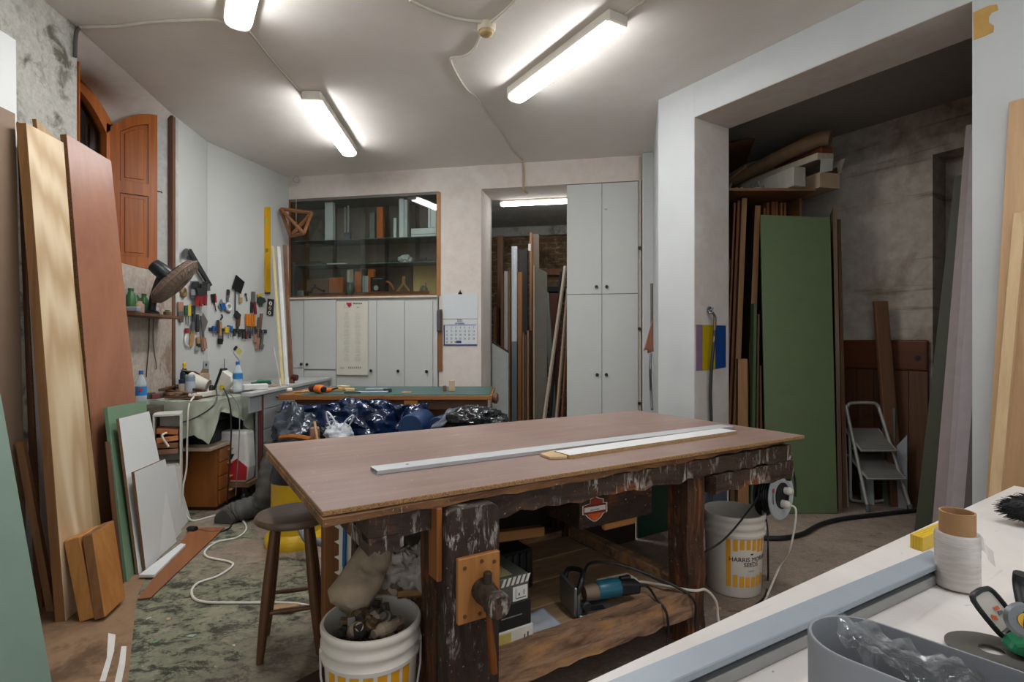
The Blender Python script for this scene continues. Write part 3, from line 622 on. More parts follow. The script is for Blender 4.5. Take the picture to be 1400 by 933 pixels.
# ---- buckets
m_pail = mt('d8d0c4', .45, var=.10, vs=6, name='white bucket plastic'); m_yel = mt('dd9a1c', .5, var=.12, vs=20, name='orange yellow print'); m_prn = mt('35312c', .6, name='dark print'); m_wire = mt('8c8a86', .35, .8, name='steel wire')
def bucket(c, label, a_lo, a_hi, text, dirty=None, h=.43, tilt=0):
    c = V(c); t = T('bucket', label, 'bucket', c); rb, rt = .138, .157
    R = lambda z: rb+(rt-rb)*z/h
    pr = [(.0, .004), (rb-.006, 0), (rb, .006), (R(h-.115), h-.115), (R(h)+.004, h-.11), (R(h)+.006, h-.098), (R(h)-.001, h-.09), (R(h)-.001, h-.072), (R(h)+.006, h-.066), (R(h)+.007, h-.054), (R(h), h-.046), (R(h), h-.03), (R(h)+.007, h-.024), (R(h)+.008, h-.006), (R(h)+.004, h), (R(h)-.004, h), (R(h)-.005, h-.02), (R(h-.1)-.004, h-.1), (rb-.004, .008), (0, .008)]
    P('pail', MB().lathe(pr, c, n=48, cap=False), dirty or m_pail, t, smooth=50, recalc=True)
    th0 = math.atan2(-c.y, -c.x)
    def wr(an, z, off=.0008): return c+V((math.cos(th0+an)*(R(z)+off), math.sin(th0+an)*(R(z)+off), z))
    def patch(mb, a0, a1, z0, z1): mb.grid(lambda u, v: wr(a0+(a1-a0)*u, z0+(z1-z0)*v), 5, 1)
    mb = MB(); zt, z2, z1, zb = .312, .252, .125, .06; n = 6; W = (a_hi-a_lo)
    patch(mb, a_lo, a_lo+W*.105, zb, zt)
    for k in range(n):
        x0 = a_lo+W*(.155+.143*k); patch(mb, x0, x0+W*.10, z2+.01*math.sin(k), zt); patch(mb, x0, x0+W*.10, zb, z1-.012*math.sin(PI*k/5))
    P('printed_stripes', mb, m_yel, t, recalc=False)
    mb = MB(); am = a_lo+W*.58
    for s_, sz, z in text: mb.text(s_, sz, (0, 0, 0), (1, 0, 0), (0, 0, 1), wrap=lambda x, y, z=z: wr(am+x*1.0/R(z), z+y, .0012))
    mb.grid(lambda u, v: wr(am-.05+.1*u, .232+.008*v, .0012), 3, 1); mb.grid(lambda u, v: wr(am-.13+.26*u, .148+.0015*v, .0012), 3, 1); mb.grid(lambda u, v: wr(am-.10+.2*u, .143+.0015*v, .0012), 3, 1)
    P('lettering', mb, m_prn, t, recalc=False)
    for s_ in (-1, 1):
        e = th0+s_*PI/2; d = V((math.cos(e), math.sin(e), 0)); P('handle_lug', MB().lathe([(.016, 0), (.014, .012)], c+d*(R(h-.08)-.001)+V((0, 0, h-.085)), d, 12), m_pail, t)
    return t, c, R, th0, h
TXT = [('HARRIS MORAN', .033, .197), ('SEEDS', .033, .170)]
b1, bc, R_, th_, bh = bucket((1.224, 3.03, 0), 'white bucket with orange stripes standing beside the right front bench leg', -.26, 1.3, TXT)
b2, bc2, R2, th2, bh2 = bucket((-.4735, 1.85, 0), 'white bucket full of metal fittings under the left end of the workbench', -1.05, .95, TXT)
def bail(t, c, R, th, h, drop, m):
    e0, e1 = th-PI/2, th+PI/2; pts = []
    for k in range(13):
        an = e0+(e1-e0)*k/12; s = math.sin(PI*k/12); pts.append(c+V((math.cos(an)*(R(h-.1)+.012), math.sin(an)*(R(h-.1)+.012), h-.085-drop*s)))
    P('bail_handle', MB().tube(pts, .0035, 6), m, t, smooth=True)
bail(b2, bc2, R2, th2, bh2, .26, mt('b9b6b0', .4, name='pale wire'))
# fittings heaped in the front bucket
m_br = mt('75634a', .4, .7, name='brass'); m_gm = mt('5e5850', .45, .7, name='dusty steel'); m_dk = mt('2c2926', .6, name='black plastic fitting'); m_taup = mt('8b7a66', .6, name='taupe fitting')
rr = random.Random(11)
def fit_bolt(M): m_ = MB(M); m_.lathe([(.011, -.05), (.011, .02), (.019, .021), (.019, .035), (.012, .036), (.012, .055)], n=12); return m_
def fit_brk(M): m_ = MB(M); m_.box(-.05, .05, -.012, .012, -.008, .008); m_.box(.03, .05, -.012, .012, .008, .035); m_.box(-.03, -.01, -.014, .014, .008, .014); return m_
def fit_ring(M): m_ = MB(M); m_.tube([(math.cos(2*PI*k/16)*.035, math.sin(2*PI*k/16)*.035, 0) for k in range(16)], .005, 6, closed=True); return m_
def fit_nozz(M): m_ = MB(M); m_.lathe([(.018, -.06), (.02, -.02), (.024, 0), (.024, .03), (.014, .045), (.014, .06)], n=14); return m_
def fit_hinge(M): m_ = MB(M); m_.box(-.085, .085, -.014, .014, -.006, .006); m_.lathe([(.008, -.02), (.008, .02)], (0, 0, .008), (0, 1, 0), 10); m_.box(-.06, -.03, -.008, .008, .006, .012); m_.box(.03, .06, -.008, .008, .006, .012); return m_
kinds = [(fit_bolt, m_br), (fit_brk, m_dk), (fit_nozz, m_taup), (fit_hinge, m_taup), (fit_ring, m_gm), (fit_bolt, m_gm), (fit_brk, m_gm), (fit_hinge, m_br)]
for i in range(44):
    f, m_ = kinds[i % len(kinds)]; lay = 0 if i < 22 else 1
    ra = (.088 if lay == 0 else .08)*math.sqrt(rr.random()); an = rr.uniform(0, 2*PI)
    ra *= .4 if f is fit_hinge else 1
    pz = bh2-.085+.055*lay+rr.uniform(0, .03)
    M_ = Matrix.Translation(bc2+V((ra*math.cos(an), ra*math.sin(an), pz))) @ Matrix.Rotation(rr.uniform(0, 6), 4, 'Z') @ Matrix.Rotation(rr.uniform(.6, 1.6) if f in (fit_bolt, fit_nozz) else rr.uniform(-.4, .4), 4, 'Y')
    O('metal_fitting', f(M_), m_, 'small fitting or bracket heaped loose in the front bucket', 'fitting', 'metal fittings in the front bucket', bevel=.001)
tag(mesh_obj('fitting_bed', MB().ell(bc2+V((0, 0, bh2-.19)), (.135, .135, .095), 24, 10, lambda d: 1+.12*noise.noise(d*6)), mt('3a332b', .8, var=.5, vs=60), smooth=True), 'dark mass of small parts filling the front bucket', 'fittings', kind='stuff')
# plastic bags and wrapping behind / above the front bucket
def bag(name, c, r, label, cat, m, seed, amp=.25, fr=3, R=None, nu=36, nv=22, par=None, solid=.0):
    sd = V((seed*3.1, seed*1.7, seed))
    def fn(d):
        a = noise.noise(d*fr+sd)*amp; b = abs(noise.noise(d*fr*2.3+sd))*amp*.7
        return 1+a-b+amp*.12*noise.noise(d*fr*6+sd)
    mb = MB().ell(c, r, nu, nv, fn, R=R); zs = min(p.z for p in mb.v)
    if par: return P(name, mb, m, par, smooth=60, solid=solid)
    return O(name, mb, m, label, cat, smooth=60, solid=solid)
m_filmy = mt('a1958a', .35, var=.25, vs=30, name='dusty clear plastic'); m_canv = mt('a08c74', .85, var=.25, vs=26, name='dusty canvas')
q0 = bc2+V((-.10, .02, bh2+.02)); q1 = bc2+V((.02, .33, bh2+.22)); ax_ = (q1-q0)
mb = MB(); prof = []
mb.tube([q0+ax_*(k/28) for k in range(29)], [.045+.03*min(1, k/3)-.05*max(0, (k-16)/12) for k in range(29)], 26)
for i, p in enumerate(mb.v): mb.v[i] = p+V((1, .3, 1))*(.022*noise.noise(p*13)+.010*noise.noise(p*34))
O('canvas_bag', mb, m_canv, 'dusty beige rolled canvas bag leaning out of the front bucket', 'bag', smooth=60)
bag('plastic_bag', bc2+V((.03, .19, bh2+.085)), (.10, .06, .075), 'crumpled clear plastic bag bunched behind the fittings in front bucket', 'bag', m_filmy, 3, .45, 2.6)
bag('plastic_bag', bc2+V((.12, .20, bh2+.07)), (.07, .06, .095), 'looped clear plastic bag at the right behind the front bucket', 'bag', m_filmy, 8, .5, 2.2)
bag('plastic_bag', bc2+V((.14, .42, bh2+.12)), (.13, .10, .10), 'dark greyish plastic bag in the shade under the bench corner', 'bag', mt('6b5f54', .4, var=.3), 5, .45, 2.5)
O('wood_offcut', MB().tube([bc2+V((.06, .13, bh2+.012)), bc2+V((.33, .2, bh2+.0))], .014, 4), wood('a07c4c', '7d5a30', AX, 16), 'thin yellowish stick lying across the back of the front bucket', 'wood')
# toothed white strip, blue rod, wooden post at the left end
def px_slab(pts, Y, th): mb = MB(); mb.prism([D(x, y, Y) for x, y in pts], (0, th, 0)); return mb
teeth = [(463, 718), (480, 718), (480, 770), (477, 812), (467, 812)]
y = 808; tt = []
while y > 722: tt += [(463.5, y), (457, y-4), (463, y-6)]; y -= 21
O('toothed_strip', px_slab(teeth+tt, 2.0, .006), mt('c9c3b4', .6), 'white strip with saw-like teeth hanging under the left bench corner', 'saw')
O('rod', MB().tube([D(471.5, 724, 1.985), D(470.5, 774, 1.985)], .007, 10).tube([D(470.5, 774, 1.985), D(470, 790, 1.985), D(472, 812, 1.985)], .0055, 8, 1), [mt('1c4f86', .4), m_gm], 'blue handled rod hanging in front of the white toothed strip', 'rod', smooth=True)
mb = MB(); p = H(451, 812, .0); c0 = D(439, 808, 2.28); w0 = .036
M_ = Matrix.Translation(V((D(451, 800, 2.3).x, 2.3, 0))) @ Matrix.Rotation(.55, 4, 'Z')
O('wooden_post', MB(M_).box(-.03, .03, -.03, .03, 0, .834), wood('8f5c33', '6d4324', AZ, 10, .05), 'square brown wooden post propping the left end of the workbench', 'post', bevel=.003)
O('wood_block', MB(Matrix.Translation(V((-.70, 2.02, 0))) @ Matrix.Rotation(.9, 4, 'Z')).box(-.11, .11, -.045, .045, 0, .13), mt('3a2318', .6, var=.4, vs=9), 'dark reddish wood block on the floor left of the front bucket', 'wood', bevel=.006)
# ---- round stool
st = T('stool', 'round dark wooden stool half under the left end of the workbench', 'stool', (-.985, 2.46, 0))
m_stool = wood('6e5a4a', '4f3d30', AX, 10, .08, .4); m_stl = wood('6b4629', '4c301c', AZ, 14, .04, .42)
P('seat', MB().lathe([(.10, .555), (.145, .558), (.163, .570), (.165, .582), (.158, .594), (.12, .600), (0, .600)], (-.972, 2.452, 0), n=40), m_stool, st, smooth=True)
c_ = V((-.985, 2.46, 0)); offs = [(-.078, -.15), (.15, -.078), (.078, .15), (-.15, .078)]; ft = []
for ox, oy in offs:
    b = c_+V((ox, oy, 0)); tp = c_+V((ox*.55, oy*.55, .565)); ft.append((b, tp)); pts = [b.lerp(tp, k/8) for k in range(9)]
    P('leg', MB().tube(pts, [.014, .018, .0205, .022, .0225, .022, .0205, .019, .017], 12), m_stl, st, smooth=True)
for i, (z1, z2) in enumerate(((.20, .20), (.27, .27), (.20, .20), (.27, .27))):
    (ba, ta), (bb, tb) = ft[i], ft[(i+1) % 4]; P('rung', MB().tube([ba.lerp(ta, z1/.565), ba.lerp(ta, z1/.565).lerp(bb.lerp(tb, z2/.565), .5), bb.lerp(tb, z2/.565)], [.009, .0125, .009], 10), m_stl, st, smooth=True)
mb = MB(); q = H(389, 834, 0); mb.grid(lambda u, v: (q.x-.07+.14*u, q.y-.05+.09*v, .006+.02*abs(noise.noise(V((u*3, v*3, 4))))+.025*u*(1-v)), 8, 6)
O('cardboard_scrap', mb, mt('9a7a52', .8), 'torn brown cardboard scrap on the floor under the stool', 'cardboard', solid=.003, smooth=True)
# ---- cable reel hung on the bench end
cr_c = D(1069, 678, 2.99); nrm = (V((0, 0, 1.2))-cr_c); nrm = V((nrm.x*1.0+1.15, nrm.y, 0)).normalized(); nrm = V((.05, -1, 0)).normalized()
nrm = V((.60, -.80, .03)).normalized()
rl = T('cable_reel', 'round grey and black cable reel with plugs hanging at the right bench end', 'cable reel', cr_c-V((0, 0, .14)))
P('drum_side', MB().lathe([(.02, 0), (.128, 0), (.132, -.006), (.128, -.012), (.02, -.012)], cr_c, nrm, 40), mt('b9c0c2', .4), rl, label='pale grey front disc', smooth=True)
P('drum_side', MB().lathe([(.02, 0), (.128, 0), (.13, -.006), (.128, -.01), (.02, -.01)], cr_c-nrm*.085, nrm, 40), m_blk, rl, smooth=True)
P('drum', MB().lathe([(.075, -.013), (.075, -.085)], cr_c, nrm, 30), m_blk, rl, smooth=True)
mb = MB(); xa = V((0, 0, 1)).cross(nrm).normalized(); ya = nrm.cross(xa)
mb.tube([cr_c+nrm*(-.015-.066*k/140)+(xa*math.cos(k*.45)+ya*math.sin(k*.45))*(.087+.014*((k//14) % 2)) for k in range(141)], .007, 6); P('wound_cable', mb, m_blk, rl, smooth=True)
P('hub', MB().lathe([(.070, .001), (.070, .006), (.05, .007), (.05, .003)], cr_c, nrm, 30), m_blk, rl, smooth=True)
for k, (u_, v_) in enumerate(((.025, .025), (-.012, -.04))):
    o_ = cr_c+xa*u_+ya*v_; P('plug', MB().lathe([(.021, .006), (.022, .03), (.017, .045), (.009, .05)], o_, nrm, 14), m_wpl, rl, label='white plug', smooth=True)
P('grip', MB().lathe([(.012, .002), (.011, .022)], cr_c+xa*.055+ya*.085, nrm, 12), m_blk, rl)
mb = MB(); mb.lathe([(.013, .0005), (.013, .0015)], cr_c-xa*.09+ya*.04, nrm, 18); P('brand_dot', mb, mt('c2472a', .5), rl)
mb = MB()
for k in range(9):
    an = 2.75+.085*k; o_ = cr_c+(xa*math.cos(an)+ya*math.sin(an))*.097+nrm*.001; tx = (-xa*math.sin(an)+ya*math.cos(an)); rx = (xa*math.cos(an)+ya*math.sin(an)); mb.prism([o_-tx*.003-rx*.007, o_+tx*.003-rx*.007, o_+tx*.003+rx*.007, o_-tx*.003+rx*.007], nrm*.0006)
P('printed_mark', mb, mt('4b5a62', .5), rl)
mb = MB(); mb.tube(cr([cr_c-nrm*.1-xa*.03+ya*.02, cr_c-nrm*.07-xa*.09+ya*.1, cr_c-nrm*.05-xa*.03+ya*.19, cr_c-nrm*.03+xa*.03+ya*.15, cr_c-nrm*.02+xa*.03+ya*.05], 6), .013, 8); P('carry_frame', mb, m_blk, rl, smooth=True)
bk_ = TF.pt(2.33, .08, .76); 
P('hanging_loop', MB().tube(cr([bk_+V((.0, -.03, .03)), bk_+V((.02, -.035, -.05)), cr_c+ya*.20-nrm*.04, cr_c+ya*.17+xa*.08, cr_c+ya*.08+xa*.145, cr_c-ya*.03+xa*.15], 6), .0055, 8), m_blk, rl, smooth=True)
o_ = cr_c-xa*.012-ya*.04+nrm*.05
O('extension_cord', MB().tube(cr([o_, o_+nrm*.03-ya*.03, H(1074, 745, .25)+V((0, -.05, 0)), H(1066, 775, .1), H(1050, 812, .006), H(1040, 830, .006), H(1010, 862, .006)], 6), .0055, 8), m_wpl, 'white cord dropping from the cable reel plug to the floor', 'cord', smooth=True)
O('extension_cord', MB().tube(cr([cr_c-nrm*.06-xa*.10-ya*.02, D(1049, 720, 2.98), D(1050, 760, 2.95), H(1050, 792, .006), H(1046, 815, .006), H(1030, 830, .006)], 6), .005, 8), m_blk, 'thin dark cord hanging straight down behind the cable reel', 'cord', smooth=True)
O('extension_cord', MB().tube(cr([cr_c-nrm*.06-xa*.1+ya*.03, D(1030, 690, 2.86), D(1005, 722, 2.80), D(985, 742, 2.78), D(962, 756, 2.76), D(952, 762, 2.80), D(945, 745, 2.9)], 6), .005, 8), m_blk, 'thin black cord looping across the front of the striped bucket', 'cord', smooth=True)
O('rubber_hose', MB().tube(cr([H(1020, 738, .016), H(1042, 736, .016), H(1070, 736, .016), H(1098, 730, .016), H(1120, 718, .016), H(1150, 710, .016), H(1200, 704, .016), H(1230, 700.5, .016), H(1252, 698, .016)], 6), .016, 10), mt('1d201f', .5, name='black rubber'), 'thick black hose curving over the floor in front of the stepladder', 'hose', smooth=True)

# wood chips and litter on the floor
for i, (px, py, c, L, lab) in enumerate(((980, 832, 'b99562', .05, 'pale wood chip on the floor between the right bench leg and bucket'), (203, 846, 'a9a596', .03, 'pale scrap on the coated floor left, near the brown floor sheet'), (230, 847, 'b49a70', .03, 'tan chip on the coated floor beside the pale scrap'), (262, 870, '9aa597', .04, 'greenish chip on the coated floor left of the stool'), (213, 878, '5f8f6a', .025, 'small green scrap on the coated floor at the lower left'), (320, 883, 'c4bfb2', .02, 'tiny white chip on the coated floor beside the stool leg'), (291, 742, 'c9b79a', .03, 'pale shaving near the bend of the cream cord'))):
    p = H(px, py, .003); M_ = Matrix.Translation(V((p.x, p.y, .001))) @ Matrix.Rotation(i*1.1, 4, 'Z'); mb = MB(M_); mb.prism([(-L/2, -L*.25, 0), (L*.3, -L*.3, 0), (L*.5, L*.1, 0), (-L*.2, L*.3, 0)], (0, 0, .004)); O('wood_chip', mb, mt(c, .8), lab, 'chip', 'chips littering the floor')
# ================================================================ boards leaning on the left wall
def board(name, label, cat, bl, br, tl, tr, th, mats, group=None, bevel=.0015, z0=0.0):
    """sheet given by its front face: bl, br pixels on the floor (or points), tl (px, py, Y) and tr pixel in the same plane; th metres thick behind it"""
    bl = V(bl) if len(bl) == 3 else H(bl[0], bl[1], z0); br = V(br) if len(br) == 3 else H(br[0], br[1], z0)
    tl = V(tl) if isinstance(tl, V) else D(*tl)
    n = (br-bl).cross(tl-bl).normalized()
    if n.dot(V((0, 0, CAMZ))-bl) < 0: n = -n
    tr = PL(tr[0], tr[1], bl, n) if not isinstance(tr, V) else tr
    q = [bl, br, tr, tl]; mb = MB(); mb.prism(q, -n*th, 0, 1 if isinstance(mats, (list, tuple)) else 0)
    dz = min(p.z for p in mb.v)-z0
    if dz < 0: mb.v = [p-V((0, 0, dz)) for p in mb.v]
    return O(name, mb, mats, label, cat, group, bevel=bevel)
m_chipd = chip('8a6236', '54381e', 170); m_chipl = chip('b89468', '8d6a44')
m_melw = mt('d3d4d2', .45, var=.04, vs=4, name='white melamine'); m_mdfb = mt('86705d', .6, var=.08, vs=5, name='brown beige sheet'); m_lil = mt('9a9495', .55, var=.06, vs=5, name='lilac grey sheet')
def pineply():
    t = NT('pine plywood'); co = t.map((5, 5, .55)); f = t.noise(co, 1.0, 3, .45, .9)
    x = t.n('TexWave', wave_type='RINGS', rings_direction='Y'); x.inputs['Scale'].default_value = 1.1; x.inputs['Distortion'].default_value = 5.0; x.inputs['Detail'].default_value = 2; x.inputs['Detail Scale'].default_value = .8; t.l(t.map((7, 7, .75)), x.inputs['Vector'])
    col = t.mix(t.mul(x.outputs[0], .85), 'd6c1a0', 'b0926c'); col = t.mix(t.mul(t.ramp(f, .4, .7), .3), col, 'b9925f')
    return t.out(col, .55, 0, x.outputs[0], .02, .002)
m_pply = pineply(); m_pedge = wood('8d6338', '6a4624', AZ, 16, .03)
def terra():
    t = NT('terracotta laminate'); f = t.noise(t.map((1, 1, .35)), 3.2, 7, .7, .6); g = t.noise(t.map((1, 1, .3)), 14, 4, .6)
    col = t.mix(t.ramp(f, .35, .7), 'a26e52', '875640'); col = t.mix(t.mul(t.ramp(g, .5, .8), .3), col, 'a8796a')
    return t.out(col, .35, 0, None)
m_ter = terra(); m_lgrn = mt('6f8a6e', .5, var=.07, vs=7, name='pale green board'); m_block = wood('b87f45', '935b29', AZ, 9, .07, .5)
m_grnf = mt('768a7c', .5, var=.08, vs=5, name='grey green sheet')
LS = 'sheets and boards leaning on the left wall'
br = V((-2.426, 2.753, 0)); tr = V((-2.49, 2.75, 2.50)); dv = V((.063, -1.2, 0))
board('leaning_sheet', 'tall white sheet at the left photo edge, behind the brown beige one', 'board', V((-2.44, 1.60, 0)), V((-2.50, 2.80, 0)), V((-2.54, 1.65, 2.94)), V((-2.60, 2.876, 2.938)), .02, [m_melw, m_chipl], LS)
board('leaning_sheet', 'brown beige sheet at the left photo edge, shiny and taller than the plank', 'board', br+dv, br, tr+dv, tr, .016, [m_mdfb, m_chip], LS)
board('leaning_board', 'dark reddish board edge squeezed between the beige sheet and the lilac one', 'board', (47, 833), (57, 833), (22, 166, 2.80), (27, 168), .018, [mt('5b3a2c', .6), m_chipd], LS)
board('leaning_board', 'narrow lilac grey panel left of the pine plank', 'board', (62, 832), (78, 831), (27, 172, 2.78), (34, 176), .018, [m_lil, m_chipl], LS)
board('leaning_plank', 'pale plank whose top shows behind the pine plank', 'plank', (112, 818), (146, 790), (50, 163, 2.99), (80, 193), .022, [wood('b99a70', '9a7a50', AZ, 12, .05), m_pedge], LS)
board('leaning_plank', 'thick pine plywood plank with swirling pale grain left of the terracotta sheet', 'plank', (90, 851), (134, 812), (36, 169, 2.72), (87, 196), .045, [m_pply, m_pedge], LS)
tq = [H(141, 775), H(205, 738), D(91, 184, 3.30)]; tn = (tq[1]-tq[0]).cross(tq[2]-tq[0]).normalized(); tn = tn if tn.dot(V((0, 0, CAMZ))-tq[0]) > 0 else -tn
tq.append(PL(152, 221, tq[0], tn)); tx = (tq[1]-tq[0]).normalized(); PT = [tq[0]-tn*.06+tx*.2, tq[1]-tn*.06+tx*.075, tq[2]-tn*.06+tx*.2-V((0, 0, .03)), tq[3]-tn*.06+tx*.075-V((0, 0, .03))]
for i_ in (0, 1): PT[i_].z = 0
board('leaning_sheet', 'pale sheet whose edge shows right of the terracotta one', 'board', PT[0], PT[1], PT[2], PT[3], .018, [mt('b79d80', .6), m_chipl], LS)
board('leaning_sheet', 'large terracotta laminate sheet with thick chipboard edge', 'board', (141, 775), (205, 738), (91, 184, 3.30), (152, 221), .04, [m_ter, m_chipd], LS)
board('leaning_board', 'short pale green board leaning on the terracotta sheet', 'board', (174, 797), (214, 754), (147, 558, 3.31), (200, 549), .022, [m_lgrn, mt('5d7a60', .6)], LS)
board('leaning_board', 'thin brown slat leaning just left of the pale green board', 'board', (163, 801), (170, 799), (144, 605, 3.04), (150, 604), .012, wood('6d4a31', '523520', AZ, 12, .05), LS)
board('leaning_board', 'taller white board with brown edge leaning on the pale green one', 'board', (190, 787), (242, 742), (163, 573, 3.30), (204, 563), .018, [m_melw, chip('8a6a4c', '684a30')], LS)
wbd = board('leaning_board', 'lower white board with a screw hole in front of the taller white one', 'board', (200, 783), (249, 728), (184, 646, 3.235), (226, 628), .018, [m_melw, chip('7d5a3c', '5b3e26')], LS)
lb, lr, lt = H(200, 783), H(249, 728), D(184, 646, 3.235); ln = (lr-lb).cross(lt-lb).normalized(); ln = ln if ln.dot(V((0, 0, CAMZ))-lb) > 0 else -ln
lo = lb-ln*.022; g0 = V((lo.x, lo.y, lo.z)); ed = (lr-lb).normalized(); g0 = lo+(ln.cross(ed))*(-lo.z/ln.cross(ed).z)
def onb(px): r_ = (px-CX)/FOC; k_ = (r_*g0.y-g0.x)/(ed.x-r_*ed.y); return g0+ed*k_
board('leaning_board', 'white board standing at the right behind the lower white board', 'board', onb(216), onb(261), PL(212, 641, g0, ln), PL(239, 636, g0, ln), .012, [m_melw, m_chipl], LS)
br_ = H(80, 985); tr_ = D(1, 540, 2.3); dv_ = V((.12, -.9, 0))
board('leaning_sheet', 'grey green sheet leaning in the lower left corner, nearest the camera', 'board', br_+dv_, br_, tr_+dv_, tr_, .016, [m_grnf, mt('5f7266', .6)], LS)
board('leaning_plank', 'short light brown batten standing right of the grey green sheet', 'plank', (63, 838), (74, 837), (20, 606, 2.67), (31, 605), .03, wood('86603f', '684629', AZ, 12, .05), LS)
bl_, br2, tl_, tr2 = H(130, 851), H(162, 826), D(108, 740, 2.70), None
nn_ = (br2-bl_).cross(tl_-bl_).normalized(); nn_ = nn_ if nn_.y < 0 else -nn_; tr2 = PL(141, 722, bl_, nn_)
sh_ = -nn_*.085
board('wood_block', 'front thick varnished wood block leaning at the foot of the pine plank', 'wood', bl_, br2, tl_, tr2, .075, [m_block, wood('c08a4c', '9a6630', AZ, 14, .04)], bevel=.004)
board('wood_block', 'rear thick wood block behind its twin at the foot of the pine plank', 'wood', bl_+sh_+V((-.03, -.01, 0)), br2+sh_+V((-.05, 0, 0)), tl_+sh_+V((-.02, 0, .01)), tr2+sh_+V((-.03, 0, .015)), .05, [m_block, m_pedge], bevel=.004)
# floor sheets
m_tanfl = plaster_mat('brown floor sheet', '8e7258', '7b6149', '5f4a38', 2.2, .52, .62, .1, .8)
mb = MB(); mb.prism([(x, y, .004) for x, y in ((-1.985, 2.90), (-1.53, 2.186), (-1.15, 1.5), (-2.55, 1.5), (-2.68, 3.6), (-2.3, 3.6))], (0, 0, -.0035))
fs = O('floor_sheet', mb, m_tanfl, 'brown hardboard sheet covering the floor under the leaning boards', 'floor sheet')
m_smear = mt('d9d6cf', .7, name='white paint smear')
for pts in (((136, 932), (146, 900), (148, 866), (158, 868), (156, 890), (150, 912), (144, 932)), ((156, 936), (163, 905), (166, 884), (173, 884), (171, 910), (166, 934))):
    mb = MB(); mb.prism([H(x, y, .0052) for x, y in pts], (0, 0, -.001)); P('paint_smear', mb, m_smear, fs, label='white paint smear')
mb = MB(); mb.prism([H(x, y, .0115) for x, y in ((188, 819), (206, 817), (307, 721), (262, 722))], (0, 0, -.006)); O('floor_board', mb, wood('8f5a33', '79492a', AY, 6, .1), 'thin orange brown board lying flat on the floor in front of the white boards', 'board')
mb = MB(); mb.prism([H(x, y, .03) for x, y in ((190, 786), (211, 786), (254, 744), (247, 743))], (0, 0, -.018)); O('floor_strip', mb, [m_melw], 'white strip lying on the orange brown floor board', 'strip', bevel=.002)
# tall narrow open box with offcuts
x0, x1, yb = -2.575, -2.335, 3.93
wbx = T('open_box', 'narrow white open box with wood offcuts behind the white boards', 'box', ((x0+x1)/2, yb+.15, 0)); M_ = Matrix.Translation(V((x0, yb, 0))) @ Matrix.Rotation(.5, 4, 'Z'); w_ = .178
mw = mt('c9c6bc', .6, name='white laminated box')
for nm, a in (('side_panel', (0, .012, 0, .2, 0, .83)), ('side_panel', (w_-.012, w_, 0, .2, 0, .83)), ('top_panel', (.012, w_-.012, 0, .2, .815, .83)), ('back_panel', (.012, w_-.012, .188, .2, 0, .815)), ('shelf', (.012, w_-.012, .02, .188, .45, .46)), ('front_panel', (.012, w_-.012, .0, .018, 0, .45))): P(nm, MB(M_).box(*a), mw, wbx, bevel=.001)
for i, (za, an, c, lab) in enumerate(((.70, .12, 'a5743f', 'brown offcut lying highest in the narrow white box'), (.645, -.1, 'c09a62', 'pale offcut lying in the middle of the narrow white box'), (.60, .06, '7b5735', 'dark offcut lying lowest in the narrow white box'), (.555, .0, '8b7660', 'greyish offcut at the bottom of the narrow white box'))):
    O('wood_offcut', MB(M_ @ Matrix.Translation(V((w_/2, .12, za))) @ Matrix.Rotation(an, 4, 'Y')).box(-.068, .068, -.11, .06, -.018, .018), wood(c, c[:2]+'5030', AY, 12, .06), lab, 'wood', bevel=.002)
O('bent_pipe', MB().tube(cr([M_ @ V((.09, -.03, .70)), M_ @ V((.06, -.04, .68)), M_ @ V((.10, -.04, .60))], 5), .008, 8), m_wpl, 'small bent white pipe sticking out of the narrow white box', 'pipe', smooth=True)
# ================================================================ desk pedestal, cloth and clutter
m_desk = wood('945a29', '78451c', AZ, 5, .06, .45); m_dtop = mt('9b8b76', .5, name='desk top edge')
dk = T('desk', 'brown veneer desk with four small drawers under the pale green cloth', 'desk', (-2.6, 4.6, 0))
P('pedestal', MB().box(-2.85, -2.362, 4.387, 4.80, .03, .50), m_desk, dk, bevel=.003); P('plinth', MB().box(-2.83, -2.38, 4.40, 4.79, 0, .03), m_pined, dk)
P('desk_top', MB().box(-2.84, -2.34, 4.26, 4.94, .50, .528), m_dtop, dk, bevel=.004)
P('desk_leg', MB().box(-2.45, -2.40, 4.87, 4.92, 0, .50), m_desk, dk)
for k in range(4):
    z0 = .05+.112*k; d_ = P('drawer', MB().box(-2.362, -2.348, 4.41, 4.78, z0, z0+.104), m_desk, dk, bevel=.002); P('handle', MB().box(-2.348, -2.322, 4.52, 4.67, z0+.072, z0+.086), wood('b98a50', '9a6a35', AY, 12, .06), d_, bevel=.004)
mc = T('machine', 'black machine hidden under the pale green cloth', 'machine', (-2.6, 4.65, .53)); P('body', MB().box(-2.80, -2.42, 4.40, 4.94, .53, .70), mt('191a1d', .4), mc, bevel=.01); P('table', MB().box(-2.82, -2.36, 4.30, 4.95, .72, .880), mt('202226', .4), mc, bevel=.006); P('column', MB().box(-2.75, -2.45, 4.5, 4.85, .70, .72), m_blk, mc)
m_clo = mt('a5aa98', .85, var=.14, vs=9, name='pale green cloth')
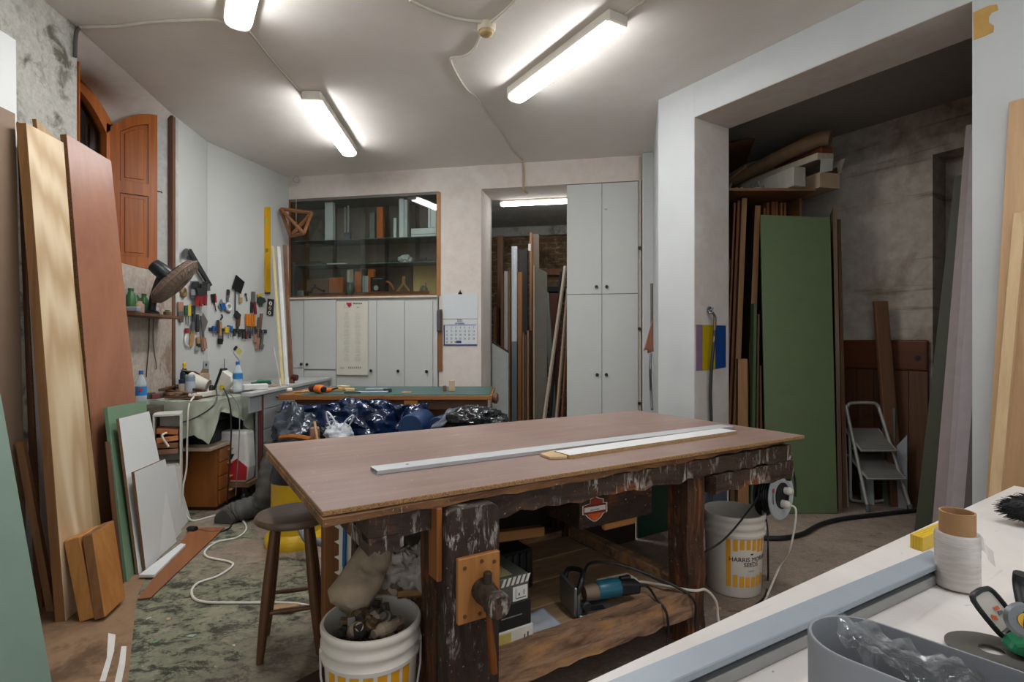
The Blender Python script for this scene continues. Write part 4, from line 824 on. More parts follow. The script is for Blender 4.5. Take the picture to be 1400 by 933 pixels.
# cloth: top plus a hanging skirt with an uneven hem
per = [V((-2.86, 5.0, 0)), V((-2.85, 4.28, 0)), V((-2.80, 4.245, 0)), V((-2.70, 4.235, 0)), V((-2.58, 4.23, 0)), V((-2.45, 4.235, 0)), V((-2.35, 4.25, 0)), V((-2.315, 4.36, 0)), V((-2.31, 4.5, 0)), V((-2.305, 4.65, 0)), V((-2.30, 4.80, 0)), V((-2.29, 4.93, 0)), V((-2.35, 5.0, 0))]
hem = [.80, .60, .58, .60, .585, .64, .56, .80, .76, .68, .56, .52, .74]
pp = cr(per, 8); hh = [hem[min(i//8, 12)]+(hem[min(i//8+1, 12)]-hem[min(i//8, 12)])*((i % 8)/8) for i in range(len(pp))]
cc = V((-2.6, 4.65, 0)); mb = MB(); N = len(pp)-1
def clf(u, v):
    i = u*N; k = min(int(i), N-1); f = i-k; p = pp[k].lerp(pp[k+1], f); h_ = hh[k]+(hh[k+1]-hh[k])*f
    o_ = (p-cc).normalized(); z = .893-(.893-h_)*v
    q = p+o_*(.018*v*math.sin(u*62)+.02*v+.012*v*noise.noise(V((u*30, v*3, 2))))
    return V((q.x, q.y, z+.006*noise.noise(V((u*40, v*4, 0)))))
mb.grid(clf, 180, 14)
mb.grid(lambda u, v: (lambda p: V((cc.x+(p.x-cc.x)*v, cc.y+(p.y-cc.y)*v, .893+.008*noise.noise(V((p.x*9*v, p.y*9*v, 3))))))(clf(u, 0)), 180, 6)
O('cloth', mb, m_clo, 'pale green cloth draped over the machine on the brown desk', 'cloth', smooth=60, recalc=False)
CT = .905
def zt(px, py, z=CT): return H(px, max(535.5, min(py, 545.5)), z)
# socket strip with plugs and cords
p_ = zt(266, 547); q_ = zt(303, 539); M_, L_ = bar(p_, q_, .055, 0, 0)
ds = T('socket_strip', 'long white socket strip with cords on the pale green cloth', 'socket strip', M_ @ V((L_/2, .03, CT)))
P('housing', MB(M_).box(0, L_, 0, .055, CT, CT+.04), m_wpl, ds, bevel=.006); P('switch', MB(M_).box(L_*.42, L_*.5, .01, .03, CT+.04, CT+.048), mt('7b2a22', .4), ds)
for k in (.74, .92): P('plug', MB(M_).lathe([(.019, 0), (.019, .03), (.012, .045)], (L_*k, .03, CT+.04), n=14), m_blk, ds, label='black plug', smooth=True)
def dcord(pts, label, m, r=.006, nm='extension_cord'): return O(nm, MB().tube(cr(pts, 6), r, 8), m, label, 'cord', smooth=True)
dcord([p_+V((-.01, .02, .02)), D(258, 556, 4.22), D(256, 600, 4.21), D(255, 640, 4.2), D(250, 668, 4.15), D(252, 690, 4.12), H(262, 712, .0075), H(300, 704, .0075), H(326, 708, .0075), H(337, 722, .0075), H(325, 735, .0075), H(298, 741, .0075), H(281, 753, .0075), H(284, 762, .0075), H(312, 768, .0075), H(318, 774, .0075), H(298, 788, .0075), H(270, 798, .0075), H(262, 812, .0075), H(276, 823, .0075), H(330, 824.5, .0075), H(395, 825, .0075), H(430, 831, .0075), H(470, 845, .0075)], 'cream extension cord hanging off the desk and snaking over the floor to the bench', m_wpl, .0068)
dcord([q_+V((-.05, 0, .06)), D(295, 551, 4.22), D(270, 570, 4.22), D(240, 580, 4.2), D(222, 580, 4.15)], 'grey cord slung across the front of the green cloth', mt('4a4b49', .5))
dcord([q_+V((0, .02, .06)), D(313, 548, 4.22), D(316, 575, 4.2), D(315, 620, 4.2), D(312, 660, 4.22), D(311, 690, 4.25), H(318, 703, .007), H(314, 722, .007), H(290, 728, .007), H(268, 724, .007)], 'dark cord running down the drawers of the brown desk', m_blk)
dcord([q_+V((.03, .02, .03)), D(320, 545, 4.35), D(327, 560, 4.3), D(327, 600, 4.25), D(324, 650, 4.25), D(322, 678, 4.28)], 'thin grey cord hanging at the right end of the green cloth', mt('6d6c68', .5), .004)
O('plug', MB().lathe([(.02, 0), (.022, .05), (.012, .07)], H(268, 724, .022), (-1, .2, 0), 12), m_blk, 'black plug lying on the floor left of the cream cord', 'plug', smooth=True)
# bottles
m_pet = film('cfdfe4', .38, .08, 'clear bottle plastic'); m_cap = mt('2266a8', .4); m_blab = mt('2f7fc0', .4, name='blue label')
def bottle(c, h, r, label, lab=(.36, .58), red=False):
    c = V(c); t = T('water_bottle', label, 'bottle', c)
    P('bottle_body', MB().lathe([(r*.9, 0), (r, .01), (r, h*.3), (r*.94, h*.33), (r, h*.36), (r, h*.6), (r*.96, h*.66), (r*.55, h*.83), (r*.36, h*.88), (r*.36, h*.92)], c, n=24), m_pet, t, smooth=50)
    P('cap', MB().lathe([(r*.42, h*.90), (r*.42, h), (r*.38, h*1.005)], c, n=18), m_cap, t)
    P('label_band', MB().lathe([(r*1.015, h*lab[0]), (r*1.015, h*lab[1])], c, n=24, cap=False), m_blab, t, smooth=True)
    if red: P('label_mark', MB().lathe([(r*.33, 0), (r*.33, .002)], c+V((r*.55, -r*.9, h*.47)), (.5, -.85, 0), 12), mt('c03030', .5), t)
c_ = zt(325, 527, .945); bottle((c_.x, c_.y, .945), .245, .037, 'clear water bottle with blue cap and band beside the white sander', (.42, .62))
c_ = D(193, 556, 4.05); bottle((c_.x, 4.05, .88), .26, .037, 'clear water bottle with red mark on its blue label near the terracotta sheet', (.3, .56), True)
O('stacked_crate', MB().box(c_.x-.07, c_.x+.10, 3.96, 4.16, 0, .878), mt('4d4438', .7, var=.3), 'dark crate behind the green board carrying the water bottle', 'crate', bevel=.004)
# tins, jars, papers and offcuts on the cloth
def can(name, px, pyb, pyt, rpx, z, m, label, cat, lid=None, prof=None, mb_=None):
    pyb = max(pyb, 535.5); c = zt(px, pyb, z); r = rpx/FOC*c.y; h = (pyb-pyt)/FOC*c.y; t = T(name, label, cat, (c.x, c.y, z))
    P('can_body', MB().lathe(prof(r, h) if prof else [(r, 0), (r*1.02, .004), (r, .01), (r, h-.01), (r*1.03, h-.006), (r*1.03, h)], (c.x, c.y, z), n=24), m, t, smooth=40)
    if mb_: P('paper_label', MB().lathe([(r*1.012, h*.2), (r*1.012, h*.75)], (c.x, c.y, z), n=24, cap=False), mb_, t, smooth=True)
    if lid: P('lid', MB().lathe([(r*.95, h), (r*.95, h+.012), (r*.85, h+.015)], (c.x, c.y, z), n=24), lid, t)
    return c, r, h, t
can('paint_tin', 260, 541, 515, 6, CT, mt('8fa0b0', .4, .3), 'pale blue grey tin on the green cloth', 'tin', mt('b6bcc0', .4, .5), mb_=mt('aeb7bf', .5))
can('paint_tin', 250, 541, 519, 5, CT, mt('1e2c4a', .4), 'small dark blue tin left of the pale tin', 'tin', None, mb_=mt('b9ab96', .5))
c, r, h, t = can('spray_bottle', 252, 537, 504, 4.6, CT, mt('123d49', .4), 'dark teal bottle with yellow nozzle behind the tins', 'bottle', None, lambda r, h: [(r*.8, .0), (r*.85, h*.3), (r*1.15, h*.6), (r*1.1, h*.8), (r*.5, h)])
P('nozzle', MB().lathe([(.014, 0), (.012, .03), (.018, .032), (.016, .045), (.004, .06)], (c.x, c.y, CT+h), n=14), mt('d9b21c', .4), t, label='yellow nozzle')
can('glass_jar', 217, 535, 519, 6, CT, film('4d4a40', .8, .1, 'dark jar glass'), 'small dark glass jar at the left end of the cloth', 'jar', mt('2d2a26', .4))
rr = random.Random(5)
WS = 'wood offcuts piled on the cloth'
for i, (x0_, y0_, x1_, y1_, w_, zz, c, lab) in enumerate(((224, 552, 272, 548, .05, .0, '6e4a2e', 'longest brown offcut at the front edge of the cloth pile'), (226, 540, 262, 546, .04, .022, '8f5b3a', 'reddish offcut lying crosswise on the cloth pile'), (232, 549, 256, 543, .05, .024, 'a58258', 'pale short offcut on the cloth pile'), (238, 538, 276, 543, .03, .042, '5c3526', 'dark red thin offcut on top of the cloth pile'), (250, 533, 270, 531, .05, .004, '7a3f26', 'red brown block beside the pale blue tin'), (222, 543, 246, 536, .03, .046, '6a4c35', 'thin dark offcut topmost at the left of the cloth pile'))):
    M_, L_ = bar(zt(x0_, y0_), zt(x1_, y1_), w_, 0, 0); O('wood_offcut', MB(M_).box(0, L_, 0, w_, CT+zz, CT+zz+.02), wood(c, '4a2f1e', AX, 14, .06), lab, 'wood', WS, bevel=.002)
for i, (px, py, c) in enumerate(((207, 541, '3f5a45'), (213, 546, '6a2f35'), (206, 549, '3d4a42'), (214, 538, '4d6a50'))):
    c_ = zt(px, py); O('small_box', MB(Matrix.Translation(V((c_.x, c_.y, CT))) @ Matrix.Rotation(rr.uniform(0, 1), 4, 'Z')).box(-.03, .03, -.02, .02, 0, .03+.01*i), mt(c, .5), ('dark green little box at the very left of the cloth', 'dark wine little box at the left front of the cloth', 'blackish green little box at the left front cloth corner', 'green little box beside the dark glass jar')[i], 'box', bevel=.004)
# white tub, sander and rag
c_ = zt(274, 538.5); mb = MB(); mb.lathe([(.055, 0), (.05, .02), (.085, .15), (.088, .16), (.08, .16), (.045, .02)], (c_.x+.07, c_.y, CT+.065), (-1, -.1, .25), 24, cap=False); O('plastic_tub', mb, m_wpl, 'white conical tub lying on its side behind the socket strip', 'tub', smooth=50)
sn = T('sander', 'white upright tool with thick black sole beside the water bottle', 'power tool', zt(300, 540))
c_ = zt(298, 539); M_ = Matrix.Translation(V((c_.x, c_.y, CT))) @ Matrix.Rotation(.35, 4, 'Y')
P('sole', MB(M_).box(-.035, -.018, -.05, .05, 0, .225), m_blk, sn, bevel=.004); mb = MB(M_); mb.prism([(-.018, -.045, .0), (.05, -.045, .0), (.06, -.045, .06), (.10, -.045, .15), (.07, -.045, .19), (-.018, -.045, .215)], (0, .09, 0)); P('body', mb, mt('cfccc0', .4), sn, bevel=.012, seg=2)
P('switch', MB(M_).lathe([(.02, 0), (.02, .012)], (.035, -.045, .08), (0, -1, 0), 14), mt('c7b32a', .4), sn)
bag('rag', zt(320, 537)+V((0, .04, .03)), (.13, .06, .035), 'crumpled white rag roll at the right end of the cloth', 'rag', mt('d2cfc6', .8), 17, .3, 3)
# box clutter by the wall, ruler, spike
ch = T('carton', 'battered open cardboard box on the desk against the white panel', 'box', (-2.93, 4.95, .92)); M_ = Matrix.Translation(V((-2.80, 4.88, .9045))) @ Matrix.Rotation(-.45, 4, 'Z'); mcard = mt('a08a70', .8, var=.15, name='cardboard')
x0, x1 = -.06, .10
P('carton_body', MB(M_).box(-.06, .10, -.05, .05, 0, .17), mcard, ch, bevel=.003); P('flap', MB(M_).hexa([(-.06, -.05, .17), (.10, -.05, .17), (.12, -.10, .19), (-.09, -.10, .20), (-.06, -.046, .17), (.10, -.046, .17), (.12, -.096, .194), (-.09, -.096, .204)]), mcard, ch); P('flap', MB(M_).hexa([(-.03, .05, .17), (.08, .05, .17), (.07, .06, .205), (-.02, .06, .205), (-.03, .054, .17), (.08, .054, .17), (.07, .064, .205), (-.02, .064, .205)]), mcard, ch)
# ================================================================ grey counter along the rear left wall
m_gry = mt('a3a6a6', .5, var=.05, vs=4, name='grey laminate'); m_grd = mt('8f9393', .5, var=.05, name='grey drawer front')
ctr = T('counter', 'grey drawer counter along the rear left wall', 'counter', (-2.45, 5.5, 0))
P('countertop', MB().prism([(-2.14, 4.52, .93), (-2.14, 6.52, .93), (-2.66, 6.60, .93), (-3.00, 5.45, .93), (-2.97, 5.09, .93), (-2.235, 5.09, .93), (-2.235, 4.52, .93)], (0, 0, -.03)), mt('b1b3b2', .45), ctr, bevel=.003)
P('carcass', MB().prism([(-2.18, 4.78, .9), (-2.18, 6.5, .9), (-2.62, 6.5, .9), (-2.80, 5.9, .9), (-2.80, 5.10, .9), (-2.235, 5.10, .9), (-2.235, 4.78, .9)], (0, 0, -.84)), m_gry, ctr); P('plinth', MB().box(-2.7, -2.22, 4.85, 6.4, 0, .06), m_blk, ctr)
P('end_edge', MB().box(-2.2, -2.165, 4.745, 4.78, .0, .9), mt('5a2f26', .6), ctr, label='dark red end edge')
P('front_rail', MB().box(-2.18, -2.165, 4.53, 4.745, .76, .9), m_grd, ctr, bevel=.002)
for j, (y0, y1) in enumerate(((4.785, 5.36), (5.365, 5.93))):
    for k, (z0, z1) in enumerate(((.765, .895), (.59, .76), (.41, .585), (.07, .405))):
        d_ = P('drawer', MB().box(-2.18, -2.16, y0, y1, z0, z1), m_grd, ctr, bevel=.002)
        ym = (y0+y1)/2; zz = z1-.045; P('handle', MB().tube([(-2.16, ym-.06, zz), (-2.135, ym-.055, zz-.005), (-2.135, ym+.055, zz-.005), (-2.16, ym+.06, zz)], .006, 8), m_blk, d_, label='black pull')
# bag on a low trolley in the open end
tr_ = T('trolley', 'low wooden trolley on castors under the open counter end', 'trolley', (-2.4, 4.66, 0)); P('deck', MB().box(-2.60, -2.19, 4.56, 4.74, .14, .18), wood('7a5c40', '5b4029', AY, 8, .1), tr_, bevel=.003)
for x in (-2.55, -2.24):
    for y in (4.60, 4.70): P('castor', MB().lathe([(.045, -.014), (.05, 0), (.045, .014)], (x, y, .05), (1, 0, 0), 16).box(x-.018, x+.018, y-.01, y+.01, .06, .14), m_blk, tr_, smooth=40)
sk = T('sack', 'white sack with a red lower band standing on the low trolley', 'sack', (-2.40, 4.65, .18)); mb = MB()
mb.prism([(-2.55, 4.57, .18), (-2.215, 4.57, .18), (-2.20, 4.57, .30), (-2.215, 4.57, .60), (-2.53, 4.57, .61), (-2.56, 4.57, .32)], (0, .15, 0)); P('sack_body', mb, mt('d0cdc6', .6), sk, bevel=.02, seg=2)
P('red_band', MB().prism([(-2.545, 4.566, .20), (-2.215, 4.566, .20), (-2.205, 4.566, .31), (-2.29, 4.566, .38), (-2.37, 4.566, .33), (-2.555, 4.566, .30)], (0, .002, 0)), mt('a31c22', .5), sk, label='red printed band'); P('printed_mark', MB().prism([(-2.36, 4.564, .42), (-2.31, 4.564, .42), (-2.335, 4.564, .37)], (0, .002, 0)), m_blk, sk)
# limp dust hose and yellow tub
mb = MB(); pts = cr([D(375, 604, 4.3), D(371, 635, 4.25), D(367, 665, 4.22), D(357, 688, 4.25), H(335, 697, .07), H(316, 704, .05), H(306, 712, .03)], 7); n_ = len(pts)
mb.tube(pts, [.085+.03*math.sin(PI*i/n_)+.008*math.sin(i*2.1) for i in range(n_)], 18, flat=.75)
for i, p in enumerate(mb.v): q = p+V((1, 1, 1))*(.02*noise.noise(p*9)); mb.v[i] = V((q.x, q.y, max(q.z, .004)))
O('dust_bag', mb, mt('55534f', .8, var=.25, vs=12, name='dusty grey fabric'), 'limp dusty grey fabric duct slumping to the floor behind the stool', 'duct', smooth=60)
yt = T('vacuum', 'yellow drum of a shop vacuum behind the round stool', 'vacuum', (-1.46, 3.72, 0)); m_yv = mt('d0a81c', .4, name='yellow plastic')
P('drum', MB().lathe([(.20, 0), (.205, .04), (.19, .07), (.165, .09), (.16, .41), (.165, .42)], (-1.46, 3.72, 0), n=32), m_yv, yt, smooth=40); P('motor_head', MB().lathe([(.165, .42), (.17, .44), (.15, .53), (.08, .57), (0, .58)], (-1.46, 3.72, 0), n=28), m_blk, yt, smooth=40)
O('vacuum_hose', MB().tube(cr([V((-1.36, 3.58, .2)), D(404, 700, 3.45), D(410, 720, 3.3), D(422, 740, 3.15), D(445, 746, 3.1), V((-.9, 3.05, .03)), V((-.4, 3.1, .025))], 8), .022, 10), mt('6e7274', .5, name='grey hose'), 'grey vacuum hose curling from the yellow drum under the worktop', 'hose', smooth=True)
# things on the counter
c_ = H(381, 524, .93)
for i, (px, py, L, W, Hh, m, lab) in enumerate(((357, 527, .16, .10, .03, '26535a', 'flat teal case on the grey counter'), (361, 522, .12, .09, .02, '2f7a58', 'small green case lying on the teal one'), (349, 533, .2, .09, .05, 'd4d2ca', 'white cardboard sheet bundle on the grey counter corner'), (371, 529, .10, .06, .02, '9a8a70', 'beige notepad on the grey counter'))):
    c_ = H(px, py, .93 if i != 1 else .965); O('small_case', MB(Matrix.Translation(V((c_.x, c_.y, .93 if i != 1 else .961))) @ Matrix.Rotation(.3*i, 4, 'Z')).box(-L/2, L/2, -W/2, W/2, 0.001, Hh), mt(m, .5), lab, 'case', bevel=.005)
jr = V((-2.22, 5.6, .931)); t = T('hand_drill', 'dark red hand tool standing on the counter by the white cabinet', 'hand tool', (jr.x, jr.y, .93)); P('body', MB().lathe([(.02, 0), (.022, .04), (.018, .06)], (jr.x-.02, jr.y, .93), n=14), mt('571a1c', .4), t, smooth=True); P('handle', MB().lathe([(.03, -.03), (.034, 0), (.03, .03)], (jr.x, jr.y, .985), (1, 0, 0), 14), mt('4a1518', .4), t, smooth=True)
for (a, b, w_, th, m, lab) in (((387, 527), (373.5, 337), .028, .012, mt('cdbb84', .6), 'pale yellow batten leaning in the rear left corner'), ((393, 527), (381.5, 338), .036, .014, mt('d3d2cd', .5), 'white batten leaning beside the pale yellow one in the corner'), ((399.5, 524), (390, 336), .042, .02, wood('7d5b45', '604331', AZ, 10, .05), 'brown batten leaning beside the white one in the corner')):
    p, q = H(a[0], a[1], .932), D(b[0], b[1], 6.15); e = (q-p); e.normalize(); sx = V((.9, -.3, 0)).normalized(); sy = e.cross(sx)
    mb = MB(); mb.hexa([p-sx*w_/2-sy*th, p+sx*w_/2-sy*th, q+sx*w_/2-sy*th, q-sx*w_/2-sy*th, p-sx*w_/2, p+sx*w_/2, q+sx*w_/2, q-sx*w_/2]); zs = min(v.z for v in mb.v); mb.v = [v+V((0, 0, .932-zs)) for v in mb.v]; O('batten', mb, m, lab, 'batten', bevel=.001)
O('curved_strip', MB().tube(cr([H(384, 528, .94), D(380, 505, 5.72), D(376.5, 488, 5.78), D(374, 476, 5.8)], 5), .008, 6), mt('cfcac0', .5), 'short curved white strip at the foot of the yellow batten', 'strip')
# ================================================================ tools hung on the white panel, shelf and fan
def WL(px, py, t): return (LW2 if px < 283 else LW1).at(px, py, t)
def nrm_at(px): return (LW2 if px < 283 else LW1).y*-1
def strip(x0, y0, x1, y1, w0, w1, t0=-.012, th=.010):     # flat bar on the wall between two pixels, widths in pixels
    dx, dy = x1-x0, y1-y0; L = math.hypot(dx, dy); nx, ny = -dy/L, dx/L
    pts = [(x0-nx*w0/2, y0-ny*w0/2), (x0+nx*w0/2, y0+ny*w0/2), (x1+nx*w1/2, y1+ny*w1/2), (x1-nx*w1/2, y1-ny*w1/2)]
    F_ = LW2 if (x0+x1)/2 < 283 else LW1
    return MB().prism([F_.at(x, y, t0) for x, y in pts], F_.y*-th)
def rodw(pts, wpx, t0=-.015):
    q = [WL(x, y, t0) for x, y in pts]; r = wpx/2/FOC*q[0].y; return MB().tube(cr(q, 4) if len(q) > 2 else q, r, 8)
def polyw(pts, t0=-.012, th=.01):
    F_ = LW2 if pts[0][0] < 283 else LW1; return MB().prism([F_.at(x, y, t0) for x, y in pts], F_.y*-th)
def ringw(cx_, cy_, rpx, wpx, t0=-.014):
    F_ = LW2 if cx_ < 283 else LW1; c = F_.at(cx_, cy_, t0); r = rpx/FOC*c.y; return MB().tube([c+F_.x*math.cos(2*PI*k/20)*r+V((0, 0, math.sin(2*PI*k/20)*r)) for k in range(20)], wpx/2/FOC*c.y, 8, closed=True)
steel = mt('77787a', .4, .6, name='tool steel'); stdk = mt('3b3c3e', .45, .4, name='dark steel'); hwood = wood('b58f5c', '95703f', AZ, 20, .06); hdk = wood('6b452c', '4e2f1c', AZ, 20, .06)
red = mt('8c1f22', .4, name='red grip'); orng = mt('d1761d', .35, name='orange handle'); blu = mt('1d5596', .4, name='blue plastic'); blk = m_blk; yel = mt('d6b02b', .4, name='yellow plastic'); grn = mt('27503a', .5, name='green plastic'); pinkw = mt('a87a66', .6, name='pinkish wood'); wht = mt('d5d3cc', .5, name='white plastic part')
def tool(name, label, parts, cat=None, group='tools hung on the white panel'):
    ob = [(n, mb, m) for n, mb, m in parts]
    c = sum((p for p in ob[0][1].v), V())/len(ob[0][1].v); t = T(name, label, cat or name.replace('_', ' '), c, group)
    for n, mb, m in ob: P(n, mb, m, t, smooth=40)
    return t
tool('folding_square', 'black folding square with grey hook, highest on the white panel behind the fan', [('blade', strip(256, 342, 286, 391, 6, 4, -.03, .02), stdk), ('hinge', ringw(255, 345, 3.5, 4, -.03), steel), ('stock', strip(252.5, 342, 251, 352, 4, 2.5, -.03, .02), steel)])
tool('tape_roll', 'brown and yellow tape roll partly behind the fan grille', [('roll', ringw(251, 400, 5, 5), mt('8a6a38', .6)), ('core', ringw(251, 400, 3, 2, -.024), steel)])
tool('tool_rack', 'grey metal rack of small compartments under the black folding square', [('plate', strip(266.5, 384, 266.5, 408, 13, 13, -.001, .03), mt('85868a', .4, .4)), ('pocket', strip(266, 386, 266, 394, 9, 9, -.031, .012), stdk), ('pocket', strip(265, 396, 265, 404, 8, 8, -.031, .012), mt('a3a4a6', .4, .3))])
tool('pliers', 'red handled pliers hanging left on the grey rack', [('jaw', strip(271, 394, 272, 406, 8, 5, -.05, .015), stdk), ('handle', strip(270, 405, 267, 418, 3.4, 3.2, -.05, .015), red), ('handle', strip(273, 405, 273, 419, 3.4, 3.2, -.05, .015), red)])
tool('pliers', 'dark pincers with red grips hanging right on the grey rack', [('jaw', strip(277, 388, 278, 404, 9, 6, -.05, .015), stdk), ('handle', strip(276, 403, 276.5, 416, 3, 3, -.05, .015), mt('6a1a1f', .4)), ('handle', strip(280, 403, 279.5, 418, 3, 3, -.05, .015), red)])
tool('clamp', 'small grey clamp head at the lower end of the black folding square', [('jaw', strip(282, 388, 282.5, 398, 5, 6, -.04, .015), steel), ('screw', rodw([(278, 386), (286, 386)], 2, -.05), stdk)])
tool('brush', 'flat brush with brown wooden grip at the left edge of the white panel', [('handle', strip(246, 413, 246, 426, 7, 6), pinkw), ('ferrule', strip(246, 426, 246.5, 432, 7, 7), steel), ('bristles', strip(246.5, 432, 247, 441, 6, 4), mt('5c5346', .9))])
tool('screwdriver', 'screwdriver with green handle near the left edge of the white panel', [('handle', strip(253.5, 418, 253.5, 431, 4.5, 4), grn), ('shaft', rodw([(253.5, 431), (254.5, 444)], 1.3), steel)])
tool('screwdriver', 'screwdriver with yellow handle beside the green one', [('handle', strip(257.8, 417, 257.8, 432, 4.5, 4), yel), ('shaft', rodw([(258, 432), (257, 446)], 1.3), steel)])
tool('screwdriver', 'short screwdriver with green collar right of the yellow one', [('handle', strip(261.2, 418, 261.2, 429, 3, 3), grn), ('shaft', rodw([(261, 429), (261, 440)], 1.1), steel)])
tool('rasp', 'long grey rasp hanging above the pale handled chisel', [('blade', strip(264.5, 418, 264, 452, 3.2, 3.2), stdk)])
tool('chisel', 'long chisel with pale wooden handle pointing down at the left', [('handle', strip(263, 453, 260.5, 474, 4, 4.5), hwood), ('blade', strip(263.6, 440, 263, 453, 2.6, 2.6, -.024), steel)])
tool('hook_knife', 'white curved hook knife with red grip', [('grip', strip(255, 449, 255, 456, 4.5, 4), red), ('blade', rodw([(255, 456), (253, 464), (254, 471), (258, 474)], 2.6), wht)])
tool('file', 'black file hanging left of the diamond shaped trowel', [('blade', strip(269.5, 430, 269.5, 446, 3.2, 3.4), stdk), ('handle', strip(269.5, 446, 269, 454, 4, 4), blk)])
tool('trowel', 'diamond shaped grey trowel with pinkish wooden handle', [('blade', polyw([(277, 428), (283.5, 440), (278, 456), (275.5, 440)], -.015, .006), mt('77706a', .5, .3)), ('neck', strip(274.5, 432, 277.3, 462, 2.5, 2.2, -.022), steel), ('handle', strip(277, 462, 278.5, 477, 3.6, 5, -.018, .02), pinkw), ('hanging_ring', ringw(278.5, 476.5, 3.2, 2.2, -.02), pinkw)])
tool('brush', 'small round brush with pale handle and black ferrule under the file', [('handle', strip(270, 461, 270.6, 470, 3.6, 3.6), hwood), ('ferrule', strip(270.6, 470, 271, 475, 4, 4.4), blk), ('bristles', strip(270, 474, 268.5, 480, 5, 5), mt('8a8c85', .9))])
tool('screwdriver', 'red and black screwdriver alone right of the grey rack', [('handle', strip(291, 402, 292.5, 414, 6, 5), blk), ('grip', strip(293.8, 404, 294.3, 414, 2, 2, -.022), red), ('shaft', rodw([(292.8, 414), (295.5, 426)], 1.5), stdk)])
tool('scraper', 'grey triangular scraper with blue grip', [('blade', polyw([(302, 409), (298, 418), (302, 426), (309, 421)], -.012, .006), mt('8a8985', .5, .3)), ('grip', strip(303, 415, 305, 423, 6, 6, -.018, .014), blu), ('tail', rodw([(306, 421), (309, 425), (314, 428)], 2.4), mt('6d6a64', .5))])
tool('hook', 'small grey hook under the blue scraper', [('shank', rodw([(303, 430), (304, 434), (301.5, 437)], 2), stdk)])
tool('knife', 'narrow dark knife above the white tape ring', [('handle', strip(311.5, 396, 311, 404, 3, 3), stdk), ('blade', strip(311, 404, 310.5, 413, 2.6, 2), steel)])
tool('tape_roll', 'white tape ring between the scraper and the black square', [('roll', ringw(313, 420, 4.5, 3), wht)])
tool('brush', 'tiny pale brush beside the narrow dark knife', [('handle', rodw([(314.5, 398), (313.5, 407)], 1.6), hwood)])
tool('square_paddle', 'black square paddle on a thin rod, tilted on its corner', [('plate', polyw([(322.5, 376), (334, 386), (328.5, 402), (317, 394)], -.02, .008), mt('17191b', .35)), ('rod', rodw([(322, 396), (321.5, 426)], 1.8), stdk)], 'paddle')
tool('clamp', 'black clamp with brown wooden handle under the square paddle', [('jaw', polyw([(322, 425), (328, 431), (324, 437), (319, 432)], -.016, .02), blk), ('handle', strip(325.5, 431, 324.5, 446, 4.6, 4, -.014, .016), hdk), ('shank', strip(324.5, 446, 323.5, 455, 2.5, 2.5), stdk)])
tool('brush', 'short pale brush hanging right of the square paddle', [('bristles', strip(328.5, 407, 328.5, 414, 4, 4), hwood), ('handle', strip(328.5, 402, 328.5, 407, 3, 3.4), mt('c2b8a4', .6))])
tool('hook', 'small bent hook between the pale brush and the red pliers', [('shank', rodw([(335, 402), (336.5, 405), (338, 412)], 1.4), stdk), ('eye', ringw(336, 403, 1.6, 1), stdk)])
tool('pliers', 'long pliers with dark red handles hanging open', [('jaw', strip(346, 399, 345.5, 414, 4.5, 5), steel), ('handle', strip(344, 413, 343.7, 428, 3.2, 3), blk), ('handle', strip(347.5, 413, 349, 430, 3.2, 3), mt('7a1626', .4))])
tool('clip_gadget', 'green and black clip with yellow top beside the dark red pliers', [('clip', polyw([(352, 405), (360, 408), (362, 413), (355, 417), (351, 413)], -.014, .02), mt('2a3a33', .5)), ('knob', strip(354, 402, 355, 406, 6, 6, -.02, .014), yel), ('tail', strip(356, 415, 356, 420, 5, 3), grn)], 'clip')
tool('perforated_plate', 'black plate with pale round openings right of the green clip', [('plate', polyw([(366, 408.5), (374.5, 409.5), (373, 432.5), (364.5, 431)], -.01, .006), mt('2a2825', .5)), ('opening', ringw(369.8, 415, 2.2, 1.6, -.018), wht), ('opening', ringw(369, 421.5, 2, 1.3, -.018), mt('a8917c', .5)), ('opening', ringw(368.5, 428, 2, 1.5, -.018), wht)], 'plate')
tool('magnetic_rail', 'long black magnetic rail holding a row of tools', [('rail', strip(285, 450.5, 363, 453.5, 4.2, 4.2, -.002, .012), blk), ('end_cap', strip(285, 450.5, 289, 450.6, 5, 5, -.002, .016), stdk), ('end_cap', strip(360, 453.4, 363.4, 453.5, 5, 5, -.002, .016), stdk)], 'tool rail')
tool('paint_brush', 'round brush with black bristles hanging low from the magnetic rail', [('handle', strip(301.5, 440, 300.5, 461, 2.2, 2.6, -.022), hwood), ('ferrule', strip(300.5, 459, 300.3, 464, 3.4, 4, -.02, .014), steel), ('bristles', strip(300.3, 463.5, 300, 471, 5.6, 4.6, -.018, .02), mt('141414', .9))], 'brush')
tool('file', 'dark flat file on the magnetic rail left of the black brush', [('blade', strip(297.5, 438, 297.5, 456, 3, 3, -.02), stdk)])
tool('punch', 'small dark punch right of the black brush on the rail', [('shank', rodw([(304.5, 452), (304.5, 467)], 2, -.022), stdk)])
for i, (x, y0, y1, m, lab) in enumerate(((291, 446, 460, blu, 'blue handled pin tool, leftmost on the magnetic rail'), (294.5, 447, 458, mt('2a3460', .4), 'dark blue handled pin tool near the left rail end'), (309.5, 447, 455, yel, 'yellow ball handled tool on the magnetic rail'), (312, 445, 463, blu, 'blue handled tool just right of the yellow ball'), (315.5, 446, 461, mt('26609c', .4), 'second blue handled tool right of the yellow ball'))):
    tool('small_driver', lab, [('handle', strip(x, y0, x, 453 if i != 2 else 455, 3 if i != 2 else 5.5, 3 if i != 2 else 5.5, -.018, .014), m), ('shaft', rodw([(x, 453), (x+.3, y1)], 1.1, -.022), steel)], 'driver')
